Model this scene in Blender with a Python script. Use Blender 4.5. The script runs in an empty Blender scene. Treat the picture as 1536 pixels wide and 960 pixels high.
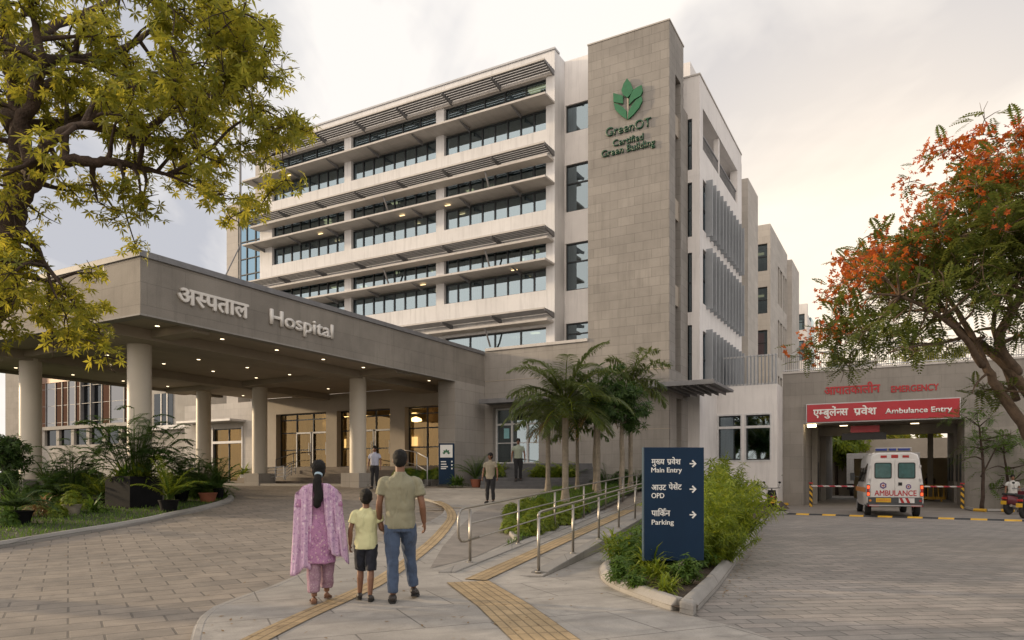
import bpy, bmesh, math, random
from mathutils import Vector, Matrix
random.seed(11)
R = random.random
def U(a, b): return a + (b - a) * R()
sc = bpy.context.scene
COL = sc.collection
F, CX, HY, EYE = 1065.0, 768.0, 715.0, 1.46       # lens (px of a 1536 px wide frame), centre, horizon row, eye height

# ------------------------------------------------------------------ frame of the building
O = Vector((-1.36, 35.4, 0)); AX = Vector((.874, -.486, 0)).normalized(); BX = Vector((.486, .874, 0)).normalized()
ROT = math.atan2(AX.y, AX.x)
def loc2w(a, b, z=0): return O + AX * a + BX * b + Vector((0, 0, z))
def ra(px, b):                                    # a of the building plane b=const seen at column px
    r = (px - CX) / F; s = O + BX * b
    return (r * s.y - s.x) / (AX.x - r * AX.y)
def rb(px, a):
    r = (px - CX) / F; s = O + AX * a
    return (r * s.y - s.x) / (BX.x - r * BX.y)
def zz(py, a, b): return EYE + (HY - py) / F * loc2w(a, b).y
def at(px, py, Y): return Vector(((px - CX) / F * Y, Y, EYE + (HY - py) / F * Y))
HP = [(-99, 0), (9.5, 0), (14, .15), (18.6, .36), (22.7, .62), (26, .82), (28.6, .97), (31.2, 1.10), (400, 1.10)]
def h(Y):
    for (y0, z0), (y1, z1) in zip(HP, HP[1:]):
        if Y <= y1: return z0 + (z1 - z0) * (Y - y0) / (y1 - y0)
    return 1.1
def G(px, py, off=0.0):                           # point of the sloping ground under a pixel
    lo, hi = 1.0, 60.0
    for _ in range(50):
        m = (lo + hi) / 2
        if HY + F * (EYE - h(m) - off) / m > py: lo = m
        else: hi = m
    return Vector(((px - CX) / F * lo, lo, h(lo) + off))
def G0(px, py, z=0.0):
    Y = (EYE - z) * F / (py - HY)
    return Vector(((px - CX) / F * Y, Y, z))

# ------------------------------------------------------------------ mesh collector
class MB:
    def __init__(s): s.v = []; s.f = []
    def add(s, vs, fs):
        n = len(s.v); s.v += [tuple(v) for v in vs]; s.f += [tuple(i + n for i in f) for f in fs]; return s
    def box(s, x0, x1, y0, y1, z0, z1):
        if x0 > x1: x0, x1 = x1, x0
        if y0 > y1: y0, y1 = y1, y0
        if z0 > z1: z0, z1 = z1, z0
        return s.add([(x0,y0,z0),(x1,y0,z0),(x1,y1,z0),(x0,y1,z0),(x0,y0,z1),(x1,y0,z1),(x1,y1,z1),(x0,y1,z1)],
              [(0,3,2,1),(4,5,6,7),(0,1,5,4),(1,2,6,5),(2,3,7,6),(3,0,4,7)])
    def mbox(s, M, sx, sy, sz):                   # box centred on M
        vs = [M @ Vector((x*sx/2, y*sy/2, z*sz/2)) for x,y,z in ((-1,-1,-1),(1,-1,-1),(1,1,-1),(-1,1,-1),(-1,-1,1),(1,-1,1),(1,1,1),(-1,1,1))]
        return s.add(vs, [(0,3,2,1),(4,5,6,7),(0,1,5,4),(1,2,6,5),(2,3,7,6),(3,0,4,7)])
    def ext(s, pts, vec):                         # polygon pushed along vec
        vec = Vector(vec); n = len(pts); p = [Vector(q) for q in pts]
        fs = [tuple(range(n-1, -1, -1)), tuple(range(n, 2*n))] + [(i, (i+1) % n, n+(i+1) % n, n+i) for i in range(n)]
        return s.add(p + [q + vec for q in p], fs)
    def rings(s, rs, cap=True, close=True):
        n = len(rs[0]); vs = [v for r in rs for v in r]; fs = []
        for k in range(len(rs) - 1):
            for i in range(n if close else n - 1):
                j = (i + 1) % n; fs.append((k*n+i, k*n+j, (k+1)*n+j, (k+1)*n+i))
        if cap: fs.append(tuple(range(n-1, -1, -1))); fs.append(tuple(range((len(rs)-1)*n, len(rs)*n)))
        return s.add(vs, fs)
    def tube(s, pts, r, n=8, cap=True):
        pts = [Vector(p) for p in pts]
        rr = r if isinstance(r, (list, tuple)) else [r] * len(pts)
        d0 = (pts[1] - pts[0]).normalized(); ref = Vector((0,0,1)) if abs(d0.z) < .9 else Vector((0,1,0))
        s1 = d0.cross(ref).normalized(); rs = []
        for i, p in enumerate(pts):
            d = (pts[min(i+1, len(pts)-1)] - pts[max(i-1, 0)])
            d = d.normalized() if d.length > 1e-9 else d0
            s1 = (s1 - d * s1.dot(d)); s1 = s1.normalized() if s1.length > 1e-6 else d.orthogonal().normalized()
            s2 = d.cross(s1)
            q = rr[i] if isinstance(rr[i], (list, tuple)) else (rr[i], rr[i])
            rs.append([p + s1*q[0]*math.cos(6.28318*k/n) + s2*q[1]*math.sin(6.28318*k/n) for k in range(n)])
        return s.rings(rs, cap)
    def lathe(s, prof, c=(0,0,0), n=20, cap=True):
        c = Vector(c)
        return s.rings([[c + Vector((r*math.cos(6.28318*k/n), r*math.sin(6.28318*k/n), z)) for k in range(n)] for r, z in prof], cap)
    def ell(s, c, rx, ry, rz, n=14, m=9, M=None):
        c = Vector(c); rs = []
        for j in range(m + 1):
            t = math.pi * j / m; t = min(max(t, .04), math.pi - .04)
            ring = [Vector((rx*math.sin(t)*math.cos(6.28318*k/n), ry*math.sin(t)*math.sin(6.28318*k/n), -rz*math.cos(t))) for k in range(n)]
            rs.append([c + ((M @ v) if M else v) for v in ring])
        return s.rings(rs)
    def leaf(s, p, d, side, L, W, droop=0.0):
        a = p + d*(L*.45) + side*(W*.5); b = p + d*(L*.45) - side*(W*.5); t = p + d*L; t.z -= droop*L
        n = len(s.v); s.v += [p[:], a[:], t[:], b[:]]; s.f.append((n, n+1, n+2, n+3))
    def blade(s, p, d, L, W, droop=.5, seg=3):    # arching strip
        d = d.normalized(); side = d.cross(Vector((0,0,1)))
        side = side.normalized() if side.length > 1e-3 else Vector((1,0,0))
        n = len(s.v); q = p.copy(); dd = d.copy()
        for i in range(seg + 1):
            t = i / seg; w = W * (.35 + 1.3*t*(1-t)*2) * (1 - t**4) * .5 + .0015
            s.v.append((q + side*w)[:]); s.v.append((q - side*w)[:])
            q = q + dd * (L/seg); dd = (dd + Vector((0,0,-droop/seg*(1+t)))).normalized()
        for i in range(seg): s.f.append((n+2*i, n+2*i+1, n+2*i+3, n+2*i+2))
    def build(s, name, m, parent=None, smooth=False, bevel=0, uv=True, loc=None, rz=0, label=None, fixn=False, angle=None):
        me = bpy.data.meshes.new(name); me.from_pydata(s.v, [], s.f)
        if fixn:
            bm = bmesh.new(); bm.from_mesh(me); bmesh.ops.recalc_face_normals(bm, faces=bm.faces); bm.to_mesh(me); bm.free()
        if uv: boxuv(me)
        if smooth: me.polygons.foreach_set('use_smooth', [True]*len(me.polygons))
        me.materials.append(m); me.update()
        if angle: me.set_sharp_from_angle(angle=math.radians(angle))
        o = bpy.data.objects.new(name, me); COL.objects.link(o)
        if parent: o.parent = parent
        if loc is not None: o.location = loc
        o.rotation_euler[2] = rz
        if bevel:
            b = o.modifiers.new('bevel', 'BEVEL'); b.width = bevel; b.segments = 2; b.limit_method = 'ANGLE'
        if label: o['label'] = label
        return o
def boxuv(me):
    uvl = me.uv_layers.new(name='UVMap').data; vs = me.vertices
    for p in me.polygons:
        n = p.normal; ax = max(range(3), key=lambda i: abs(n[i]))
        for li in p.loop_indices:
            c = vs[me.loops[li].vertex_index].co
            uvl[li].uv = (c.y, c.z) if ax == 0 else ((c.x, c.z) if ax == 1 else (c.x, c.y))
def tag(o, label, cat, group=None, kind=None):
    if label: o['label'] = label
    if cat: o['category'] = cat
    if group: o['group'] = group
    if kind: o['kind'] = kind
    return o
def empty(name, loc=(0,0,0), rz=0, label=None, cat=None, group=None):
    o = bpy.data.objects.new(name, None); COL.objects.link(o); o.location = loc; o.rotation_euler[2] = rz
    o.empty_display_size = .2
    return tag(o, label, cat, group)
def kids(o): return [c for c in bpy.data.objects if c.parent == o]
def copytree(o, loc=None, rz=None, scale=None, label=None, parent=None):
    c = o.copy(); COL.objects.link(c)
    if parent: c.parent = parent
    if loc is not None: c.location = loc
    if rz is not None: c.rotation_euler[2] = rz
    if scale is not None: c.scale = (scale,)*3 if isinstance(scale, (int, float)) else scale
    if label: c['label'] = label
    for k in kids(o): copytree(k, parent=c)
    return c

# ------------------------------------------------------------------ materials
class NT:
    def __init__(s, name):
        s.m = bpy.data.materials.new(name); s.m.use_nodes = True; s.t = s.m.node_tree; s.t.nodes.clear()
        s.out = s.n('ShaderNodeOutputMaterial')
    def n(s, typ, **kw):
        x = s.t.nodes.new(typ)
        for k, v in kw.items():
            if hasattr(x, k) and k not in ('inputs',): setattr(x, k, v)
        return x
    def l(s, a, b): s.t.links.new(a, b)
    def mix(s, fac, a, b, typ='MIX'):
        x = s.n('ShaderNodeMix', data_type='RGBA', blend_type=typ)
        for inp, v in ((x.inputs[0], fac), (x.inputs[6], a), (x.inputs[7], b)):
            if isinstance(v, (int, float)): inp.default_value = v
            elif isinstance(v, (tuple, list)): inp.default_value = (*v[:3], 1)
            else: s.l(v, inp)
        return x.outputs[2]
    def math(s, op, a, b=0.0):
        x = s.n('ShaderNodeMath', operation=op)
        for inp, v in ((x.inputs[0], a), (x.inputs[1], b)):
            if isinstance(v, (int, float)): inp.default_value = v
            else: s.l(v, inp)
        return x.outputs[0]
    def ramp(s, fac, stops):
        x = s.n('ShaderNodeValToRGB'); e = x.color_ramp.elements
        while len(e) < len(stops): e.new(.5)
        for i, (p, c) in enumerate(stops):
            e[i].position = p; e[i].color = (*c[:3], 1) if isinstance(c, (tuple, list)) else (c, c, c, 1)
        s.l(fac, x.inputs[0]); return x.outputs[0]
    def noise(s, vec, scale, detail=4, rough=.55, dist=0.0):
        x = s.n('ShaderNodeTexNoise'); x.inputs['Scale'].default_value = scale; x.inputs['Detail'].default_value = detail
        x.inputs['Roughness'].default_value = rough; x.inputs['Distortion'].default_value = dist
        if vec is not None: s.l(vec, x.inputs['Vector'])
        return x.outputs['Fac']
    def mapping(s, vec, scale=(1,1,1), rot=0, loc=(0,0,0)):
        x = s.n('ShaderNodeMapping'); x.inputs['Scale'].default_value = scale; x.inputs['Rotation'].default_value[2] = rot
        x.inputs['Location'].default_value = loc; s.l(vec, x.inputs['Vector']); return x.outputs[0]
    def bsdf(s, col, rough=.8, metal=0.0, bump=None, bumpd=.02, bumps=.4, **kw):
        b = s.n('ShaderNodeBsdfPrincipled')
        for inp, v in ((b.inputs['Base Color'], col), (b.inputs['Roughness'], rough), (b.inputs['Metallic'], metal)):
            if isinstance(v, (int, float)): inp.default_value = v
            elif isinstance(v, (tuple, list)): inp.default_value = (*v[:3], 1)
            else: s.l(v, inp)
        for k, v in kw.items(): b.inputs[k.replace('_', ' ')].default_value = v
        if bump is not None:
            bp = s.n('ShaderNodeBump'); bp.inputs['Strength'].default_value = bumps; bp.inputs['Distance'].default_value = bumpd
            s.l(bump, bp.inputs['Height']); s.l(bp.outputs[0], b.inputs['Normal'])
        return b
    def done(s, sh): s.l(sh.outputs[0] if hasattr(sh, 'outputs') else sh, s.out.inputs[0]); return s.m

def shade(c, k): return tuple(max(0, min(1, x*k)) for x in c)
def plain(name, col, rough=.5, metal=0.0, var=.12, scale=6, bump=.3, bumpd=.004, **kw):
    t = NT(name); tc = t.n('ShaderNodeTexCoord').outputs['Object']
    n = t.noise(tc, scale, 5, .6)
    c = t.mix(t.ramp(n, [(.3, 0.0), (.7, 1.0)]), shade(col, 1-var), shade(col, 1+var))
    return t.done(t.bsdf(c, rough, metal, bump=t.noise(tc, scale*6, 3) if bump else None, bumpd=bumpd, bumps=bump or .1, **kw))
def wallmat(name, col, bw=.8, bh=.4, mortar=.006, tone=.12, mcol=.55, stain=.25, rough=.85, off=0.0, streak=.3, bumpd=.006, rot=0, warm=None, grain=.08):
    """cladding: panels w x h metres with thin joints, every panel its own tone, blotches and rain streaks"""
    t = NT(name); uv = t.n('ShaderNodeTexCoord').outputs['UV']; v = t.mapping(uv, rot=rot) if rot else uv
    br = t.n('ShaderNodeTexBrick', offset=off, offset_frequency=2, squash=1.0)
    t.l(v, br.inputs['Vector'])
    for k, x in (('Scale', 1), ('Mortar Size', mortar), ('Mortar Smooth', .2), ('Bias', 0), ('Brick Width', bw), ('Row Height', bh)): br.inputs[k].default_value = x
    br.inputs['Color1'].default_value = (*shade(col, 1-tone), 1); br.inputs['Color2'].default_value = (*shade(warm or col, 1+tone), 1)
    br.inputs['Mortar'].default_value = (*shade(col, mcol), 1)
    n1 = t.noise(v, .55, 5, .6, .3); n2 = t.noise(t.mapping(v, (5, .35, 1)), 1.0, 5, .65)
    fine = t.noise(v, 38, 4, .7)
    c = t.mix(stain, br.outputs[0], t.ramp(n1, [(.35, shade(col, .62)), (.65, shade(col, 1.2))]), 'MIX')
    c = t.mix(t.math('MULTIPLY', t.ramp(n2, [(.5, 0.0), (.75, 1.0)]), streak), c, shade(col, .5))
    c = t.mix(grain, c, t.ramp(fine, [(.3, 0.0), (.7, 1.0)]), 'OVERLAY')
    hgt = t.math('ADD', t.math('MULTIPLY', br.outputs['Fac'], -1.0), t.math('MULTIPLY', fine, .25))
    return t.done(t.bsdf(c, rough, bump=hgt, bumpd=bumpd, bumps=.6))
def leafmat(name, cols, trans=.45, rough=.45):
    """leaf: every leaf its own tone, light passes through"""
    t = NT(name); g = t.n('ShaderNodeNewGeometry'); rnd = g.outputs['Random Per Island']
    tc = t.n('ShaderNodeTexCoord').outputs['Object']
    k = len(cols) - 1
    c = t.ramp(t.math('ADD', t.math('MULTIPLY', rnd, .62), t.math('MULTIPLY', t.noise(tc, 1.6, 2), .42)), [(.08 + .84*i/max(k, 1), cols[i]) for i in range(k+1)])
    b = t.bsdf(c, rough); b.inputs['Specular IOR Level'].default_value = .35
    tr = t.n('ShaderNodeBsdfTranslucent'); t.l(t.mix(.5, c, shade(cols[-1], 1.6)), tr.inputs[0])
    mx = t.n('ShaderNodeMixShader'); mx.inputs[0].default_value = trans
    t.l(b.outputs[0], mx.inputs[1]); t.l(tr.outputs[0], mx.inputs[2])
    return t.done(mx)
def glassmat(name, tint=(.55,.68,.75), body=(.5,.62,.68), refl=.35, rough=.02):
    """window glass: tinted see-through plus mirror reflection growing at grazing angles"""
    t = NT(name); fr = t.n('ShaderNodeFresnel'); fr.inputs['IOR'].default_value = 1.45
    gl = t.n('ShaderNodeBsdfGlossy'); gl.inputs['Color'].default_value = (*tint, 1); gl.inputs['Roughness'].default_value = rough
    tc = t.n('ShaderNodeTexCoord').outputs['Object']
    bp = t.n('ShaderNodeBump'); bp.inputs['Strength'].default_value = .06; bp.inputs['Distance'].default_value = .02
    t.l(t.noise(tc, .9, 1), bp.inputs['Height']); t.l(bp.outputs[0], gl.inputs['Normal'])
    tr = t.n('ShaderNodeBsdfTransparent'); tr.inputs[0].default_value = (*body, 1)
    ge = t.n('ShaderNodeNewGeometry'); fac = t.math('MULTIPLY', t.math('MINIMUM', t.math('ADD', fr.outputs[0], refl), 1.0), t.math('SUBTRACT', 1.0, ge.outputs['Backfacing']))
    mx = t.n('ShaderNodeMixShader'); t.l(fac, mx.inputs[0]); t.l(tr.outputs[0], mx.inputs[1]); t.l(gl.outputs[0], mx.inputs[2])
    return t.done(mx)
def emit(name, col, s):
    t = NT(name); e = t.n('ShaderNodeEmission'); e.inputs[0].default_value = (*col, 1); e.inputs[1].default_value = s; return t.done(e)

M = {}
M['tower'] = wallmat('tower_stone', (.275,.257,.236), .78, .41, .008, .11, .5, .34, off=.5, streak=.42)
M['podium'] = wallmat('podium_stone', (.31,.288,.262), 1.5, .62, .006, .07, .55, .38, off=.5, streak=.38)
M['canopy'] = wallmat('canopy_stone', (.25,.228,.20), 2.4, .62, .006, .09, .5, .5, streak=.42, off=.5, grain=.14)
M['pier'] = wallmat('pier_stone', (.34,.315,.285), .9, .62, .008, .09, .6, .25, off=0)
M['ambwall'] = wallmat('ambulance_wall_stone', (.27,.25,.225), 1.1, .62, .006, .09, .6, .35, off=.5, streak=.3)
M['farstone'] = wallmat('far_stone', (.47,.44,.405), .9, .45, .006, .08, .7, .25, off=.5, streak=.2)
M['white'] = wallmat('white_render', (.76,.735,.72), 60, 3.9, .004, .02, .85, .2, streak=.34, rough=.75)
M['panel'] = wallmat('facade_panel', (.72,.715,.72), 1.7, 50, .005, .03, .7, .2, streak=.42, rough=.7)
M['slab'] = wallmat('shelf_render', (.55,.52,.49), 60, 60, .002, .02, .9, .35, streak=.4, rough=.7)
M['soffit'] = plain('soffit_render', (.42,.365,.30), .7, var=.1, scale=.8, bump=.1)
M['beam'] = plain('beam_render', (.37,.32,.26), .7, var=.1, scale=.9, bump=.1)
M['colpaint'] = plain('column_paint', (.60,.545,.46), .42, var=.06, scale=.7, bump=.08)
M['louvre'] = plain('grey_aluminium', (.19,.19,.198), .55, .2, var=.15, scale=3)
M['finmetal'] = plain('blue_grey_fin', (.27,.29,.315), .55, .1, var=.08, scale=2)
M['lightmetal'] = plain('pale_aluminium', (.46,.46,.47), .45, .3, var=.1, scale=3)
M['steel'] = plain('brushed_steel', (.36,.335,.30), .36, .9, var=.12, scale=9)
M['frame'] = plain('dark_frame', (.035,.04,.045), .4, .4)
M['whiteframe'] = plain('white_frame', (.6,.6,.6), .5)
M['glass'] = glassmat('blue_glass', (.62,.78,.88), (.40,.50,.54), .40)
M['sideglass'] = glassmat('side_glass', (.55,.68,.76), (.30,.36,.38), .35)
M['lobbyglass'] = glassmat('lobby_glass', (.80,.58,.30), (.74,.68,.56), .13)
M['darkglass'] = glassmat('dark_glass', (.45,.5,.55), (.15,.15,.15), .12)
M['copperglass'] = glassmat('copper_glass', (.20,.11,.075), (.12,.07,.05), .35)
M['skyglass'] = glassmat('pale_glass', (.36,.37,.39), (.2,.2,.2), .6)
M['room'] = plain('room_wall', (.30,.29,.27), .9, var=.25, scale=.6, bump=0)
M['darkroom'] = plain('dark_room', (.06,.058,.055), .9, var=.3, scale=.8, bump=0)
M['lobbywall'] = plain('lobby_wall', (.46,.37,.22), .8, var=.15, scale=.6, bump=0)
M['lobbyfloor'] = plain('lobby_floor', (.30,.25,.19), .25, var=.15, scale=1, bump=0)
M['curtain'] = plain('curtain_cloth', (.55,.56,.52), .9, var=.2, scale=4)
M['lamp'] = emit('warm_lamp', (1, .76, .42), 10.0)
M['blueglass'] = glassmat('blue_curtain_glass', (.32,.50,.66), (.10,.16,.2), .62)
M['lampsoft'] = emit('room_lamp', (1, .72, .36), 2.2)
M['spot'] = emit('downlight_lamp', (1, .78, .50), 4.0)
M['letter'] = plain('white_letter', (.72,.69,.65), .5, var=.08, scale=2, bump=.05)
M['letterside'] = plain('letter_white_paint', (.78,.78,.76), .5, var=.02)
M['green'] = plain('green_sign_paint', (.012,.13,.05), .4, var=.15)
M['darkgreen'] = plain('dark_green_letter', (.01,.06,.03), .4, var=.2)
M['redletter'] = plain('red_letter', (.42,.022,.028), .45, var=.15)
M['redboard'] = plain('red_board', (.40,.018,.03), .35, var=.1, scale=1.2, bump=.05)
M['blueboard'] = plain('blue_board', (.0035,.022,.056), .6, var=.12, scale=1.5, bump=.05, Specular_IOR_Level=.25)
M['blueedge'] = plain('blue_board_edge', (.05,.085,.12), .4)
M['yellow'] = plain('yellow_paint', (.62,.36,.03), .55, var=.2, scale=5)
M['black'] = plain('black_paint', (.02,.02,.021), .5, var=.2)
M['rubber'] = plain('rubber', (.018,.018,.018), .85)
M['soil'] = plain('soil', (.07,.05,.035), .95, var=.4, scale=9, bump=.8, bumpd=.02)
M['bark'] = plain('bark', (.06,.04,.03), .95, var=.45, scale=7, bump=1.0, bumpd=.03)
M['palebark'] = plain('pale_bark', (.13,.09,.062), .95, var=.3, scale=7, bump=1.0, bumpd=.02)
M['palmbark'] = plain('palm_bark', (.27,.23,.18), .9, var=.25, scale=5, bump=.7, bumpd=.012)
M['kerb'] = wallmat('kerb_concrete', (.30,.285,.265), .9, 50, .01, .1, .5, .4, streak=.2)
M['concrete'] = wallmat('grey_concrete', (.34,.32,.29), 3, 3, .003, .05, .7, .4, streak=.3)
M['darkstep'] = plain('dark_granite', (.10,.10,.105), .5, var=.2, scale=3)
M['brownstep'] = plain('brown_granite', (.17,.135,.105), .55, var=.2, scale=3)
M['blackpot'] = plain('black_pot', (.006,.006,.007), .9, var=.3, Specular_IOR_Level=.25)
M['terracotta'] = plain('terracotta', (.26,.09,.05), .75, var=.15)
M['stonepot'] = plain('stone_pot', (.27,.24,.19), .85, var=.25, scale=12)
M['whitepot'] = plain('white_pot', (.6,.6,.57), .5)

# text ------------------------------------------------------------
def raw_text(s, bold=0.0, font=None):
    c = bpy.data.curves.new('t', 'FONT'); c.body = s; c.size = 1; c.offset = bold; c.resolution_u = 5
    o = bpy.data.objects.new('t', c); COL.objects.link(o); dg = bpy.context.evaluated_depsgraph_get(); dg.update()
    me = bpy.data.meshes.new_from_object(o.evaluated_get(dg)); bpy.data.objects.remove(o); bpy.data.curves.remove(c)
    return me
def xr(me): xs = [v.co.x for v in me.vertices]; return (min(xs), max(xs)) if xs else (0, 0)
_adv = {}
def adv(s):
    if s not in _adv: _adv[s] = xr(raw_text(s + '|'))[1] - xr(raw_text('|'))[1]
    return _adv[s]
HALF = {'स': .215, 'म': .17, 'न': .15, 'ख': .17, 'प': .17, 'ब': .15}
def word_mesh(tokens, bold=0.0, latin=False):
    """flat glyph mesh as a bmesh, baseline 0, starting at x=0; tokens: text, or ('half', c), ('rakar', c), ('reph', text)"""
    bm = bmesh.new(); x = 0.0
    if latin:
        me = raw_text(tokens, bold); bm.from_mesh(me); return bm
    def put(me, dx, cut=None):
        b2 = bmesh.new(); b2.from_mesh(me)
        if cut is not None:
            bmesh.ops.bisect_plane(b2, geom=b2.verts[:]+b2.edges[:]+b2.faces[:], plane_co=(cut,0,0), plane_no=(1,0,0), clear_outer=True)
        bmesh.ops.translate(b2, verts=b2.verts, vec=(dx,0,0))
        m2 = bpy.data.meshes.new('x'); b2.to_mesh(m2); b2.free(); bm.from_mesh(m2)
    for tk in tokens:
        if isinstance(tk, str): put(raw_text(tk), x); x += adv(tk)
        elif tk[0] == 'half':
            me = raw_text(tk[1]); a = adv(tk[1]); cut = a - HALF.get(tk[1], .16); put(me, x, cut); x += cut - .005
        elif tk[0] == 'rakar':
            put(raw_text(tk[1]), x); a = adv(tk[1])
            xs = x + a - .13
            vs = [bm.verts.new(c) for c in ((xs, .12, 0), (xs, .20, 0), (xs-.26, .03, 0), (xs-.24, -.045, 0))]
            bm.faces.new(vs); x += a
    return bm
def word_size(bm):
    xs = [v.co.x for v in bm.verts]; return min(xs), max(xs)
def place_word(bm, name, mat, parent, org, right, up, width, sy, depth, bold=0.0, label=None):
    """fit the flat word to WIDTH along RIGHT, unit height sy, and give it DEPTH along the normal"""
    x0, x1 = word_size(bm); sx = width / (x1 - x0)
    right = Vector(right).normalized(); up = Vector(up).normalized(); nrm = right.cross(up)
    me = bpy.data.meshes.new(name)
    offs = [(0, 0)] if not bold else [(0,0), (bold,0), (-bold,0), (0,bold*.8), (0,-bold*.8)]
    out = bmesh.new()
    for k, (ox, oy) in enumerate(offs):
        b = bm.copy(); d = depth - .0012*k
        for v in b.verts: v.co = Vector(((v.co.x - x0)*sx + ox, v.co.y*sy + oy, 0))
        r = bmesh.ops.extrude_face_region(b, geom=b.faces[:])
        vs = [g for g in r['geom'] if isinstance(g, bmesh.types.BMVert)]
        bmesh.ops.translate(b, verts=vs, vec=(0, 0, d))
        bmesh.ops.recalc_face_normals(b, faces=b.faces)
        m2 = bpy.data.meshes.new('x'); b.to_mesh(m2); b.free(); out.from_mesh(m2)
    for v in out.verts: v.co = Vector(org) + right*v.co.x + up*v.co.y + nrm*v.co.z
    out.to_mesh(me); out.free(); me.materials.append(mat)
    o = bpy.data.objects.new(name, me); COL.objects.link(o)
    if parent: o.parent = parent
    if label: o['label'] = label
    return o
# ------------------------------------------------------------------ ground
def groundmat(name, col, bw, bh, mortar, tone, rot, mcol=.5, off=.5, stain=.4, warm=None, rough=.75, bumpd=.006):
    t = NT(name); uv = t.n('ShaderNodeTexCoord').outputs['UV']; v = t.mapping(uv, rot=rot)
    br = t.n('ShaderNodeTexBrick', offset=off, offset_frequency=2, squash=1.0); t.l(v, br.inputs['Vector'])
    for k, x in (('Scale', 1), ('Mortar Size', mortar), ('Mortar Smooth', .3), ('Bias', 0), ('Brick Width', bw), ('Row Height', bh)): br.inputs[k].default_value = x
    br.inputs['Color1'].default_value = (*shade(col, 1-tone), 1); br.inputs['Color2'].default_value = (*shade(warm or col, 1+tone), 1)
    br.inputs['Mortar'].default_value = (*shade(col, mcol), 1)
    n1 = t.noise(v, .35, 6, .65, .6); n2 = t.noise(v, 2.3, 5, .7, .4); fine = t.noise(v, 60, 3, .7)
    c = t.mix(stain, br.outputs[0], t.ramp(n1, [(.36, shade(col, .5)), (.62, shade(col, 1.25))]))
    c = t.mix(.45, c, t.ramp(n2, [(.32, .30), (.66, .68)]), 'OVERLAY')
    c = t.mix(.15, c, t.ramp(fine, [(.3, 0.1), (.7, .9)]), 'OVERLAY')
    rg = t.math('ADD', t.math('MULTIPLY', n2, .4), rough - .28)
    n4 = t.noise(v, 1.1, 6, .75, 1.2); n5 = t.noise(t.mapping(v, (.25, 2.2, 1), rot=.5), 1.0, 4, .6, .5)
    c = t.mix(t.math('MULTIPLY', t.ramp(n4, [(.58, 0.0), (.67, 1.0)]), .5), c, shade(col, .42))
    c = t.mix(t.math('MULTIPLY', t.ramp(n5, [(.54, 0.0), (.68, 1.0)]), .42), c, shade(col, .5))
    c = t.mix(t.math('MULTIPLY', t.ramp(t.noise(v, 26, 2, .5), [(.70, 0.0), (.73, 1.0)]), .5), c, shade(col, .35))
    hgt = t.math('ADD', t.math('MULTIPLY', br.outputs['Fac'], -1.0), t.math('ADD', t.math('MULTIPLY', fine, .2), t.math('MULTIPLY', n2, .5)))
    b = t.bsdf(c, .7, bump=hgt, bumpd=bumpd, bumps=.7); t.l(rg, b.inputs['Roughness'])
    return t.done(b)
M['drive'] = groundmat('drive_pavers', (.262,.228,.192), .60, .38, .014, .14, math.radians(-32), .42, .5, .25, warm=(.285,.24,.195))
M['plaza'] = groundmat('plaza_slabs', (.345,.32,.288), 1.35, 1.1, .010, .07, math.radians(-24), .32, .5, .33, bumpd=.004)
M['bricks'] = groundmat('court_pavers', (.258,.238,.215), .42, .20, .011, .15, math.radians(-6), .36, .5, .25, warm=(.285,.25,.222))
M['asphalt'] = groundmat('smooth_path', (.25,.225,.20), 30, 30, .001, .02, 0, .9, 0, .35)
M['tactile'] = groundmat('tactile_tiles', (.40,.295,.165), .30, .10, .010, .08, 0, .45, 0, .28, warm=(.44,.32,.18), bumpd=.012)
M['base'] = groundmat('outer_ground', (.16,.145,.12), 30, 30, .001, .02, 0, .9, 0, .4)
M['lawnsoil'] = plain('lawn_soil', (.035,.045,.015), .95, var=.4, scale=6)

def sheet(name, poly, mat, zf, off, kind='structure', thick=0, rz=0.0, uvdir=None):
    """polygon (world x,y) laid on the ground profile zf, cut where the profile bends"""
    bm = bmesh.new(); vs = [bm.verts.new((p[0], p[1], 0)) for p in poly]; f = bm.faces.new(vs); f.normal_update()
    if f.normal.z < 0: f.normal_flip()
    for y, _ in HP[1:-1]:
        bmesh.ops.bisect_plane(bm, geom=bm.verts[:]+bm.edges[:]+bm.faces[:], plane_co=(0,y,0), plane_no=(0,1,0))
    bmesh.ops.triangulate(bm, faces=bm.faces[:])
    for v in bm.verts: v.co.z = zf(v.co.y) + off
    me = bpy.data.meshes.new(name); bm.to_mesh(me); bm.free(); boxuv(me)
    if uvdir is not None:
        c, s_ = math.cos(uvdir), math.sin(uvdir); l = me.uv_layers[0].data
        for d in l: u, v = d.uv; d.uv = (u*c + v*s_, -u*s_ + v*c)
    me.materials.append(mat); o = bpy.data.objects.new(name, me); COL.objects.link(o)
    if kind: o['kind'] = kind
    return o
zero = lambda y: 0.0
# line of the ramp's right edge and left edge
LR0, LRd = Vector((.45, 10.3)), Vector((.352, 1.0))
def ramp_x(Y, side): return LR0.x + LRd.x*(Y - LR0.y) - (1.60 if side < 0 else 0)
def zr(Y): return .03 + .0375 * (Y - 10.3)
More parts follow.
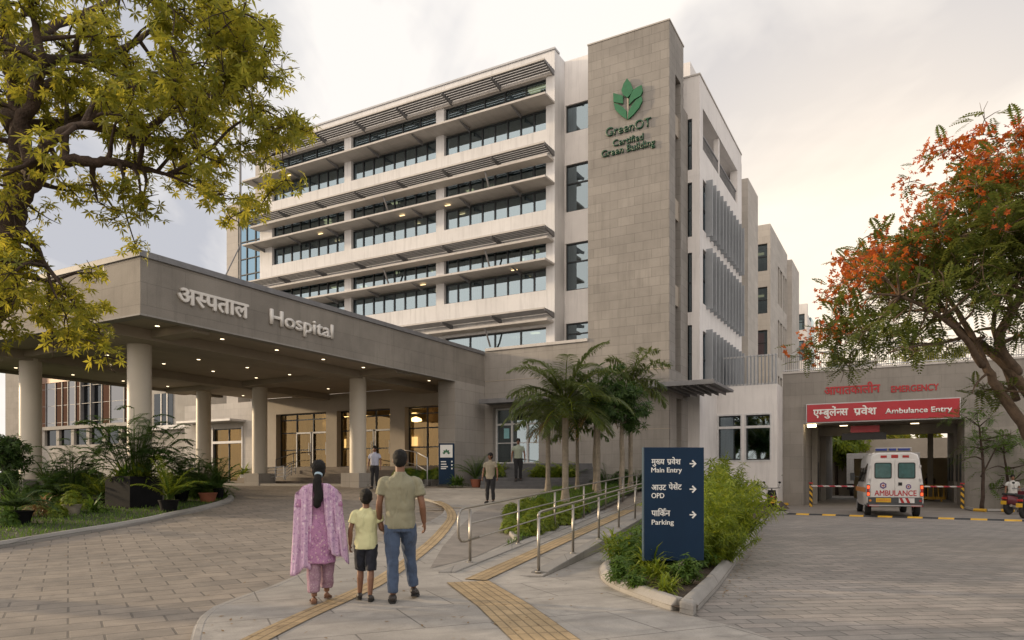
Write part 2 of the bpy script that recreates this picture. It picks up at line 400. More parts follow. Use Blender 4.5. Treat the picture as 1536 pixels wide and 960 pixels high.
# far terrain that everything rests on
o = MB().add([(-600,-60,-.16),(600,-60,-.16),(600,900,-.16),(-600,900,-.16)], [(0,1,2,3)]).build('ground', M['base']); o['kind'] = 'structure'
sheet('forecourt', [(-90,-6),(ramp_x(-6,1),-6),(ramp_x(31,1)-.3,31),(ramp_x(31,1)-.3,120),(-90,120)], M['drive'], h, -.08)
sheet('ambulance_road', [(-2.5,-6),(70,-6),(70,90),(12.5,90),(7.2,30),(ramp_x(10.4,1),10.4)], M['bricks'], zero, -.006)
P = lambda px, py: G(px, py)[:2]
edge = [(268,1010),(281,975),(291,940),(300,925),(320,910),(352,897),(400,881),(470,852),(560,816),(620,793),(650,779),(664,770),(668,762),(660,754),(640,748),(612,743),(585,738)]
plaza_poly = [(-3.9,-6),(-3.2,3)] + [P(*p) for p in edge] + [P(560,733),P(880,731)]
pr = [Vector((ramp_x(25,-1)+.05,25)), Vector((ramp_x(11.2,-1)+.05,11.2)), Vector((ramp_x(10.9,1)-.02,10.9)), Vector((ramp_x(17.5,1),17.5)), Vector((3.9,17.6)), Vector((1.5,9.6)), Vector((1.8,7.6)), Vector((2.3,6.9)), Vector((2.9,3.0)), Vector((3.5,-6))]
plaza_poly += [tuple(v[:2]) for v in pr]
# the part right of the ramp stays level, so lay it as a sheet of its own
sheet('plaza_paving', plaza_poly[:-8] + [(.10,10.3),(.75,9.7),(.2,8.2),(.9,6),(1.2,2.5),(1.6,-6)], M['plaza'], h, 0)
sheet('plaza_paving', [(1.6,-6),(1.2,2.5),(.9,6),(.2,8.2),(.75,9.7),(.10,10.3),(.46,10.3),(2.9,17.2),(3.7,17.2),(2.2,9.2),(1.9,7.4),(2.25,6.75),(3.1,3.0),(4.2,-6)], M['plaza'], zero, .001)
sheet('walking_path', [P(645,853),P(664,820),P(690,790),P(712,768),P(742,757),P(792,757),P(775,790),P(765,812),P(712,836)], M['asphalt'], h, .005)
# kerb along the plaza edge
def kerb(name, pts, w, hgt, zf, mat, inset=0, profile='box', label=None, cat='kerb', bev=.02, sidewall=.2):
    rs = []; n = len(pts); pts = [Vector(p[:2]) for p in pts]
    for i, p in enumerate(pts):
        d1 = (p - pts[i-1]).normalized() if i else (pts[1]-p).normalized(); d2 = (pts[i+1]-p).normalized() if i < n-1 else d1
        d = (d1+d2).normalized(); k_ = 1/max(.35, d.dot(d1)); nr = Vector((-d.y, d.x))*k_
        z = zf(p.y)
        if profile == 'box': pr = [(0,-sidewall),(0,hgt),(w,hgt),(w,-sidewall)]
        else: pr = [(0,-sidewall),(0,hgt*.45),(w*.45,hgt),(w,hgt),(w,-sidewall)]
        rs.append([(p.x + nr.x*u, p.y + nr.y*u, z + q) for u, q in pr])
    m = MB(); m.rings(rs)
    o = m.build(name, mat, bevel=bev, fixn=True); o['kind'] = 'structure'
    if label: o['label'] = label
    return o
def smoothline(pts, k=6):
    pts = [Vector(p[:2]) for p in pts]; out = []
    for i in range(len(pts)-1):
        a, b, c, d = pts[max(i-1,0)], pts[i], pts[i+1], pts[min(i+2,len(pts)-1)]
        for j in range(k):
            t = j/k; out.append(.5*((2*b)+(c-a)*t+(2*a-5*b+4*c-d)*t*t+(3*b-a-3*c+d)*t**3))
    out.append(pts[-1]); return out
kerb('plaza_kerb', smoothline([(-3.9,-6),(-3.2,3)] + [P(*p) for p in edge], 4), -.10, .003, h, M['plaza'])
# tactile strips
def strip(pts, w0, w1=None, zf=h, off=.009, name='tactile_path'):
    pts = [Vector(p[:2]) for p in pts]; n = len(pts); m = MB(); L = 0; uvs = []
    for i, p in enumerate(pts):
        d = (pts[min(i+1,n-1)] - pts[max(i-1,0)]).normalized(); nr = Vector((-d.y, d.x)); w = w0/2
        if i: L += (pts[i]-pts[i-1]).length
        m.v += [(p.x+nr.x*w, p.y+nr.y*w, zf(p.y)+off), (p.x-nr.x*w, p.y-nr.y*w, zf(p.y)+off)]; uvs += [(L, w0), (L, 0)]
    for i in range(n-1): m.f.append((2*i, 2*i+1, 2*i+3, 2*i+2))
    o = m.build(name, M['tactile']); me = o.data; l = me.uv_layers[0].data
    for lp in me.loops: l[lp.index].uv = uvs[lp.vertex_index]
    o['kind'] = 'structure'; return o
strip(smoothline([P(300,1010),P(380,962),P(455,925),P(520,896),P(575,868),P(618,838),P(650,812),P(668,792),P(678,775),P(670,760),P(655,752)], 5), .26)
strip([P(702,873),P(755,908),P(818,960),P(905,1030)], .60)
strip([Vector((ramp_x(y,-1)+.78, y)) for y in (9.9,10.6,12,15,20,27)], .33, zf=lambda y: max(zr(y)+.0, h(y) if y < 11 else 0), off=.012)
strip([P(700,762),P(640,762)], .22)
# ramp
m = MB(); ys = [10.3, 14, 18, 24, 30]
m.rings([[(ramp_x(y,-1), y, -.1), (ramp_x(y,-1), y, zr(y)), (ramp_x(y,1), y, zr(y)), (ramp_x(y,1), y, -.1)] for y in ys])
m.v = [tuple(v) for v in m.v]
ramp = m.build('access_ramp', M['plaza'], fixn=True, bevel=.012); ramp['kind'] = 'structure'
o = m2 = None
# kerb strips carrying the rail posts
for sd in (-1, 1):
    m = MB(); e = -.0 if sd > 0 else .0
    m.rings([[(ramp_x(y,sd)-sd*.24, y, zr(y)-.05), (ramp_x(y,sd)-sd*.24, y, zr(y)+.022), (ramp_x(y,sd)+sd*.012, y, zr(y)+.022), (ramp_x(y,sd)+sd*.012, y, -.1)] for y in (10.5,14,18,24,29.9)])
    o = m.build('ramp_edge', M['kerb'], fixn=True, bevel=.01); o['kind'] = 'structure'

# ------------------------------------------------------------------ handrails
def handrail(side, y0, y1, ys_posts, loop, label):
    root = empty('handrail', (ramp_x(y0,side), y0, zr(y0)), 0, label, 'handrail', 'steel handrails of the ramp')
    L = lambda y, z: (ramp_x(y,side)-ramp_x(y0,side)-side*.11, y-y0, zr(y)-zr(y0)+z)
    m = MB(); top = [L(y, .90) for y in (y0+.12, y0+.3, y0+4, y0+8, y1)]
    if loop:
        lo = [L(y0+.35,.38), L(y0-.22,.38), L(y0-.34,.40), L(y0-.42,.46), L(y0-.44,.55), L(y0-.44,.74), L(y0-.41,.84), L(y0-.34,.89), L(y0-.2,.905)]
        m.tube([Vector(p) for p in lo] + [Vector(p) for p in top[1:]], .019, 10)
    else: m.tube([L(y0-.02,.84), L(y0+.02,.885)] + top, .021, 10)
    m.build('top_rail', M['steel'], root, smooth=True)
    for z in (.38, .64) if loop else (.42, .80):
        MB().tube([L(y0+(.0 if loop else .02), z), L(y1, z)], .011 if not loop else .013, 8).build('mid_rail', M['steel'], root, smooth=True)
    for y in ys_posts:
        p = Vector(L(y, 0)); q = MB()
        q.tube([p + Vector((0,0,.015)), p + Vector((0,0,.87))], .023, 12)
        po = q.build('post', M['steel'], root, smooth=True)
        MB().lathe([(.055,.018),(.055,.034),(.03,.04)], p, 14).build('base_flange', M['steel'], po, smooth=True)
    return root
handrail(-1, 11.35, 27, [11.35, 13.6, 16.0, 18.6, 21.2, 23.8, 26.4], True, 'steel handrail with a rounded end loop, beside the planting bed and path')
handrail(1, 10.45, 27, [10.45, 12.35, 14.3, 16.3, 18.4, 20.8, 23.4, 26], False, 'steel handrail ending at the ramp foot on the side of the blue sign')

def LW0(a,b): p = loc2w(a,b); return (p.x, p.y)
# ------------------------------------------------------------------ planter beds, kerbs
tip = G0(1040, 925)
plR = [tip, G0(1078,883), G0(1137,800), G0(1160,772), Vector((10.8,27.6,0)), Vector((12.3,33,0))]
plL = [tip, G0(1000,915), G0(960,900), G0(925,886), G0(907,875), G0(900,864), G0(904,852), Vector((2.25,13.2,0)), Vector((3.6,17.4,0)), Vector((ramp_x(19,1)+.1,19,0)), Vector((ramp_x(29,1)+.1,29,0))]
kl = smoothline(plL[:9], 5)
kq = [v for v in reversed([Vector(v[:2]) for v in kl]) if v.x < 1.72 or v.y > 9]
t0_ = Vector(tip[:2]); dl_ = (kq[-1]-t0_).normalized(); dr_ = (Vector(plR[1][:2])-t0_).normalized()
kerb('planter_kerb', [q for q in kq if (q-t0_).length > .45] + [t0_+dl_*.345], .17, .14, zero, M['kerb'], profile='cham')
kerb('planter_kerb', [t0_+dr_*.345] + plR[1:], .17, .14, zero, M['kerb'], profile='cham')
bed = [v[:2] for v in kl] + [plL[9][:2], plL[10][:2], (ramp_x(31,1)+.2,31), (12.6,33.2)] + [p[:2] for p in reversed(plR[1:-1])]
bed_top = sheet('planting_bed', bed, M['soil'], lambda y: .06 + max(0, y-20)*.02, 0)
sn_ = abs(dl_.x*dr_.y-dl_.y*dr_.x); inn = t0_ + (dl_+dr_)*(.172/sn_); kk = .172/sn_
o = MB().ext([(*t0_,-.1), (*(t0_+dr_*kk),-.1), (*inn,-.1), (*(t0_+dl_*kk),-.1)], (0,0,.243)).build('planter_kerb', M['kerb'], fixn=True, bevel=.03); o['kind'] = 'structure'
# bed between ramp and path
LB = [P(774,813), P(764,803), P(758,788), P(764,772), P(782,760), P(806,746), P(826,737)]
lb = [Vector(p) for p in LB]
kerb('bed_kerb', smoothline(LB, 4), -.1, .09, h, M['kerb'])
LB2 = LB + [(1.7,29.2),(5.6,31.4),(8.2,29.8),(ramp_x(28,-1),28),(ramp_x(18,-1),18),(ramp_x(13,-1),13)]
sheet('planting_bed', LB2, M['lawnsoil'], h, .05)
# lawn island with the potted plants
IS = [(-140,845),(-60,832),(0,823),(60,813),(130,801),(200,789),(260,776),(305,766),(335,758),(349,752),(350,746),(340,741),(318,737),(280,733),(220,728),(150,723),(60,718),(-60,716)]
isl = [G(x, y, -.08)[:2] for x, y in IS]
hd = lambda y: h(y) - .08
kerb('island_kerb', smoothline([Vector(p) for p in isl[:14]], 4), .2, .13, hd, M['kerb'], profile='cham')
sheet('island_soil', [(-25,18)] + isl[:] + [(-45,31)], M['lawnsoil'], hd, .07)
# speed hump
p0, p1 = G0(1158,770.5), G0(1560,782.5); d = (p1-p0).normalized(); L = (p1-p0).length
hump = empty('speed_hump', p0, math.atan2(d.y, d.x), 'low black and yellow striped speed hump across the ambulance lane', 'speed hump')
n = 18
for i in range(n):
    m = MB(); x0, x1 = L*i/n, L*(i+1)/n - .004
    m.ext([(x0,-.17,-.006),(x0,-.1,.045),(x0,.1,.045),(x0,.17,-.006)], (x1-x0,0,0))
    m.build('stripe_segment', M['yellow'] if i % 2 == 0 else M['black'], hump, fixn=True, label='yellow segment' if i % 2 == 0 else None)

sheet('ambulance_apron', [G0(1166,770)[:2], G0(1560,783)[:2], (26,22.5), (24,30), LW0(34,8.6), LW0(34,34), LW0(12,34), LW0(12.9,8.3)], M['asphalt'], zero, .0)
# ------------------------------------------------------------------ hospital main building (local frame a, b, z)
HB = empty('hospital_building', O, ROT, 'tall white and stone hospital block with sunshade shelves and a stone tower', 'building')
aR, aL = ra(832, .65), ra(400, .65)
bR, bQ = .65, 1.8
TOP = 22.07
spans = [(ra(666,bR), ra(819,bR)), (ra(526.7,bR), ra(654,bR)), (ra(408,bR), ra(516.5,bR))]
FL = [18.33, 14.43, 10.53, 7.2]                    # window sill heights
W = MB(); D = 4.0
# piers
xs = [aL-.6, spans[2][0], spans[2][1], spans[1][0], spans[1][1], spans[0][0], spans[0][1], aR]
for i in (0, 2, 4, 6): W.box(xs[i], xs[i+1], bR, bR + .55, 5.6, TOP-.003)
# spandrels, also the floors of the rooms behind
lev = [(20.87, TOP), (17.0-.0, 18.33), (13.1, 14.43), (9.2-.45, 10.53), (5.6, 7.62)]
for z0, z1 in lev: W.box(aL-.597, aR-.003, bR+.003, bR + D, z0, z1)
W.box(aL-.6, aR, bR+D, 16, 5.6, TOP)
W.box(aR-.4, aR-.0015, bR+.553, bR+D, 5.6, TOP-.004); W.box(aL-.598, aL-.2, bR+.553, bR+D, 5.6, TOP-.004)
W.build('facade_wall', M['panel'], HB)
MB().box(aL-.66, aR+.04, bR-.06, bR+.5, TOP, TOP+.09).build('parapet_cap', M['lightmetal'], HB)
# lift of the light strip over the top windows
def window(parent, a0, a1, z0, z1, b, n, glass='glass', name='window', depth=.10, sill=False, hbars=(), trn=.035):
    fr = MB()
    fr.box(a0, a1, b, b+depth, z0, z0+.06); fr.box(a0, a1, b, b+depth, z1-.06, z1)
    for i in range(n+1):
        x = a0 + (a1-a0)*i/n; w = trn if 0 < i < n else .05
        fr.box(max(a0, x-w), min(a1, x+w), b+.001, b+depth-.001, z0+.061, z1-.061)
    for zb in hbars: fr.box(a0+.05, a1-.05, b+.002, b+depth-.002, zb-.03, zb+.03)
    w = fr.build(name, M['frame'], parent)
    MB().box(a0+.03, a1-.03, b+depth*.55, b+depth*.55+.012, z0+.04, z1-.04).build('pane', M[glass], w, uv=False)
    return w
rows = [(18.33, 19.38, 19.57, 20.87), (14.43, 15.48, 15.67, 17.0), (10.53, 11.58, 11.77, 13.1), (7.62, 7.64, 7.7, 8.75)]
for ri, (z0, z1, z2, z3) in enumerate(rows):
    for si, (a0, a1) in enumerate(spans):
        if ri < 3: window(HB, a0, a1, z0, z1, bR+.18, 8)
        window(HB, a0, a1, z2, z3, bR+.18, 8 if ri in (1,2) else (5 if ri == 0 else 4))
# slabs, louvres
for fi, zs in enumerate((19.41, 15.51, 11.61)):
    MB().box(aL-1.0, aR-.002, bR-1.02, bR+.3, zs+.05, zs+.155).build('sunshade_shelf', M['slab'], HB, bevel=.015)
    for k in range(7):
        x = aL-.2 + (aR-aL-.2)*k/6.5; MB().ext([(x,bR-.95,zs-.002),(x,bR,zs-.002),(x,bR,zs-.2)], (.07,0,0)).build('shelf_rib', M['louvre'], HB, fixn=True)
for fi in range(4):
    zl = 21.08 - 3.9*fi; lv = MB()
    for k in range(5):
        y = bR - .98 + k*.2
        lv.ext([(aL-.95, y, zl), (aL-.95, y+.145, zl), (aL-.95, y+.145, zl+.02), (aL-.95, y, zl+.02)], (aR-aL+.93, 0, 0))
    lo = lv.build('louvre_shade', M['louvre'], HB, fixn=True)
    ed = MB(); ed.box(aL-1.0, aR-.02, bR-1.05, bR-1.0, zl-.02, zl+.06); ed.build('shade_edge', M['slab'], lo)
    for k in range(8):
        br = MB(); x = aL-.95 + (aR-aL+.86)*k/7
        br.ext([(x, bR-1.0, zl-.02), (x, bR-1.0, zl-.09), (x, bR+.0, zl-.26), (x, bR+.0, zl-.02)], (.08, 0, 0))
        br.build('shade_bracket', M['louvre'], lo, fixn=True)
    if fi: 
        MB().box(aL-.7, aR-.05, bR-.72, bR+.002, zl-.50, zl-.38).build('lower_shelf', M['slab'], HB, bevel=.015)
        pm = MB()
        for s0, s1 in spans[:2]:
            x = (s0+s1)/2-.1; pm = MB(); pm.tube([(x,bR-.6,zl-.5),(x+.02,bR-.35,zl-1.0),(x,bR-.1,zl-1.35)], .05, 6); pm.build('drain_bracket', M['louvre'], HB)
    else: MB().box(aL-.2, aR-.05, bR-.12, bR-.003, zl-.24, zl-.1).build('light_trough', M['slab'], HB, bevel=.02)
# rooms behind the panes: curtains, lamps
cu = MB(); rnd = random.Random(5)
lampn = 0
for ri, (z0, z1, z2, z3) in enumerate(rows):
    for a0, a1 in spans:
        zt = z3; zb = z0
        for k in range(8):
            x = a0 + (a1-a0)*(k+.5)/8
            if rnd.random() < .45:
                w = rnd.uniform(.2,.75)
                n = 7
                cu = MB()
                for q in range(n): cu.box(x-w/2+w*q/n, x-w/2+w*(q+.8)/n, bR+.50+.04*(q%2), bR+.53+.04*(q%2), zb+.03, zt-.2)
                cu.build('curtain', M['curtain'], HB, uv=False)
            elif rnd.random() < .3 and ri < 3:
                w = (a1-a0)/8*.46; MB().box(x-w, x+w, bR+.34, bR+.36, zt-.2-rnd.uniform(.3,1.6), zt-.1).build('blind', M['curtain'] if rnd.random() < .5 else M['room'], HB, uv=False)
for ri, (z0, z1, z2, z3) in enumerate(rows):
    for si, (a0, a1) in enumerate(spans):
        for k in range(2):
            x = a0 + (a1-a0)*rnd.uniform(.1,.9); y = bR + rnd.uniform(1.0,2.6)
            MB().box(x-.22, x+.22, y-.11, y+.11, z3-.06, z3-.012).build('ceiling_lamp', M['lampsoft'], HB, uv=False)
x = spans[0][1]; MB().box(x-1.3, x-.2, bR+.6, bR+.9, 20.78, 20.85).build('ceiling_lamp', M['lampsoft'], HB, uv=False)
# warm fittings under the second shelf
for px_, zs in ((.55,15.5),(.7,15.5),(.25,15.5),(.12,19.4),(.62,11.6),(.9,11.6)):
    x = aL + (aR-aL)*px_; MB().box(x-.16, x+.16, bR-.5, bR-.42, zs-.022, zs-.003).build('shelf_lamp', M['lampsoft'], HB, uv=False)
# recessed wall Q between facade and tower
aT0, aT1 = ra(882, 0), ra(1004, 0)
Q = MB(); zq = [(18.48,19.85),(14.56,16.89),(10.66,13.0),(7.5,9.04)]
wq0, wq1 = ra(848.5, bQ), aT0 + .9
Q.box(aR, wq0, bQ, bQ+.4, 1.2, TOP-.01)
Q.box(wq1, wq1+.5, bQ, bQ+.4, 1.2, TOP-.01)
prev = TOP-.01
for z0, z1 in zq: Q.box(wq0, wq1, bQ+.002, bQ+.4, z1, prev); prev = z0
Q.box(wq0, wq1, bQ+.002, bQ+.4, 1.2, prev); Q.box(aR, 9, bQ+3, bQ+14, 1.2, TOP-.02)
Q.build('recessed_wall', M['white'], HB)
for i, (z0, z1) in enumerate(zq): window(HB, wq0, wq1, z0, z1, bQ+.1, 2, 'sideglass', hbars=() if i == 0 else ((z0+z1)/2+.25,))
# stone tower
b1 = rb(1025.2, aT1); bs0, bs1 = rb(1013, aT1), rb(1021, aT1); zt = 21.3
Tm = MB()
Tm.box(aT0, aT1, 0, bs0, 5.0, zt); Tm.box(aT0, aT1-.35, bs0-.001, bs1+.001, 5.0, zt-.001)
Tm.box(aT0, aT1-.001, bs1, b1, 5.0, zt-.002)
Tm.box(aT1-.36, aT1-.002, bs0, bs1, 19.4, zt-.003); Tm.box(aT1-.36, aT1-.002, bs0, bs1, 5.0, 6.2)
Tm.box(aT0+.3, aT1-.004, b1, 3.0, 5.2, 18.5)
T = Tm.build('stone_tower', M['tower'], HB)
sl = MB(); sl.box(aT1-.34, aT1-.3, bs0+.01, bs1-.01, 6.2, 19.4)
sl.build('slot_glass', M['sideglass'], T, uv=False)
sl = MB()
for z in (9.2, 13.1, 16.9): sl.box(aT1-.30, aT1-.1, bs0+.005, bs1-.005, z, z+.9)
sl.build('slot_panel', M['beam'], T)
MB().box(aT0-.03, aT1+.03, -.03, b1+.03, zt, zt+.06).build('tower_cap', M['farstone'], T)
# podium: stone base right of the canopy, with the side door opening
da0, da1 = ra(739, 0), ra(808, 0)
Pm = MB(); Pm.box(.001, da0, 0, 1.2, .8, 7.69); Pm.box(da1, aT1, 0, .65, .0, 5.0); Pm.box(da1, aT0-.001, 0, .65, 5.0, 7.689); Pm.box(da0, da1, 0.002, 1.2, 4.85, 7.688)
Pm.box(da1, da1+.02, .6, 1.2, 1, 7.6); Pm.box(0.002, 3.5, .003, 4, .5, 2.03); Pm.box(.002,.3,1.2,4,1,7.6)
pod = Pm.build('podium_wall', M['podium'], HB)
MB().box(.05, aT0-.002, -.07, .75, 7.69, 7.83).build('podium_cap', M['slab'], pod, bevel=.01)
gr = MB(); gr.box(.02, aT1+.012, -.012, .3, 6.18, 6.21); gr.box(3.2, aT1+.01, -.01, .3, 3.55, 3.58); gr.build('stone_joint', M['beam'], pod)
# lower right base of tower
Lb = MB(); Lb.box(aT1-.002, aT1+.0, .0, .1, 0, 5); Lb.box(8.6, aT1, .65, 1.1, 0, 4.999); Lb.box(8.6, aT1-.001, 1.9, 3.0, 0, 4.998); Lb.box(8.6, aT1-.3, 1.1, 1.9, 0, 4.99)
Lb.build('tower_base', M['podium'], HB)
window(HB, aT1-.5, aT1-.2, 1, 3.9, 1.5, 1)
# small canopies
c1 = MB(); c1.box(-.3+.6, 3.6, -1.0, -.002, 5.02, 5.16); c1.box(-.3+.6, 3.6, -1.05, -1.0, 4.98, 5.2)
c1.build('door_canopy', M['louvre'], HB, bevel=.01)
c2 = MB(); c2.box(7.9, 11.5, -.9, -.013, 5.30, 5.42); c2.box(aT1+.02, 11.5, -.02, 2.9, 5.302, 5.418)
for k in range(6): c2.box(aT1+.1+k*.33, aT1+.16+k*.33, -.8, 2.8, 5.18, 5.30)
c2.box(7.9, 11.52, -.98, -.9, 5.26, 5.46); c2.build('side_canopy', M['louvre'], HB, bevel=.01)
# side door
dr = MB(); zf_ = 2.07
dr.box(da0, da0+.09, .3, .42, zf_, 4.85); dr.box(da1-.09, da1, .3, .42, zf_, 4.85); dr.box(da0, da1, .301, .419, 4.76, 4.85); dr.box(da0, da1, .302, .418, 4.0, 4.09); 
for t in (.36, .70): dr.box(da0+(da1-da0)*t-.05, da0+(da1-da0)*t+.05, .303, .417, zf_, 4.8)
dr.box(da0, da1, .304, .416, zf_+.0, zf_+.1); dr.box(da0, da1, .31, .40, 3.1, 3.14)
ddr = dr.build('glazed_door', M['whiteframe'], HB)
MB().box(da0+.02, da1-.02, .36, .372, zf_, 4.8).build('pane', M['sideglass'], ddr, uv=False)
MB().box(da0+.45, da0+.75, .33, .345, 3.35, 3.85).build('door_notice', plain('pale_blue_notice', (.25,.5,.55), .5), ddr)
rm = MB(); rm.box(da0-.5, da1+1, 4.0, 4.1, 1.5, 5); rm.box(da0-.5, da1+1, .7, 4, 4.9, 5.0); rm.box(da0-.5, da1+.6, .65, 4, 1.9, 2.06)
rm.build('side_hall', M['room'], HB)
MB().box(da0+.2, da1+.2, 2.2, 2.5, 4.80, 4.86).build('ceiling_lamp', M['lampsoft'], HB, uv=False)

# white block with fins (right face a = aW)
bW = 3.0; aW = ra(1049.5, bW); bE = rb(1112, aW); bS = rb(1121, aW); bB = rb(1136, aW); zW = 20.26
lb0, lb1 = rb(1054.4, aW), rb(1106, aW)
Wm = MB()
Wm.box(aT1-.3, aW, bW, bW+.4, 18.96, zW)         # front face around its windows
f0, f1 = ra(1030.5, bW), ra(1038, bW)
Wm.box(f1, aW, bW+.001, bW+.4, 0, 18.96)
zf4 = [(15.9,18.3),(12.75,15.3),(9.2,12.0),(5.9,8.6)]
prev = 18.96
for z0, z1 in zf4: Wm.box(f0-.6, f1, bW+.002, bW+.4, z1, prev); prev = z0
Wm.box(f0-.6, f1, bW+.002, bW+.4, 0, prev)
# right face
rowsW = [(13.2,15.6),(9.7,12.3),(5.9,8.4)]; fb0, fb1 = rb(1057.5, aW), rb(1111, aW)
Wm.box(aW-.4, aW, bW+.4, bE, 18.96, zW-.001); Wm.box(aW-.4, aW-.001, bW+.4, lb0, 0, 18.96)
Wm.box(aW-.4, aW-.001, lb1, bE, 0, 18.96); Wm.box(aW-.4, aW-.002, lb0, lb1, 15.6, 17.0)
for (z0, z1), top in zip(rowsW, (15.6, 13.2, 9.7)): 
    if top != 15.6: Wm.box(aW-.4, aW-.002, lb0, lb1, z1, top)
Wm.box(aW-.4, aW-.002, lb0, lb1, 0, 5.9)
Wm.box(aW-2.6, aW-.402, bW+.4, bE, 15.6, 17.0); Wm.box(aW-2.6, aW-.402, bW+.4, bE, 18.962, zW-.002)
Wm.box(aW-2.7, aW-2.6, bW+.4, bE, 0, zW-.003); Wm.box(aW-2.6, aW-.41, bE-.2, bE-.001, 0, 18.97); Wm.box(5, aW-2.7, bW+.41, bE, 0, zW-.02)
Wm.build('white_wing_wall', M['white'], HB)
MB().box(aT1-.3, aW+.04, bW-.04, bE, zW, zW+.07).build('wing_cap', M['slab'], HB)
for z0, z1 in zf4: window(HB, f0-.6, f1, z0, z1, bW+.05, 1, 'sideglass', hbars=((z0+z1)/2,))
for z0, z1 in rowsW:
    g = MB(); g.box(aW-.2, aW-.18, fb0, fb1, z0, z1); w = g.build('window', M['sideglass'], HB, uv=False)
    fr = MB(); fr.box(aW-.18, aW-.12, fb0, fb1, (z0+z1)/2-.03, (z0+z1)/2+.03); fr.build('window_frame', M['frame'], w)
    for k in range(11):
        y = fb0 + (fb1-fb0)*(k+.3)/11
        MB().box(aW-.05, aW+.30, y, y+.10, z0-.15, z1+.15).build('sun_fin', M['finmetal'], w)
lg = MB(); m_ = (lb0*.55+lb1*.45); lg.box(aW-.3, aW-.05, m_-.12, m_+.12, 17, 18.96); lg.build('loggia_post', M['white'], HB)
lr = MB(); lr.box(aW-.12, aW-.06, lb0, lb1, 17.75, 17.82)
for k in range(60): y = lb0+(lb1-lb0)*k/60; lr.box(aW-.10, aW-.08, y, y+.02, 17, 17.75)
lr.build('loggia_railing', M['louvre'], HB, uv=False)
# stone end with slit windows
Se = MB(); Se.box(aW-2, aW-.35, bE, bS, 0, 19.9); Se.box(5, aW+.04, bS, bB, 0, 19.6)
Se.build('stone_end_wall', M['farstone'], HB)
se = MB()
for z in (15.5, 12, 9.5, 6.5): se.box(aW-.36, aW-.30, bE+.3, bS-.3, z, z+2.0)
se.build('slit_window', M['sideglass'], HB, uv=False)
MB().box(aW-.12, aW+.0, bE-.001, bE+.1, 0, 19.8).build('wall_edge', M['white'], HB)

# left wing
Lw = MB(); al0, al1 = ra(340, 2.2), ra(357, 2.2)
Lw.box(ra(383, 1.4), aL-.61, 1.4, 12, 6.3, TOP-.4)
Lw.box(al0, al1, 2.2, 12, 6.3, 19.7); Lw.box(al1, ra(383,1.4)+.3, 2.2, 12, 18.0, 19.7); Lw.box(al1, ra(383,1.4)+.3, 3.2, 12, 6.3, 18.0)
Lw.build('left_wing_wall', M['farstone'], HB)
zg = [zz(p, ra(370,2.2), 2.2) for p in (420, 397, 372, 345, 331)]
window(HB, ra(357,1.3), ra(396,1.3), 7.0, zg[-1]+.3, 1.3, 3, 'blueglass', 'curtain_wall', hbars=zg)
# ------------------------------------------------------------------ entrance canopy
ZB, ZT = 5.95, 7.69; A0, B0 = -15.9, -18.2
CN = empty('entrance_canopy', O, ROT, 'broad flat stone clad canopy on round columns over the drop-off', 'canopy')
fc = MB()
fc.box(A0, 0, B0, B0+.35, ZB, ZT-.18); fc.box(-.35, -.0015, B0+.351, -.001, ZB, ZT-.18)
fc.box(A0, A0+.35, B0+.351, -3, ZB, ZT-.18)
fc.build('fascia', M['canopy'], CN)
cp = MB(); cp.box(A0-.04, .05, B0-.05, B0+.5, ZT-.178, ZT); cp.box(-.5, .052, B0+.501, -.08, ZT-.178, ZT-.001); cp.build('roof_edge', M['louvre'], CN, bevel=.012)
MB().box(A0+.3, -.36, B0+.36, -.6, ZT-.4, ZT-.2).build('roof_deck', M['concrete'], CN)
lipm = MB(); lipm.box(A0, .02, B0-.02, B0+.3, ZB-.05, ZB-.002); lipm.box(-.3, .021, B0+.301, -2.7, ZB-.049, ZB-.003); lipm.build('drip_edge', M['kerb'], CN)
MB().box(A0+.36, -.352, B0+.352, -.61, ZB+.12, ZB+.2).build('soffit', M['soffit'], CN)
cols = [(-12.1,23.06),(-17.9,26.4),(-6.77,31.2),(-12.4,34.9),(-15.9,36.6)]
def w2l(x, y): d = Vector((x, y, 0)) - O; return d.dot(AX), d.dot(BX)
bm_ = MB(); cl = [w2l(*c) for c in cols]
for c in (cl[0], cl[2]): bm_.box(c[0]-.35, c[0]+.35, B0+.353, -.62, ZB-.22+(0 if c is cl[0] else .004), ZB+.119)
bm_.box(cl[1][0]-.35, cl[1][0]+.35, B0+.353, -.62, ZB-.222, ZB+.119)
for c in (cl[0], cl[2], cl[3]): bm_.box(A0+.36, -.352, c[1]-.3, c[1]+.3, ZB-.12+.003*c[1]/10, ZB+.1195)
bm_.build('soffit_beam', M['beam'], CN, bevel=.01)
for i, (x, y) in enumerate(cols):
    a, b = cl[i]; g = h(y)-.1; pz = g + .62
    co = MB(); co.lathe([(.36, g),(.36, ZB-.1)], (a, b, 0), 40); c = co.build('column', M['colpaint'], CN, smooth=True, angle=40)
    MB().box(a-.52, a+.52, b-.52, b+.52, g-.1, pz).build('plinth', M['pier'], c, bevel=.015)
rnd = random.Random(2)
for i in range(7):
    for j in range(7):
        a = A0 + 1.4 + i*2.15; b = B0 + 1.6 + j*2.35
        if any(abs(a-c[0]) < .5 or abs(b-c[1]) < .42 for c in cl[:4]): b += .75; a += .3
        d = MB(); d.lathe([(.09, ZB+.108),(.09, ZB+.122)], (a,b,0), 16); dl = d.build('downlight', M['lightmetal'], CN)
        MB().lathe([(.062, ZB+.10),(.062, ZB+.107)], (a,b,0), 16).build('lamp', M['spot'], dl, uv=False)
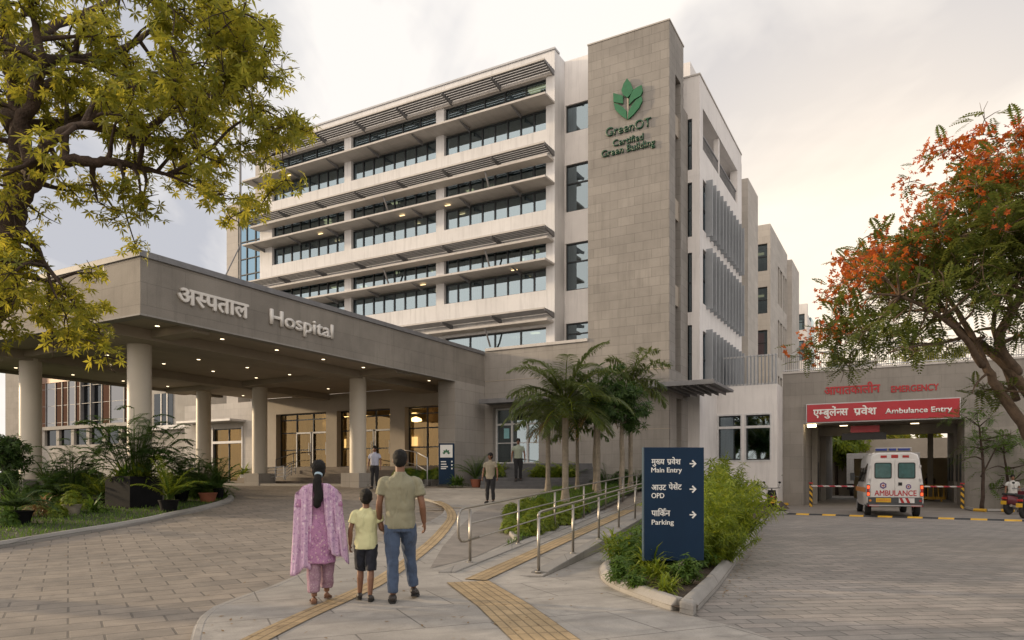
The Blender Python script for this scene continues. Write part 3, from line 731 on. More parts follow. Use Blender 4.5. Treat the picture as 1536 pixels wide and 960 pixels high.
# pier at the right end
pm = MB(); pm.box(-.95, .0, -2.65, -.004, .8, ZB-.001); pm.build('end_pier', M['pier'], CN)
MB().box(-1.0, .25, -3.2, -2.6, .7, 1.5).build('pier_base', M['pier'], CN, bevel=.02)
MB().tube([(-.3,B0+3.6+.0,ZT),(-.3,B0+3.6,ZT+5.6)], .035, 6).tube([(-.3,B0+3.6,ZT+1.2),(-.55,B0+3.2,ZT+.1)], .02, 6).build('mast', M['louvre'], CN)
# lettering on the canopy's long side
def canopy_word(toks, px0, px1, ytop, ybot, capu, latin=False, bold=0.0, tb=0.0):
    b0_, b1_ = rb(px0, 0), rb(px1, 0); bm = word_mesh(toks, tb, latin)
    z0 = zz(ybot, 0, b0_); z1 = zz(ytop, 0, b0_)
    return place_word(bm, 'lettering', M['letter'], CN, (.005, b0_, z0), (0,1,0), (0,0,1), b1_-b0_, (z1-z0)/capu, .07, bold=bold)
canopy_word(['अ', ('half','स'), 'पताल'], 266, 370.5, 431, 453, .62, bold=.022)
canopy_word('Hospital', 404, 498, 463.5, 485.3, .69, latin=True, tb=.012, bold=.012)

# ------------------------------------------------------------------ entrance wall under the canopy (part of the hospital building)
bE0 = -.6; ZD = 1.98
ew = MB()
segs = [(403,414,1),(414,489,0),(489,505,1),(505,585,0),(585,607,1),(607,684,0)]
ae = [ra(s[0], bE0) for s in segs] + [-.96]
for i, s in enumerate(segs):
    if s[2]: ew.box(ae[i], ae[i+1], bE0, bE0+.6, 1.0, 5.1)
ew.box(ae[0]-.9, ae[-1], bE0+.003, bE0+.6, 5.1, ZB+.1); ew.box(ae[0]-.9, ae[0]-.75, bE0+.004, 1.19, 1.0, 5.099); ew.box(ae[0]-.751, ae[0]-.001, bE0+.005, bE0+.3, 1.0, 5.098)
ew.build('entrance_wall', M['soffit'], HB)
MB().box(-22, -.96, 1.85, 8, 1.0, ZD-.003).box(ae[0]-.6, -.96, bE0-.3, 1.849, 1.0, ZD-.002).build('lobby_floor', M['lobbyfloor'], HB)
for i, s in enumerate(segs):
    if not s[2]:
        a0, a1 = ae[i], ae[i+1]; L = a1-a0
        w = window(HB, a0, a1, ZD, 5.1, bE0+.35, 3, 'lobbyglass', 'entrance_glazing', hbars=(4.0,4.75,3.0), trn=.03)
        if i in (1, 3):
            f = MB()
            for q0, q1 in ((.34,.64),(.66,.97)): 
                x0, x1 = a0+L*q0, a0+L*q1
                f.box(x0, x0+.07, bE0+.28, bE0+.34, ZD, 4.0); f.box(x1-.07, x1, bE0+.28, bE0+.34, ZD, 4.0); f.box(x0, x1, bE0+.28, bE0+.34, 3.93, 4.02)
                f.box(x1-.16, x1-.13, bE0+.24, bE0+.27, 2.7, 3.4)
            f.build('entrance_door', M['lightmetal'], w)
lw = MB(); lw.box(-22, -.96, 7.5, 7.7, ZD, 5.6); lw.box(-22, -.96, 1.85, 7.5, 5.3, 5.5); lw.box(ae[0]-.7, -.96, bE0+.61, 1.84, 5.3, 5.5)
lw.box(-22, -21.8, 1.85, 7.5, ZD, 5.3); lw.box(-7.2, -7.0, 6.2, 7.5, ZD, 4.2); lw.box(-20, ae[0]-.7, 1.85, 1.95, ZD, 5.3)
lw.build('lobby_wall', M['lobbywall'], HB)
for x in (-12.2,-9.9,-7.0,-4.5,-2.6):
    MB().box(x-.22,x+.22,1.6,2.05,ZD,5.3).build('lobby_pillar', M['palebark'] if x in (-9.9,-4.5) else M['lobbywall'], HB)
for x, w_, hh_ in ((-19.4,1.6,2.2),(-17.2,1.1,1.5),(-15,1.5,2.3),(-13.3,.9,1.4),(-11.6,1.5,1.6),(-8.6,1.1,2.2),(-5.3,1.2,1.2),(-3.4,1.4,2.3),(-1.7,.6,1.8)): MB().box(x-w_/2,x+w_/2,7.36,7.45,ZD+.4,ZD+.4+hh_).build('wall_panel', M['darkroom'] if w_ < 1.3 else M['brownstep'], HB)
for x, c_ in ((-16.2,'lampsoft'),(-10.1,'lampsoft'),(-6.6,'lampsoft')): MB().box(x-.45,x+.45,7.34,7.42,ZD+1.5,ZD+2.1).build('added_glow_panel', M[c_], HB, uv=False)  # glowing panels added to enliven the lobby's back wall
for x in (-18,-16.6,-14.1): MB().lathe([(.2,ZD),(.28,ZD+.5)], (x,6.3,0), 14).build('lobby_planter', M['blackpot'], HB)
for x in (-17.5,-12.8,-7.9,-3.1): MB().box(x-.5,x+.5,2.6,3.1,ZD,ZD+.45).box(x-.5,x+.5,3.1,3.2,ZD,ZD+.85).build('lobby_seat', M['frame'], HB)
lc = MB(); lc.box(-9.5,-7.2,4.2,5.0,ZD,ZD+1.1); lc.box(-4.6,-2.2,4.8,5.6,ZD,ZD+1.1); lc.build('reception_desk', M['palebark'], HB, bevel=.02)
for a in (-13,-11.5,-9.2,-7.6,-5.4,-3.7,-2.2):
    for b in (1.2, 4.4): MB().box(a-.18,a+.18,b-.18,b+.18,5.25,5.295).build('lobby_lamp', M['lamp'], HB, uv=False)
for a, b in ((-5.0,1.0),(-3.2,1.4)): MB().lathe([(.1,4.45),(.34,4.5),(.3,4.62),(.05,4.72)], (a,b,0), 16).build('pendant_lamp', M['lamp'], HB, uv=False)
# stone wing left of the entrance with its own door
wb = 1.2; wa0, wa1 = ra(277, wb), ra(400, wb)
wd0, wd1 = ra(320, wb), ra(363, wb)
wm = MB(); wm.box(wa0, wd0, wb, wb+.6, .9, 6.25); wm.box(wd1, ra(403,-.6)-.6, wb, wb+.6, .9, 6.25); wm.box(wd0, wd1, wb+.003, wb+.6, 4.6, 6.248); wm.box(wa0, ra(403,-.6)-.62, wb+.603, 12, 5.6, 6.24); wm.box(wa0, wa0+.5, wb+.604, 10, .9, 5.6); wm.box(wa0+.5, wa1-.6, 5, 5.2, .9, 5.6)
wm.build('stone_wing', M['farstone'], HB)
MB().box(ra(288,wb), ra(368,wb), wb-1.2, wb-.003, 4.98, 5.12).build('wing_canopy', M['lightmetal'], HB, bevel=.01)
w = window(HB, wd0, wd1, 1.1, 4.6, wb+.1, 2, 'lobbyglass', 'wing_door', hbars=(3.7,))
w2 = MB(); w2.box(wd0-.1, wd0, wb-.05, wb+.1, 1.1, 4.7); w2.box(wd1, wd1+.1, wb-.05, wb+.1, 1.1, 4.7); w2.box(wd0-.1, wd1+.1, wb-.051, wb+.1, 3.62, 3.78); w2.build('door_surround', M['lightmetal'], w)
MB().box((wd0+wd1)/2-.5,(wd0+wd1)/2+.5, 3.2, 3.5, 4.9, 5.0).build('ceiling_lamp', M['lamp'], HB, uv=False)

# entrance steps, apron
st = empty('entrance_steps', O, ROT, 'wide brown stone steps leading up to the lobby doors under the canopy', 'steps')
n = 5
for i in range(n):
    z = 1.06 + (ZD-1.08)*(i+1)/n; MB().box(-12.6, -1.3, -4.9+i*.42, -.9-.001*i, z-.3, z).build('step', M['brownstep'], st, bevel=.012)
MB().box(-15.2,-.4,-6.3,-4.4,.9,1.13).build('landing', M['concrete'], st, bevel=.02)
def rail(name, pts, label, hgt=.9, mid=2, mat='whiteframe', group=None, r=.025, cat='railing'):
    p0 = Vector(pts[0]); root = empty(name, p0, 0, label, cat, group); q = [Vector(p)-p0 for p in pts]
    MB().tube([p+Vector((0,0,hgt)) for p in q], r, 8).build('top_rail', M[mat], root, smooth=True)
    for k in range(mid):
        z = hgt*(k+1)/(mid+1); MB().tube([p+Vector((0,0,z)) for p in q], r*.6, 6).build('mid_rail', M[mat], root, smooth=True)
    for p in q: MB().tube([p, p+Vector((0,0,hgt))], r, 8).build('post', M[mat], root, smooth=True)
    return root
def LW(a, b, z): return loc2w(a, b, z)
rail('white_railing', [at(400,721,35.2), at(413,720,34.6), at(426,719,34.0)], 'low white slatted railing beside the shaded column plinth', .62, 3, group='white railings by the entrance steps')
rail('white_railing', [at(428,720,34.3), at(437,713,35.6), at(443,711,36.6)], 'short white railing at the foot of the entrance steps', .6, 3, group='white railings by the entrance steps')
rail('step_railing', [at(414,715,35.5), at(440,704,37.6), at(466,702,38.4)], 'dark handrail climbing the entrance steps before the doors', .85, 1, 'louvre')
r_ = rail('step_railing', [at(641,727,30.6), at(625,716,32.5), at(607,711,34.2)], 'pale tube handrail beside the flower bed and the blue totem', 1.15, 1, 'lightmetal')

# side steps in front of the glazed door
ss = empty('side_steps', (0,28.7,0), 0, 'dark grey stone steps up to the glazed side door', 'steps')
X0, X1 = -1.28, 2.6
for i in range(3): MB().box(X0, X1+.3*i, .36*i, 2.4, .7, .97+.15*(i+1)-.001*i).build('step', M['darkstep'], ss, bevel=.01)
for i in range(4): MB().box(X0-.4, X1+1.0, 2.1+.36*i, 6.0+.01*i, .9, 1.42+.16*(i+1)).build('step', M['darkstep'], ss, bevel=.01)
# logo and letters on the tower
def tpoly(pts, mat, d, name='leaf_emblem'):
    P3 = []
    for x, y in pts:
        px, py = 880 + x/6.4, 100 + y/6.4; a = ra(px, -.06); P3.append((a, -.035, zz(py, a, -.06)))
    return MB().ext(P3, (0, -d, 0)).build(name, mat, T, uv=False, fixn=True)
for pts in ([(392,118),(425,160),(449,225),(432,262),(395,303),(352,275),(338,235),(358,170)],
            [(530,182),(541,240),(520,285),(462,318),(408,372),(418,300),(446,236),(490,200)],
            [(531,290),(537,335),(505,400),(455,460),(400,512),(404,440),(440,372),(482,322)],
            [(262,355),(305,366),(352,395),(384,430),(390,510),(330,470),(280,420)],
            [(259,258),(352,285),(352,358),(262,345)]):
    tpoly(pts, M['green'], .09)
for pts in ([(387,300),(403,310),(404,500),(392,500)],): tpoly(pts, M['beam'], .05, 'emblem_stem')
def tower_word(s, px0, px1, ytop, ybot, mat, tb, capu=.69):
    a0, a1 = ra(px0, -.02), ra(px1, -.02); z0, z1 = zz(ybot, a0, -.02), zz(ytop, a0, -.02)
    return place_word(word_mesh(s, tb, True), 'lettering', M[mat], T, (a0, -.003, z0), (1,0,0), (0,0,1), a1-a0, (z1-z0)/capu, .07)
tower_word('GreenOT', 909, 977, 193.2, 206, 'darkgreen', .006)
tower_word('Certified', 919.5, 965.5, 211, 220.5, 'darkgreen', .010)
tower_word('Green Building', 902.5, 983, 227, 237, 'darkgreen', .012)
# ------------------------------------------------------------------ rear blocks
RB = empty('rear_block', O, ROT, 'stone block standing behind the tall hospital block with a red lit window', 'building')
b0 = 22.3; a0 = ra(1155.5, b0); zt = 19.3; be = rb(1181, a0); be2 = rb(1192, a0)
q0, q1 = a0-3.0, a0
wz = [(12.9+1.6, 16.9), (10.2, 12.5), (6.4, 9.2)]
fw0, fw1 = ra(1137, b0), ra(1151, b0)
fz = [(zz(405,a0,b0), zz(364,a0,b0)), (zz(469,a0,b0), zz(429,a0,b0)), (zz(534,a0,b0), zz(494,a0,b0))]
m = MB(); m.box(fw1, a0, b0, b0+.5, 0, zt); prev = zt
for z0, z1 in fz: m.box(fw0-2, fw1, b0+.002, b0+.5, z1, prev); prev = z0
m.box(fw0-2, fw1, b0+.002, b0+.5, 0, prev)
sl = [(rb(1167,a0), rb(1169.5,a0)), (rb(1170.5,a0), rb(1173.5,a0)), (rb(1175,a0), rb(1177,a0)), (rb(1178,a0), rb(1180,a0))]
zs = [(6.5,9.0),(10.4,13.2),(14.4,17.2)]
m.box(a0-.5, a0-.001, b0+.5, be, 17.2, zt-.001); m.box(a0-.5, a0-.001, b0+.5, be, 0, 6.5); m.box(a0-.5,a0-.001,b0+.5,be,9.0,10.4); m.box(a0-.5,a0-.001,b0+.5,be,13.2,14.4)
xs_ = [b0+.5] + [x for s in sl for x in s] + [be]
for i in range(0, len(xs_), 2): m.box(a0-.5, a0-.003, xs_[i], xs_[i+1], 6.4, 17.3)
m.box(a0-6, a0+.35, be, be2, 0, zt-.4); m.box(a0-8, a0-3, b0+3, be2, 0, zt-.01); m.box(a0-8, a0-.5, b0+.51, be2, zt-.3, zt-.02)
m.build('wall', M['farstone'], RB)
for k, (z0, z1) in enumerate(fz):
    window(RB, fw0-2, fw1, z0, z1, b0+.15, 2, 'sideglass', hbars=(z1-.9,))
    MB().box(fw0-1.5, fw1-.2, b0+1.6, b0+1.65, z0-.2, z1+.1).build('room_back_wall' , emit('red_glow_wall', (.8,.06,.03), .5) if k == 2 else M['darkroom'], RB, uv=False)  # lowest wall emits red itself, standing in for light in the room
MB().box(a0-.3, a0-.26, b0+.6, be-.1, 6, 17.4).build('pane', M['sideglass'], RB, uv=False)
for k in (0, 1): MB().box(fw0-.4, fw0+.4, b0+1.2, b0+1.5, fz[k][1]-.35, fz[k][1]-.25).build('ceiling_lamp', M['lampsoft'], RB, uv=False)
TBk = empty('pale_end_block', O, ROT, 'farthest pale rendered block seen over the railing past the rear block', 'building')
b0 = 40.5; a0 = ra(1211, b0); zt = zz(455, a0, b0); be = rb(1222, a0)
f0_, f1_ = ra(1194.5, b0), ra(1207, b0); m = MB(); prev = zt
fz = [(zz(494,a0,b0), zz(470,a0,b0)), (zz(540,a0,b0), zz(510,a0,b0))]
m.box(f1_, a0, b0, b0+.5, 0, zt); 
for z0, z1 in fz: m.box(f0_-3, f1_, b0+.002, b0+.5, z1, prev); prev = z0
m.box(f0_-3, f1_, b0+.002, b0+.5, 0, prev); m.box(a0-.5, a0-.001, b0+.5, be, 0, zt-1.2); m.box(a0-9, a0-4, b0+.6, be, 0, zt-.01); m.box(a0-9,a0-.5,b0+.51,be,zt-.3,zt-.02)
m.build('wall', M['white'], TBk)
for z0, z1 in fz: window(TBk, f0_-3, f1_, z0, z1, b0+.2, 3, 'sideglass', hbars=((z0+z1)/2,))
for z in (fz[0][0], fz[1][0]): MB().box(a0-.2, a0+.01, b0+3, b0+5.2, z, z+1.7).build('side_window', M['sideglass'], TBk, uv=False)

# ------------------------------------------------------------------ ambulance block: white low wall + portal
AB = empty('emergency_block', O, ROT, 'low emergency building with the open ambulance passage and a roof deck', 'building')
bL, bA = 6.5, 8.2; zP = 6.7
al0 = aW - .2; al1 = ra(1166, bL); aP = ra(1174.3, bA)
wA = [(ra(1078,bL), ra(1111,bL)), (ra(1119,bL), ra(1155,bL))]
zl = zz(577, 12, bL); zw0, zw1 = zz(690,12,bL), zz(622,12,bL)
m = MB(); m.box(al0, wA[0][0], bL, bL+.5, -.1, zl); m.box(wA[0][1], wA[1][0], bL, bL+.5, -.1, zl); m.box(wA[1][1], al1, bL, bL+.5, -.1, zl)
for w0, w1 in wA: m.box(w0, w1, bL+.002, bL+.5, -.1, zw0); m.box(w0, w1, bL+.002, bL+.5, zw1, zl-.001)
m.box(al1-.4, al1-.001, bL+.5, bA+.2, -.1, zl-.002); m.box(al0, al1-.4, bL+.5, 14, zl-.3, zl-.003)
m.build('white_wall', M['white'], AB)
for w0, w1 in wA:
    w = window(AB, w0, w1, zw0, zw1, bL+.12, 1, 'sideglass', hbars=(zz(640,12,bL),), trn=.03)
    MB().box(w0+.06, w1-.06, bL+.3, bL+.33, zz(638,12,bL), zw1).build('roller_blind', M['room'], w)
    fm = MB(); 
    for (x0,x1,y0,y1) in ((w0-.07,w0,zw0-.07,zw1+.07),(w1,w1+.07,zw0-.07,zw1+.07),(w0,w1,zw0-.07,zw0),(w0,w1,zw1,zw1+.07),(w0,w1,zz(640,12,bL)-.06,zz(640,12,bL)+.06)): fm.box(x0,x1,bL-.03,bL+.119,y0,y1)
    fm.build('window_surround', M['whiteframe'], w)
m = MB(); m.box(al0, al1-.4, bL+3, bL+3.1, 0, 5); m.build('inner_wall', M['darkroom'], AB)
# portal
o0, o1 = ra(1205, bA), ra(1447, bA); zo = zz(636, o0, bA); aEnd = 34
m = MB(); m.box(aP, o0, bA, bA+1.2, -.2, zP); m.box(o0, o1, bA+.002, bA+1.2, zo, zP); m.box(o1, aEnd, bA, bA+1.2, -.2, zP)
m.build('portal_wall', M['ambwall'], AB)
MB().box(aP-.03, aEnd, bA-.05, bA+1.3, zP, zP+.10).build('portal_cap', M['slab'], AB)
dep = 16.0
m = MB(); m.box(o0-.35, o0, bA+1.2, bA+dep, 0, zo+.3); m.box(o1, o1+.35, bA+1.2, bA+5.5, 0, zo+.3); m.box(o1, o1+.35, bA+8.5, bA+dep, 0, zo+.3); m.box(o1+.35, o1+4, bA+8.5, bA+8.8, 0, zo+.3)
m.build('passage_wall', M['pier'], AB)
MB().box(o0-.35, o1+4, bA+1.201, bA+dep, zo+.302, zP-.005).build('roof_deck_slab', M['beam'], AB)
m = MB(); m.box(o0+.02, o0+.3, bA+3.4, bA+3.7, 0, zo); m.box(o0+.02, o0+.3, bA+8, bA+8.3, 0, zo); m.box(o0, o1, bA+7.6, bA+7.9, zo-.25, zo+.29); m.box(o1-1.2,o1-.9,bA+12,bA+12.3,0,zo)
m.build('passage_beam', M['concrete'], AB)
for b in (2.2,5.0,9.5,12.5): MB().box(o1-.05,o1-.001,bA+b,bA+b+.9,1.2,2.6).build('notice_board', M['frame'], AB)
for b in (4.4,6.0): MB().box(o0+.001,o0+.04,bA+b,bA+b+1.0,.0,2.3).build('passage_door', M['frame'], AB)
for i in range(6):
    for t in (.2, .72):
        a = o0+(o1-o0)*t; b = bA+1.9+i*1.6; MB().box(a-.2,a+.2,b-.1,b+.1,zo+.27,zo+.299).build('ceiling_lamp', M['spot'], AB, uv=False)
MB().box(o0+.15,o0+.55,bA+.3,bA+.5,zo-.14,zo-.002).build('wall_lamp', M['lamp'], AB, uv=False)
xw = ra(1281, bA+dep)
MB().box(xw, o1+4, bA+dep, bA+dep+.3, 0, 2.7).build('rear_screen_wall', M['lobbywall'], AB)
# sunlit rear yard
m = MB(); m.box(o0-4, o1+10, bA+24, bA+24.4, -.1, 4.4); m.build('yard_wall', M['beam'], AB)
# red sign and letters
def face_rect(px0, px1, yt0, yb0, b): 
    a0, a1 = ra(px0,b), ra(px1,b); return a0, a1, zz(yb0,a0,b), zz(yt0,a0,b)
s = face_rect(1210.5, 1439.5, 607.6, 633.6, bA-.12)
sg = empty('ambulance_sign', O, ROT, 'long red signboard with white lettering over the ambulance passage', 'sign')
MB().box(s[0], s[1], bA-.14, bA-.01, s[2], s[3]).build('sign_board', M['redboard'], sg, bevel=.01)
m = MB(); t=.05
m.box(s[0]-t,s[1]+t,bA-.10,bA-.003,s[3]+.002,s[3]+t); m.box(s[0]-t,s[1]+t,bA-.10,bA-.003,s[2]-t,s[2]-.002); m.box(s[0]-t,s[0]-.002,bA-.10,bA-.003,s[2],s[3]); m.box(s[1]+.002,s[1]+t,bA-.10,bA-.003,s[2],s[3])
m.build('sign_frame', M['lightmetal'], sg)
def wall_word(toks, px0, px1, ytop, ybot, b, mat, parent, capu, latin, tb=0, bold=0, depth=.03):
    a0, a1 = ra(px0,b), ra(px1,b); z0, z1 = zz(ybot,a0,b), zz(ytop,a0,b)
    return place_word(word_mesh(toks, tb, latin), 'lettering', M[mat], parent, (a0, b, z0), (1,0,0), (0,0,1), a1-a0, (z1-z0)/capu, depth, bold=bold)
wall_word(['ए', ('half','म'), 'बुलें', ('half','न'), 'स'], 1220, 1272, 615, 624.5, bA-.141, 'letterside', sg, .62, False, bold=.014, depth=.02)
wall_word([('rakar','प'), 'वेश'], 1281, 1314.5, 613, 622.5, bA-.141, 'letterside', sg, .62, False, bold=.014, depth=.02)
wall_word('Ambulance Entry', 1328, 1428, 613, 620.6, bA-.141, 'letterside', sg, .69, True, tb=.006, bold=.008, depth=.02)
wall_word(['आपातकालीन'], 1237, 1320, 581.5, 592.5, bA-.005, 'redletter', AB, .62, False, bold=.016, depth=.03)
wall_word('EMERGENCY', 1337, 1408, 579.3, 588.6, bA-.005, 'redletter', AB, .69, True, tb=.0, bold=.010, depth=.03)
# hanging boards inside the passage
hb = empty('hanging_sign', LW((o0+o1)/2-.6, bA+1.0, 0), ROT, 'small red board over a black display board hanging in the passage', 'sign')
z1_ = zo
MB().box(-.75,.55,-.03,.03,z1_-.45,z1_-.12).build('red_board', M['redboard'], hb); MB().box(-1.15,.85,-.04,.04,z1_-.82,z1_-.48).build('display_board', M['black'], hb)
m = MB(); 
for x in (-.6,.4): m.box(x-.015,x+.015,-.01,.01,z1_-.14,z1_+.25)
m.build('hanger', M['louvre'], hb)
# railing with broad fins on the left and thin bars on the right
rl = empty('deck_railing', O, ROT, 'long metal railing of broad fins and thin bars round the roof deck', 'railing')
zr0, zr1 = zP+.12, zz(531.5, aP, bA)
m = MB(); m.box(al0+.2, al1, bL+.05, bL+.12, zl+.0, zl+.09); m.box(al0+.2,al1,bL+.05,bL+.12, zr1-.07-.2, zr1-.2); 
m.box(aP, aEnd, bA+.05, bA+.11, zr1-.06, zr1); m.box(aP, aEnd, bA+.05, bA+.11, zr0+.04, zr0+.09); m.build('handrail', M['lightmetal'], rl)
m = MB(); x = al0+.3
while x < al1: m.box(x, x+.035, bL-.03, bL+.16, zl+.0, zr1-.2); x += .17
fb = m.build('fin_panel', M['finmetal'], rl)
m = MB(); x = aP+.1
while x < aEnd: m.box(x, x+.022, bA+.065, bA+.09, zr0, zr1-.06); x += .095
fb = m.build('bar_panel', M['louvre'], rl, uv=False)

# yellow/black posts, boom barriers
def striped(name, col1='yellow', col2='black', sc_=6):
    t = NT(name); tc = t.n('ShaderNodeTexCoord').outputs['Object']; w = t.n('ShaderNodeTexWave'); w.wave_type = 'BANDS'; w.bands_direction = 'DIAGONAL'
    w.inputs['Scale'].default_value = sc_; w.inputs['Distortion'].default_value = 0; t.l(tc, w.inputs[0])
    c1 = (.62,.36,.03) if col1 == 'yellow' else (.6,.58,.56); c2 = (.02,.02,.02) if col2 == 'black' else (.4,.03,.05)
    return t.done(t.bsdf(t.ramp(w.outputs['Fac'], [(.46, c1), (.54, c2)]), .5))
M['hazard'] = striped('hazard_stripes', sc_=2.2); M['boomstripe'] = striped('boom_stripes', 'white', 'red', 1.2)
def barrier(px, py, Yh, length, dirn, label, ang=0):
    p = G0(px, py); root = empty('boom_barrier', p, ROT, label, 'barrier')
    MB().box(-.07,.07,-.07,.07,0,1.12).build('post', M['hazard'], root, bevel=.01)
    MB().box(-.09,.09,-.09,.09,1.12,1.18).build('cap', M['redboard'], root)
    MB().tube([(0,-.1,1.0),(dirn*length,-.1,1.0)], .035, 8).build('boom', M['boomstripe'], root)
    return root
barrier(1216.5, 760, 0, 1.9, 1, 'striped barrier post beside the grey pier with its boom over the lane')
barrier(1443.5, 763, 0, 2.3, -1, 'striped barrier post at the shrub side with boom behind the ambulance')
kerbc = [G0(1160,768,.0), G0(1178,758), G0(1204,757)]
pk = empty('painted_kerb', kerbc[0], 0, 'yellow painted kerb edge at the foot of the portal pier by the scooter', 'kerb')
for i in range(2):
    q = kerbc[i+1]-kerbc[0]; p = kerbc[i]-kerbc[0]; m = MB(); m.tube([p+Vector((0,0,.05)), q+Vector((0,0,.05))], .09, 6); m.build('kerb_segment', M['yellow'], pk)
kp = [G0(1449,764), G0(1462,767), G0(1480,768), G0(1500,768), G0(1520,768)]
pk = empty('painted_kerb', kp[0], 0, 'rounded kerb with yellow segments under the small trees by the motorbikes', 'kerb')
for i in range(4):
    q = kp[i+1]-kp[0]; p = kp[i]-kp[0]; m = MB(); m.tube([p+Vector((0,0,.05)), q+Vector((0,0,.05))], .09, 6); m.build('kerb_segment', M['yellow'] if i in (1,3) else M['kerb'], pk)
bb = empty('blue_post', G0(1451, 757), 0, 'slim dark blue post beside the passage corner under the shrub', 'post')
MB().tube([(0,0,0),(0,0,3.2)], .06, 10).build('shaft', M['blueboard'], bb); MB().lathe([(.08,1.6),(.08,2.1)], n=12).build('band', plain('sky_blue_paint', (.06,.2,.4)), bb)

# ------------------------------------------------------------------ glass building far left
FB = empty('office_building', O, ROT, 'far building with copper and pale glass bays above a white ribbed base', 'building')
bF = 14.0; e0, e1 = ra(62,bF)-3, ra(262,bF); zf0 = zz(640, ra(110,bF), bF); zf1 = 14.5
eL, eR = ra(8,bF-1.0), ra(31,bF-1.0)
MB().box(eL, eR, bF-1.0, bF+10, .5, zf1).build('stone_flank', M['ambwall'], FB)
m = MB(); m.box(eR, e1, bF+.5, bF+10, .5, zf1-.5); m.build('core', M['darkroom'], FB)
m = MB(); m.box(eR, e1+6, bF-.25, bF+.5, zf0-.25, zf0+.12); m.box(eR, e1+6, bF-.05, bF+.5, .5, zf0-2.0)
n=9
for i in range(n+1):
    x = eR + (e1-eR)*i/n; m.box(x-.28, x+.28, bF-.08, bF+.45, zf0-2.0, zf0-.25)
m.build('white_base', M['concrete'], FB)
MB().box(eR, e1, bF+.2, bF+.25, zf0-2, zf0-.25).build('ribbon_pane', M['darkglass'], FB, uv=False)
x = eR; k = 0; kinds = ['frame','copperglass','copperglass','skyglass','copperglass','copperglass','skyglass','copperglass','darkbay','darkbay','copperglass','skyglass','copperglass','skyglass','copperglass','darkbay']
wds = [.9,.8,.9,1.5,1.0,.9,1.1,.7,1.5,1.6,1.1,1.9,1.1,.8,1.2,2.4]; sc_ = (e1-eR-1)/sum(wds)
for kd, wd in zip(kinds, wds):
    wd *= sc_; m = MB()
    if kd == 'darkbay': m.box(x, x+wd-.12, bF+.35, bF+.40, zf0+.12, zf1-.5); mm = M['darkglass']
    elif kd == 'frame': m.box(x, x+wd-.05, bF+.2, bF+.3, zf0+.12, zf1-.5); mm = M['frame']
    else: m.box(x+.05, x+wd-.08, bF+.02, bF+.06, zf0+.12, zf1-.5); mm = M[kd]
    g = m.build('glass_bay', mm, FB, uv=False)
    f = MB(); f.box(x-.06, x+.05, bF-.06, bF+.4, zf0+.12, zf1-.5)
    for q in range(6): z = zf0+.5+q*1.9; f.box(x, x+wd, bF-.0, bF+.08, z, z+.05)
    f.build('mullion', M['louvre'], g, uv=False); x += wd
for z in (zf0+5.0, zf0+10): MB().box(eR, e1, bF-.08, bF+.35, z, z+.85).build('spandrel_band', plain('copper_band', (.16,.085,.055), .4, .3), FB)
# a set-back block seen between column and stone wing
GB = empty('glass_annexe', O, ROT, 'grey glazed annexe with a dark round motif window behind the stone wing', 'building')
bg = 8.0; g0, g1 = ra(226,bg), ra(280,bg)
MB().box(g0, g1+3, bg, bg+5, 1, 9.5).build('wall', M['concrete'], GB)
m = MB(); m.box(ra(232,bg), ra(260,bg), bg-.05, bg-.01, zz(640,g0,bg), zz(592,g0,bg)); m.build('window', M['darkglass'], GB, uv=False)
m = MB()
for p in (243, 252): x = ra(p,bg); m.box(x-.05,x+.05,bg-.1,bg-.05,zz(640,g0,bg), zz(592,g0,bg))
m.build('window_frame', M['lightmetal'], GB)
MB().box(ra(225,bg), g1+2, bg-.5, bg-.003, zz(646,g0,bg), zz(640,g0,bg)).build('ledge', M['white'], GB)

# hazy far treeline/hill beyond
# ------------------------------------------------------------------ blue direction totem near the ramp
Yb = 9.8; pL, pR = at(966,0,Yb), at(1056.5,0,Yb); wT = pR.x-pL.x; zt_ = EYE+(HY-671)*Yb/F; zb_ = EYE+(HY-841)*Yb/F
TS = empty('direction_sign', ((pL.x+pR.x)/2, Yb, .07), math.radians(2.0), 'tall navy blue signboard with three bilingual lines and white arrows', 'sign')
zt_ -= .07; zb_ -= .07
MB().box(-wT/2, wT/2, 0, .085, zb_, zt_).build('board', M['blueboard'], TS, bevel=.006)
MB().box(-wT/2-.012, -wT/2, -.004, .09, zb_, zt_).build('board_edge', M['blueedge'], TS)
m = MB(); m.box(.06,.15,.02,.07,-.05,zb_+.1); m.build('post', M['steel'], TS)
kx = Yb/F
def sx(px): return (px-1011.2)*kx
def sz(py): return EYE-.07+(HY-py)*kx
def sign_word(toks, px0, px1, yt, yb, capu, latin, tb=0, bold=0):
    return place_word(word_mesh(toks, tb, latin), 'lettering', M['letterside'], TS, (sx(px0), -.0005, sz(yb)), (1,0,0), (0,0,1), sx(px1)-sx(px0), (sz(yt)-sz(yb))/capu, .004, bold=bold)
sign_word(['मु', ('half','ख'), 'य'], 977, 996.5, 689, 696.5, .62, False, bold=.0024)
sign_word([('rakar','प'), 'वेश'], 1000.5, 1021, 689, 696.5, .62, False, bold=.0024)
sign_word('Main Entry', 976.7, 1022.7, 701.3, 708.5, .69, True, bold=.0018)
sign_word(['आउट'], 977, 999, 727.5, 735, .62, False, bold=.0024)
sign_word(['पेसेंट'], 1003, 1022.5, 727, 734.3, .62, False, bold=.0024)
sign_word('OPD', 977, 996, 739.5, 747, .70, True, bold=.0018)
sign_word(['पाकि'.replace('कि','िक'), 'ं', 'न'], 977, 1005, 766, 774, .62, False, bold=.0024)
sign_word('Parking', 977.3, 1010.5, 779.5, 786.8, .69, True, bold=.0018)
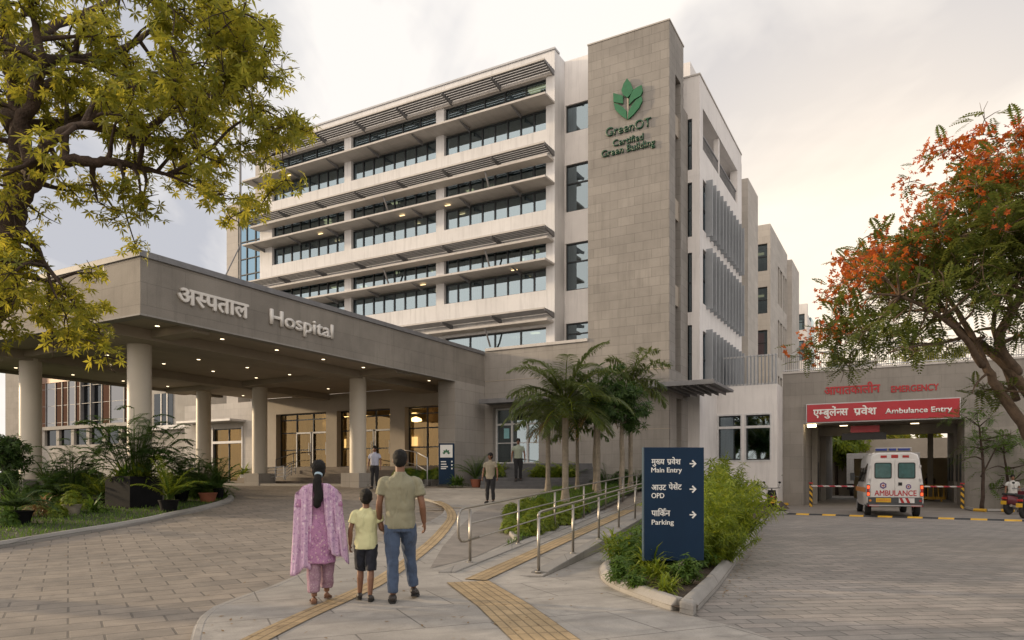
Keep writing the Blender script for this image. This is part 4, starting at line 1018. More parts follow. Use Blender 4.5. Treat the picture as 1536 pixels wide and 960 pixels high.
# repha hook of the last word
MB().tube([(sx(996),-.003,sz(766)),(sx(995),-.003,sz(763.6)),(sx(997),-.003,sz(762.6)),(sx(999),-.003,sz(764))], .0045, 5).build('lettering', M['letterside'], TS, uv=False)
for yc in (695.5, 733.8, 772.2):
    m = MB(); t = .0085; x0, x1 = sx(1034.5), sx(1044.5); z = sz(yc)
    m.box(x0, x1-.004, -.005, -.0005, z-t, z+t)
    for s_ in (1,-1): m.ext([(x1+.004,-.006,z),(x1-.047,-.006,z+s_*.052),(x1-.063,-.006,z+s_*.038),(x1-.022,-.006,z)], (0,.0055,0))
    m.build('arrow', M['letterside'], TS, uv=False, fixn=True)
# second totem under the canopy
p = G(670, 728); kx2 = p.y/F
T2 = empty('information_totem', p, math.radians(-4), 'slim navy blue totem with a white leaf emblem panel by the end pier', 'sign')
MB().box(-.42,.42,-.2,.2,0,.05).build('base_plate', M['black'], T2)
wd = 23.5*kx2/2; H2 = 63*kx2
MB().box(-wd,wd,-.08,.08,.05,H2).build('board', M['blueboard'], T2, bevel=.02)
MB().box(-wd+.07,wd-.07,-.09,-.081,H2-.62,H2-.07).build('emblem_panel', M['letterside'], T2, bevel=.01)
m = MB()
for an, r in ((0,.2),(38,.19),(-38,.19),(78,.17),(-78,.17)):
    c, s_ = math.sin(math.radians(an)), math.cos(math.radians(an)); o_ = Vector((0,-.093,H2-.45)); d = Vector((c,0,s_)); q = Vector((s_,0,-c))
    m.ext([o_+d*.04, o_+d*(r*.6)+q*.05, o_+d*r*1.05, o_+d*(r*.6)-q*.05], (0,-.006,0))
m.build('leaf_emblem', M['green'], T2, uv=False, fixn=True)
m = MB()
for z in (H2-.82, H2-.93, H2-1.04, H2-1.12): m.box(-wd+.1, -wd+.1+U(.15,.32), -.084, -.0805, z, z+.045); 
m.build('text_line', M['letterside'], T2, uv=False)
m = MB()
for z in (H2-.83, H2-.98, H2-1.13): m.box(wd-.13, wd-.07, -.084, -.0805, z, z+.07)
m.build('arrow', M['letterside'], T2, uv=False)
# ------------------------------------------------------------------ ambulance
M['vanwhite'] = plain('van_white_paint', (.62,.61,.60), .3, var=.05, scale=1.5, bump=.03, Coat_Weight=.4)
M['vanglass'] = glassmat('teal_rear_glass', (.55,.75,.75), (.10,.22,.22), .25)
M['vanside'] = glassmat('van_side_glass', (.7,.65,.6), (.08,.07,.07), .35)
M['bumper'] = plain('grey_bumper', (.05,.055,.06), .5, var=.15)
M['lampred'] = emit('tail_lamp_lit', (1,.12,.04), 1.6); M['lampdark'] = plain('red_lens', (.35,.02,.02), .2)
M['orange'] = plain('orange_stripe', (.6,.22,.03), .5)
M['bluelens'] = plain('blue_lens', (.03,.05,.25), .2); M['plate'] = plain('yellow_plate', (.6,.36,.02), .4)
def wheel(parent, c, r, w, rim='lightmetal'):
    ty = MB(); c = Vector(c)
    prof = [(r*.62,-w/2),(r*.93,-w/2),(r,-w/2+.03),(r,w/2-.03),(r*.93,w/2),(r*.62,w/2)]
    ty.rings([[c+Vector((z, q*math.cos(6.28318*k/26), q*math.sin(6.28318*k/26))) for k in range(26)] for q, z in prof])
    o = ty.build('wheel', M['rubber'], parent, smooth=True, angle=40)
    m = MB(); 
    for s_ in (-1, 1): m.rings([[c+Vector((s_*z, q*math.cos(6.28318*k/20), q*math.sin(6.28318*k/20))) for k in range(20)] for q, z in ((r*.6,w/2-.01),(r*.58,w/2+.012),(r*.2,w/2-.02))])
    m.build('rim', M[rim], o, fixn=True, smooth=True, angle=30); return o
head = math.radians(-21.5)
Ya = 25.6; pa = Vector(((1342-CX)/F*Ya, Ya, 0))
AM = empty('ambulance', pa, head, 'white ambulance van with lit tail lamps driving into the covered passage', 'ambulance')
AM.scale = (.93,.95,.965)
def sect(y, wb, wt, z0, z1, r=.16):               # rounded box section
    pts = []; zm = z0+.75
    for x, z in ((-wb+.05,z0),(-wb,z0+.12),(-wb,zm),(-wt-.02,z1-r*1.6),(-wt+.05,z1-r*.5),(-wt+r*1.6,z1),(wt-r*1.6,z1),(wt-.05,z1-r*.5),(wt+.02,z1-r*1.6),(wb,zm),(wb,z0+.12),(wb-.05,z0)): pts.append((x,y,z))
    return pts
m = MB(); m.rings([sect(0,.96,.80,.42,2.38,.16), sect(.04,.985,.83,.40,2.42,.16), sect(1.4,1.0,.86,.38,2.46), sect(3.3,1.0,.86,.38,2.45), sect(3.9,.99,.80,.38,2.15,.2), sect(4.4,.96,.78,.38,1.42,.1), sect(5.3,.90,.72,.40,1.12,.1)])
body = m.build('body', M['vanwhite'], AM, smooth=True, angle=35, fixn=True)
def rrect(cx_, cz, w, hh, r, n=4):
    out = []
    for (sx_, sz_, a0_) in ((1,-1,-90),(1,1,0),(-1,1,90),(-1,-1,180)):
        for k in range(n+1):
            an = math.radians(a0_ + 90*k/n); out.append((cx_+sx_*(w/2-r)+r*math.cos(an), cz+sz_*(hh/2-r)+r*math.sin(an)))
    return out
for s_ in (-1, 1):
    d = MB(); d.ext([(x,-.022,z) for x, z in [(s_*.012,.74),(s_*.84,.74),(s_*.84,1.3),(s_*.745,2.14),(s_*.012,2.14)]], (0,.03,0)); dd = d.build('rear_door', M['vanwhite'], AM, fixn=True, bevel=.008)
    g = MB(); g.ext([(x,-.034,z) for x, z in rrect(s_*.405,1.74,.60,.60,.07)], (0,.014,0)); gg = g.build('rear_window', M['rubber'], dd, fixn=True)
    g = MB(); g.ext([(x,-.038,z) for x, z in rrect(s_*.405,1.74,.53,.53,.05)], (0,.006,0)); g.build('pane', plain('teal_glass_tint', (.03,.10,.10), .08, var=.3), dd, fixn=True, uv=False)
    for z in (.95, 1.35, 1.85): MB().box(s_*.84,s_*.90,-.04,0,z,z+.09).build('hinge', M['lightmetal'], dd)
    t = MB(); t.box(s_*.86,s_*.975,-.035,.1,.78,1.22); tl = t.build('tail_lamp', M['rubber'], AM, bevel=.012)
    for z0_, mt in ((1.06,'lampred'),(.94,'lampdark'),(.80,'lampred')): MB().box(s_*.875,s_*.962,-.045,-.034,z0_,z0_+.12).build('lens', M[mt], tl, uv=False)
    MB().lathe([(.045,0),(.045,.02)], n=12).build('fog_lamp', M['orange'] if s_ < 0 else M['lampdark'], AM).matrix_local = Matrix.Translation((s_*.86,-.09,.62)) @ Matrix.Rotation(math.radians(90),4,'X')
    MB().box(s_*.55,s_*.95,-.12,-.10,.40,.47).build('reflector', M['lampdark'], AM, uv=False)
    # upper marker lamps
    MB().box(s_*.38-.11,s_*.38+.11,-.01,.06,2.22,2.31).build('marker_lamp', M['lampdark'], AM)
    m = MB()
    for y0_, y1_ in ((.45,1.35),(1.5,2.4),(2.55,3.3)): m.ext([(s_*1.006,y0_,1.32),(s_*1.006,y1_,1.32),(s_*.885,y1_,2.02),(s_*.885,y0_,2.02)], (s_*.006,0,0))
    m.build('side_window', M['vanside'], AM, fixn=True, uv=False)
    MB().box(s_*1.0,s_*1.008,.2,4.6,.92,1.10).build('side_stripe', M['orange'], AM, uv=False)
    m = MB(); m.tube([(s_*.95,3.75,1.5),(s_*1.18,3.7,1.55)], .02, 6); m.box(s_*1.12,s_*1.30,3.64,3.74,1.35,1.68); m.build('side_mirror', M['bumper'], AM)
    for y in (.95, 4.35): wheel(AM, (s_*.86, y, .35), .35, .22)
MB().box(-.13,.13,-.012,.05,2.20,2.34).build('top_badge', M['lampdark'], AM, bevel=.03)
m = MB(); m.box(-.93,.93,-.10,.12,.52,.74); m.box(-.98,.98,-.12,.08,.40,.53); m.build('bumper', M['bumper'], AM, bevel=.02)
MB().box(-.90,.90,-.125,-.119,.42,.455).build('bumper_strip', M['lightmetal'], AM)
MB().box(-.66,-.14,-.115,-.10,.555,.71).build('number_plate', M['plate'], AM); 
pl = MB(); 
for k in range(8): pl.box(-.62+k*.06,-.585+k*.06,-.118,-.1155,.60,.665)
pl.build('plate_characters', M['orange'], AM, uv=False)
rp = MB().box(.13,.66,-.115,-.10,.54,.72).build('warning_panel', M['whiteframe'], AM)
m = MB()
for x in (.22,.42): m.ext([(x,-.119,.54),(x+.10,-.119,.54),(x+.02,-.119,.72),(x-.08,-.119,.72)], (0,.003,0))
m.build('red_chevron', M['lampdark'], rp, uv=False, fixn=True)
wm_ = word_mesh('AMBULANCE', .0, True)
place_word(wm_, 'lettering', M['redboard'], AM, (-.70,-.0235,.80), (1,0,0), (0,0,1), 1.44, .20/.69, .004, bold=.006)
# badges
def badge(cx_, cz, r, sides, mat):
    m = MB(); m.ext([(cx_+r*math.cos(6.28318*k/sides+math.pi/sides),-.0235,cz+r*math.sin(6.28318*k/sides+math.pi/sides)) for k in range(sides)], (0,-.004,0)); o = m.build('door_badge', mat, AM, uv=False, fixn=True)
    m = MB(); m.ext([(cx_+r*.55*math.cos(6.28318*k/sides),-.0275,cz+r*.55*math.sin(6.28318*k/sides)) for k in range(sides)], (0,-.003,0)); m.build('badge_centre', M['whiteframe'], o, uv=False, fixn=True)
    m = MB(); m.box(cx_-r*.12,cx_+r*.12,-.034,-.031,cz-r*.4,cz+r*.4); m.box(cx_-r*.4,cx_+r*.4,-.0335,-.031,cz-r*.12,cz+r*.12); m.build('badge_cross', M['lampdark'], o, uv=False)
pb = plain('purple_badge', (.12,.07,.2), .4)
badge(-.40,1.18,.13,6,pb); badge(.47,1.14,.10,8,pb)
m = MB(); m.box(.12,.25,-.04,-.022,1.18,1.30); m.build('door_handle', M['rubber'], AM)
lb_ = MB(); lb_.box(-.62,.62,.5,.8,2.47,2.50); lbo = lb_.build('light_bar', M['louvre'], AM)
MB().box(-.60,-.2,.52,.78,2.50,2.60).build('lens', M['bluelens'], lbo, bevel=.02); MB().box(-.12,.12,.52,.78,2.50,2.62).build('lens', M['bluelens'], lbo, bevel=.02); MB().box(.2,.60,.52,.78,2.50,2.60).build('lens', M['bluelens'], lbo, bevel=.02)
m = MB(); m.tube([(-.64,.45,2.48),(-.64,.45,2.60),(.64,.45,2.60),(.64,.45,2.48)], .014, 6); m.build('guard_bar', M['lightmetal'], lbo)

# car on the roof deck
def car(name, loc, rz, mat, label, L=4.2, H=1.5):
    root = empty(name, loc, rz, label, 'car')
    def cs(y, w, z0, z1, wt): return [(-w,y,z0),(-w,y,z0+.45),(-wt,y,z1),(wt,y,z1),(w,y,z0+.45),(w,y,z0)]
    m = MB(); m.rings([cs(0,.72,.3,.8,.70),cs(.1,.82,.22,.88,.76),cs(L*.25,.85,.2,.92,.78),cs(L*.75,.85,.2,.95,.78),cs(L-.1,.82,.22,.92,.76),cs(L,.74,.3,.85,.7)])
    m.build('body', mat, root, fixn=True, smooth=True, angle=30)
    m = MB(); m.rings([[(-.76,y,.88),(-x,y2,z),(x,y2,z),(.76,y,.88)] for y, x, y2, z in ((L*.22,.6,L*.36,H-.02),(L*.5,.62,L*.5,H),(L*.9,.6,L*.82,H-.06))]); m.build('cabin', M['vanside'], root, fixn=True)
    MB().box(-.58,.58,L*.38,L*.80,H-.03,H+.02).build('roof', mat, root, bevel=.03)
    for s_ in (-1,1):
        for y in (L*.2, L*.8): wheel(root, (s_*.78,y,.31), .31, .2)
    return root
carmat = plain('silver_car_paint', (.35,.34,.33), .3, .4)
c0 = at(1353, 0, 41.5); car('parked_car', (c0.x, c0.y, zP+.02), math.radians(75), carmat, 'silver car parked on the roof deck behind the thin railing bars')
wp = empty('parked_car', (0,0,0)); bpy.data.objects.remove(wp)
# white trucks in the rear yard
TR = empty('box_truck', LW(o0+1.5, bA+20.5, 0), ROT, 'white box truck standing beyond the far end of the passage', 'truck')
m = MB(); m.box(-.9,1.2,0,4,.9,3.2); m.box(1.5,3.9,0,4,.9,3.2); m.build('box_body', M['whiteframe'], TR, bevel=.02); MB().box(-.9,3.9,.2,4,.5,.9).build('chassis', M['black'], TR)
for x in (-.6,1.0,1.8,3.6): wheel(TR, (x,.6,.45), .45, .25)

# two wheelers
def motorbike(name, loc, rz, label, scooter=True, paint=None):
    root = empty(name, loc, rz, label, 'scooter' if scooter else 'motorbike'); r = .25 if scooter else .31
    paint = paint or M['black']
    for y in (0.0, 1.28): 
        w = MB(); prof = [(r*.7,-.045),(r*.95,-.05),(r,-.02),(r,.02),(r*.95,.05),(r*.7,.045)]
        w.rings([[Vector((z, y+q*math.cos(6.28318*k/24), r+q*math.sin(6.28318*k/24))) for k in range(24)] for q, z in prof])
        wo = w.build('wheel', M['rubber'], root, smooth=True)
        MB().tube([(-.03,y,r),(.03,y,r)], r*.66, 18).build('rim', M['lightmetal'], wo)
    b = MB()
    b.rings([[(x*wd, y, z+q) for x, q in ((-1,-.12),(-1,.05),(-.6,.14),(.6,.14),(1,.05),(1,-.12),(.6,-.2),(-.6,-.2))] for y, z, wd in ((-.25,.62,.10),(-.05,.60,.17),(.25,.56,.18),(.5,.50,.16))]); 
    b.build('rear_body', paint, root, fixn=True, smooth=True, angle=45)
    s = MB(); s.rings([[(x*wd, y, z+q) for x, q in ((-1,0),(-.8,.07),(.8,.07),(1,0))] for y, z, wd in ((-.3,.76,.10),(0,.76,.15),(.35,.72,.14),(.62,.70,.10))]); s.build('seat', M['rubber'], root, fixn=True, bevel=.01)
    f = MB(); f.rings([[(x*wd, y, z) for x in (-1,1)] + [(x*wd, y+.06, z) for x in (1,-1)] for y, z, wd in ((.95,.25,.16),(1.0,.6,.2),(.93,.9,.15))]); f.box(-.15,.15,.5,1.0,.22,.27); f.build('front_shield', paint, root, fixn=True, bevel=.01)
    k = MB(); k.tube([(0,1.28,r),(0,1.1,.65),(0,.98,.98)], .03, 8); k.tube([(-.33,.88,1.0),(-.12,.95,.98),(.12,.95,.98),(.33,.88,1.0)], .018, 8); k.build('handlebar', M['louvre'], root)
    for s_ in (-1,1):
        q = MB(); q.tube([(s_*.26,.92,1.0),(s_*.30,.95,1.18)], .008, 5); q.ell((s_*.31,.95,1.22), .06,.015,.045, 10, 6); q.build('mirror', M['rubber'], root)
    MB().box(-.09,.09,-.32,-.27,.60,.68).build('tail_lamp', M['lampdark'], root, bevel=.01)
    MB().box(-.10,.10,-.36,-.35,.40,.54).build('number_plate', M['plate'], root)
    m = MB(); m.tube([(.14,.5,.25),(.17,.2,.28),(.18,-.2,.36)], [.03,.045,.05], 10); m.build('exhaust', M['steel'], root)
    MB().box(-.05,.1,.2,.8,.2,.42).build('engine', M['louvre'], root, bevel=.02)
    MB().tube([(-.1,.5,.2),(-.22,.45,.02)], .014, 6).build('side_stand', M['louvre'], root)
    return root
motorbike('parked_scooter', G0(1159,769), math.radians(-18), 'black scooter with black seat parked between the planting and the yellow kerb')
motorbike('parked_motorbike', G0(1513,772), math.radians(-62), 'dark motorbike with a yellow plate parked under the small trees', False, plain('maroon_paint', (.10,.012,.02), .3))
motorbike('parked_motorbike', G0(1536,778), math.radians(-58), 'dark motorbike cut by the frame, nearer than the maroon one', False)
# yellow barricade and trolley in the passage
BR = empty('yellow_barricade', G0(1396,752), ROT, 'yellow barricade with dark openings standing in the passage beyond the ambulance', 'barricade')
m = MB(); m.box(-.75,.75,-.03,.03,.12,.28); m.box(-.75,.75,-.031,.031,.85,.98)
for k in range(6): x = -.72+k*.27; m.box(x,x+.07,-.03,.03,.28,.85)
for x in (-.6,.5): m.box(x,x+.08,-.25,.25,0,.12)
m.build('panel', M['yellow'], BR)
# ------------------------------------------------------------------ plants
g_ = lambda *c: c
M['leaf_gold'] = leafmat('tree_leaf', [(.045,.08,.012),(.10,.15,.018),(.22,.25,.03),(.44,.37,.045)], .62)
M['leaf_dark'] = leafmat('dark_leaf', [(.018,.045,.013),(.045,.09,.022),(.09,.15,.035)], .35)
M['leaf_mid'] = leafmat('mid_leaf', [(.03,.075,.012),(.07,.135,.02),(.13,.20,.03)], .38)
M['leaf_lime'] = leafmat('lime_leaf', [(.06,.11,.010),(.14,.20,.018),(.27,.30,.025)], .4)
M['leaf_olive'] = leafmat('palm_leaf', [(.04,.07,.022),(.09,.13,.035),(.17,.19,.06)], .38)
M['leaf_right'] = leafmat('flame_tree_leaf', [(.035,.06,.014),(.075,.115,.022),(.17,.18,.035)], .5)
M['flower'] = leafmat('orange_red_flower', [(.22,.035,.012),(.48,.085,.018),(.62,.20,.03)], .4)
M['grassleaf'] = leafmat('grass_blade', [(.035,.085,.012),(.075,.15,.018),(.13,.21,.03)], .4)
M['dryleaf'] = leafmat('dry_leaf', [(.20,.12,.05),(.30,.19,.08)], .3)
def rvec(): 
    while True:
        v = Vector((U(-1,1),U(-1,1),U(-1,1)))
        if .05 < v.length < 1: return v.normalized()
def rosette(m, c, ax, r, n, w=.26):               # drooping fingered leaf cluster
    ax = ax.normalized(); s1 = ax.orthogonal().normalized(); s2 = ax.cross(s1)
    a0 = U(0, 6.28)
    for k in range(n):
        a = a0 + 6.283*k/n + U(-.25,.25); d = (s1*math.cos(a) + s2*math.sin(a) + ax*U(-.15,.5)); d.z -= .25; d.normalize()
        side = d.cross(ax); side = side.normalized() if side.length > .01 else s1
        m.leaf(c, d, side, r*U(.75,1.15), r*w, .12)
def spray(m, c, d, r, n, w=.2):                    # small feathery frond: paired leaflets on an axis
    d = d.normalized(); side = d.cross(Vector((0,0,1))); side = side.normalized() if side.length > .05 else Vector((1,0,0))
    nrm = side.cross(d); L = r*2
    for k in range(n):
        t = (k+.5)/n; p = c + d*(L*t) + Vector((0,0,-.22*L*t*t)); l = r*.55*math.sin(math.pi*(.15+.8*t))
        for s_ in (-1, 1):
            dd = (side*s_ + d*.45 + nrm*U(-.15,.1)).normalized(); m.leaf(p, dd, d, l, r*w, .1)
def tree(name, limbs, clumps, label, cat, leafm, barkm, kind='rosette', per=40, r=.16, n=7, flowers=None, twigs=True, seed=3, group=None, twigr=.02, w=.26):
    random.seed(seed); base = Vector(limbs[0][0][0]); root = empty(name, base, 0, label, cat, group)
    tr = MB(); cr = MB(); fl = MB(); samples = []
    for pts, rad in limbs:
        q = smooth3([Vector(p) for p in pts], 5); k = len(q); rr = []
        for i in range(k):
            t = i/(k-1)*(len(rad)-1); j = min(int(t), len(rad)-2); rr.append(rad[j] + (rad[j+1]-rad[j])*(t-j))
        jit = [p + rvec()*rr[i]*.25*(0 < i < k-1) for i, p in enumerate(q)]
        tr.tube([p-base for p in jit], rr, 9); samples += [(p, rr[i]) for i, p in enumerate(jit)]
    for c, rad, flo in clumps:
        c = Vector(c)
        if twigs:
            near = min(samples, key=lambda s: (s[0]-c).length + (2.0 if s[0].z > c.z+1.5 else 0) + (s[1] < .03)*.5)
            mid = near[0].lerp(c, .5) + rvec()*(.12*(c-near[0]).length) + Vector((0,0,.08*(c-near[0]).length))
            q = smooth3([near[0], mid, c], 4); rr = [max(.006, min(near[1]*.7, .05)*(1-i/(len(q)-1))+.007) for i in range(len(q))]
            tr.tube([p-base for p in q], rr, 5)
            for p, w_ in list(zip(q, rr))[3:]: samples.append((p, w_))
            for _ in range(4):
                e = c + rvec()*rad*.9; tr.tube([c-base, (c+e)/2+rvec()*.05-base, e-base], [.009,.007,.004], 4)
        for _ in range(int(per)):
            v = rvec()*rad*(R()**.45); v.z *= .75; p = c + v - base
            if flo and (R() < flo):
                for _ in range(4): rosette(fl, p + rvec()*r*.9, rvec()+Vector((0,0,.8)), r*.36, 5, .6)
            elif kind == 'rosette': rosette(cr, p, (rvec()*.8 + Vector((0,0,.7)) + v.normalized()*.5), r*U(.7,1.2), n, w)
            else: spray(cr, Vector((p.x, p.y, c.z-base.z+v.z*.45)), Vector((v.x, v.y, v.z*.2)) + rvec()*.22, r*U(.7,1.25), n, w)
    tr.build('trunk', M[barkm], root, smooth=True, uv=False); cr.build('crown', M[leafm], root, uv=False)
    if fl.f: fl.build('flowers', M['flower'], root, uv=False)
    return root
def smooth3(pts, k):
    out = []
    for i in range(len(pts)-1):
        a, b, c, d = pts[max(i-1,0)], pts[i], pts[i+1], pts[min(i+2,len(pts)-1)]
        for j in range(k):
            t = j/k; out.append(.5*((2*b)+(c-a)*t+(2*a-5*b+4*c-d)*t*t+(3*b-a-3*c+d)*t**3))
    out.append(pts[-1]); return out
# big tree, left
YL = 10.5
def P3(px, py, Y): return tuple(at(px, py, Y))
lt_limbs = [
 ([(-8.9,9.3,0),(-8.6,9.5,1.8),P3(-25,480,9.8),P3(8,370,10.2),P3(22,290,10.4),P3(28,200,10.5),P3(18,110,10.6),P3(5,0,10.8),P3(-20,-120,11)], [.36,.29,.235,.19,.16,.13,.10,.07,.03]),
 ([P3(18,320,10.3),P3(42,285,10.2),P3(60,260,10.1),P3(95,242,10.0),P3(140,243,10.0),P3(176,243,10.1),P3(215,253,10.3),P3(260,263,10.6)], [.12,.11,.10,.085,.07,.055,.04,.02]),
 ([P3(50,272,10.2),P3(40,220,10.0),P3(32,180,9.9),P3(50,150,9.8),P3(62,90,9.7),P3(52,35,9.7),P3(40,-40,9.6)], [.10,.08,.08,.085,.06,.045,.02]),
 ([P3(38,170,10),P3(80,125,10.6),P3(140,130,10.8),P3(165,150,10.9),P3(172,172,11)], [.1,.07,.06,.05,.02]),
 ([P3(60,92,9.8),P3(100,90,10.4),P3(160,82,10.9),P3(200,65,11.1),P3(238,35,11.3)], [.08,.07,.06,.05,.02]),
 ([P3(38,190,10.2),P3(100,188,10.7),P3(150,190,11),P3(205,205,11.3),P3(260,212,11.5),P3(300,200,11.6)], [.09,.07,.07,.06,.04,.02]),
 ([P3(205,207,11.3),P3(260,165,11.4),P3(310,148,11.5),P3(345,140,11.6),P3(380,125,11.7)], [.06,.05,.035,.025,.012]),
 ([P3(96,240,10.1),P3(98,210,10.3),P3(100,180,10.5),P3(100,150,10.7)], [.06,.05,.04,.02]),
 ([P3(40,255,10.2),P3(70,215,9.4),P3(110,190,9.0),P3(140,185,8.8)], [.09,.07,.05,.02]),
 ([P3(15,110,10.6),P3(60,50,11.4),P3(130,20,12),P3(210,-20,12.5)], [.1,.08,.06,.03]),
 ([P3(25,190,10.5),P3(-40,120,11),P3(-120,60,11.5)], [.14,.1,.05]),
 ([P3(250,262,10.6),P3(300,235,10.9),P3(350,190,11.2),P3(395,165,11.4)], [.03,.025,.02,.01]),
 ([P3(20,330,10.4),P3(50,365,10.0),P3(70,400,9.8),P3(95,430,9.7)], [.07,.05,.03,.012])]
random.seed(21)
def fill(ells, Yc, Yr, n, flo=0, rad=(.32,.6)):
    out = []; tot = sum(e[2]*e[3]*(e[4] if len(e) > 4 else 1) for e in ells)
    for e in ells:
        px, py, rx, ry = e[:4]; wt = e[4] if len(e) > 4 else 1; yc = e[5] if len(e) > 5 else Yc
        for _ in range(max(1, round(n*rx*ry*wt/tot))):
            v = rvec()*(R()**.36); Y = yc + v.y*Yr; s = yc/F
            c = at(px, py, yc) + Vector((v.x*rx*s, v.y*Yr, v.z*ry*s))
            out.append((c, U(*rad), flo(c) if callable(flo) else flo))
    return out
lc = fill([(140,70,210,100,.85),(310,75,100,85,.9),(385,110,48,70,1.3),(360,200,60,55,1.2),(190,180,170,70,.8),(270,255,95,40,.9),(330,285,40,20,.9),(90,300,95,50,.8),(45,395,55,55,1.1,9.8),(60,450,62,40,1.3,9.5),(98,490,32,32,1.6,9.4),(10,480,40,45,1.2,9.6),(-20,430,60,70,.8,9.8),(180,305,60,22,.6),(-130,120,200,220,.5),(330,20,70,60),(395,90,30,60,1.2),(222,318,12,25,1.2)], YL, 2.1, 330, rad=(.2,.4))
tree('shade_tree', lt_limbs, lc, 'big golden green shade tree arching over the flat canopy corner', 'tree', 'leaf_gold', 'bark', per=19, r=.128, n=7, seed=5, w=.29)
# flame tree, right
YR = 15.5
rt_limbs = [
 ([(12.35,15.8,-.1),P3(1590,735,15.6),P3(1542,650,15.3),P3(1500,590,15.2),P3(1478,545,15.2),P3(1450,490,15.3),P3(1415,435,15.5),P3(1395,395,15.7)], [.17,.145,.12,.10,.08,.06,.04,.018]),
 ([P3(1570,690,15.5),P3(1548,600,15.4),P3(1490,530,15.4),P3(1450,505,15.5),P3(1420,470,15.8),P3(1398,440,16),P3(1370,405,16.2),P3(1330,380,16.4)], [.14,.12,.10,.085,.065,.05,.035,.014]),
 ([P3(1474,548,15.2),P3(1440,500,14.7),P3(1395,465,14.4),P3(1350,445,14.1),P3(1300,440,13.9)], [.08,.06,.04,.03,.012]),
 ([P3(1525,600,15.5),P3(1505,540,16),P3(1490,480,16.3),P3(1510,420,16.6),P3(1530,340,17)], [.08,.06,.05,.04,.02]),
 ([P3(1450,505,15.5),P3(1410,515,14.8),P3(1370,520,14.5),P3(1330,530,14.3)], [.04,.03,.02,.01]),
 ([P3(1525,560,15.4),P3(1500,500,15),P3(1560,400,15),P3(1570,300,15)], [.12,.1,.08,.03]),
 ([P3(1400,438,16),P3(1440,380,16.4),P3(1480,310,16.8)], [.05,.04,.02]),
 ([P3(1480,560,15.2),P3(1465,575,14.9),P3(1458,590,14.7)], [.03,.02,.01])]
def flo(c):
    px = CX+F*c.x/c.y; py = HY-F*(c.z-EYE)/c.y
    topline = 430 - (px-1240)*.95 if px < 1440 else 215
    d = py - topline
    return .6 if d < 40 else (.30 if d < 72 else (.08 if d < 120 else .01))
random.seed(8)
rc = fill([(1505,240,50,30,1.2),(1440,300,65,26,1.1),(1385,345,55,24,1.1),(1325,395,60,22,1.1),(1265,430,34,12,1.2),(1420,375,100,36,1.0),(1500,350,80,70,.9),(1370,430,110,26,.9),(1500,430,60,40,.7),(1310,470,66,20,1.1),(1265,505,36,22,1.2),(1400,475,80,22,.7),(1350,515,60,16,.8),(1600,330,100,140,.5),(1490,500,50,26,.6),(1450,205,26,14,1.4),(1290,545,46,9,.8),(1480,585,26,12,.8),(1520,590,30,20,.8)], YR, 2.6, 400, flo, (.22,.42))
rc = [q for q in rc if not (1325 < CX+F*q[0].x/q[0].y < 1465 and 540 < HY-F*(q[0].z-EYE)/q[0].y < 640)]
tree('flame_tree', rt_limbs, rc, 'spreading flame tree with orange red blossom in front of the emergency block', 'tree', 'leaf_right', 'palebark', 'spray', per=12, r=.22, n=9, seed=9, w=.22)
# small slender trees before the portal wall
for (px, py, Yb_, top, spread, lab, sd) in ((1473,762,30.5,600,38,'slender feathery young tree against the stone wall beside the passage corner',4),(1510,760,31.5,640,36,'shorter feathery young tree beside the wall behind the motorbikes',6)):
    b = G0(px, py); b = Vector(((px-CX)/F*Yb_, Yb_, 0)); tp = at(px-4, top+40, Yb_)
    random.seed(sd); cl_ = fill([(px-15,top+30,spread,28),(px+20,top+60,spread*.8,26),(px-25,top+80,spread*.7,20)], Yb_, .9, 18, 0, (.35,.55))
    tree('young_tree', [([tuple(b), tuple(b.lerp(tp,.5)+Vector((.1,0,0))), tuple(tp)], [.09,.06,.03]), ([tuple(b.lerp(tp,.4)), tuple(at(px+22,top+70,Yb_-.3))],[.04,.02])], cl_, lab, 'tree', 'leaf_mid' , 'bark', 'spray', per=12, r=.24, n=6, seed=sd, group='young trees by the passage wall')
# background trees behind and beyond
def bushy(name, px, pyb, pyt, rx, Y, label, leafm, zb=0, seed=1, per=26, n=22, cat='tree', r=.3, flo=0, group=None):
    random.seed(seed); b = Vector(((px-CX)/F*Y, Y, zb)); cy = (pyb+pyt)/2
    cl_ = fill([(px,cy,rx,(pyb-pyt)/2)], Y, rx*Y/F, n, flo, (r*1.6,r*2.6))
    t0 = at(px, cy, Y)
    return tree(name, [([tuple(b), tuple(b.lerp(t0,.6)), tuple(t0)], [.14,.11,.05])], cl_, label, cat, leafm, 'bark', 'rosette', per=per, r=r, n=6, seed=seed, group=group, w=.34)
bushy('yard_tree', 1255, 690, 645, 32, 56, 'green tree hanging over the sunny yard beyond the passage', 'leaf_lime', seed=2, r=.5)
bushy('yard_tree', 1360, 700, 640, 42, 60, 'yellow green tree seen past the ambulance roof through the passage', 'leaf_gold', seed=3, r=.5)
bushy('roof_tree', 1395, 560, 505, 48, 62, 'distant backlit tree rising behind the thin roof railing', 'leaf_gold', seed=4, r=.45, n=14, per=16)
bushy('roof_tree', 1252, 556, 522, 12, 66, 'small distant tree behind the railing next to the farthest block', 'leaf_gold', seed=5, r=.35, n=7, per=14)
bushy('side_tree', 6, 735, 640, 26, 24, 'dark bushy tree growing beside the leftmost canopy column', 'leaf_dark', zb=h(24)-.1, seed=6, r=.16, n=26, per=34)
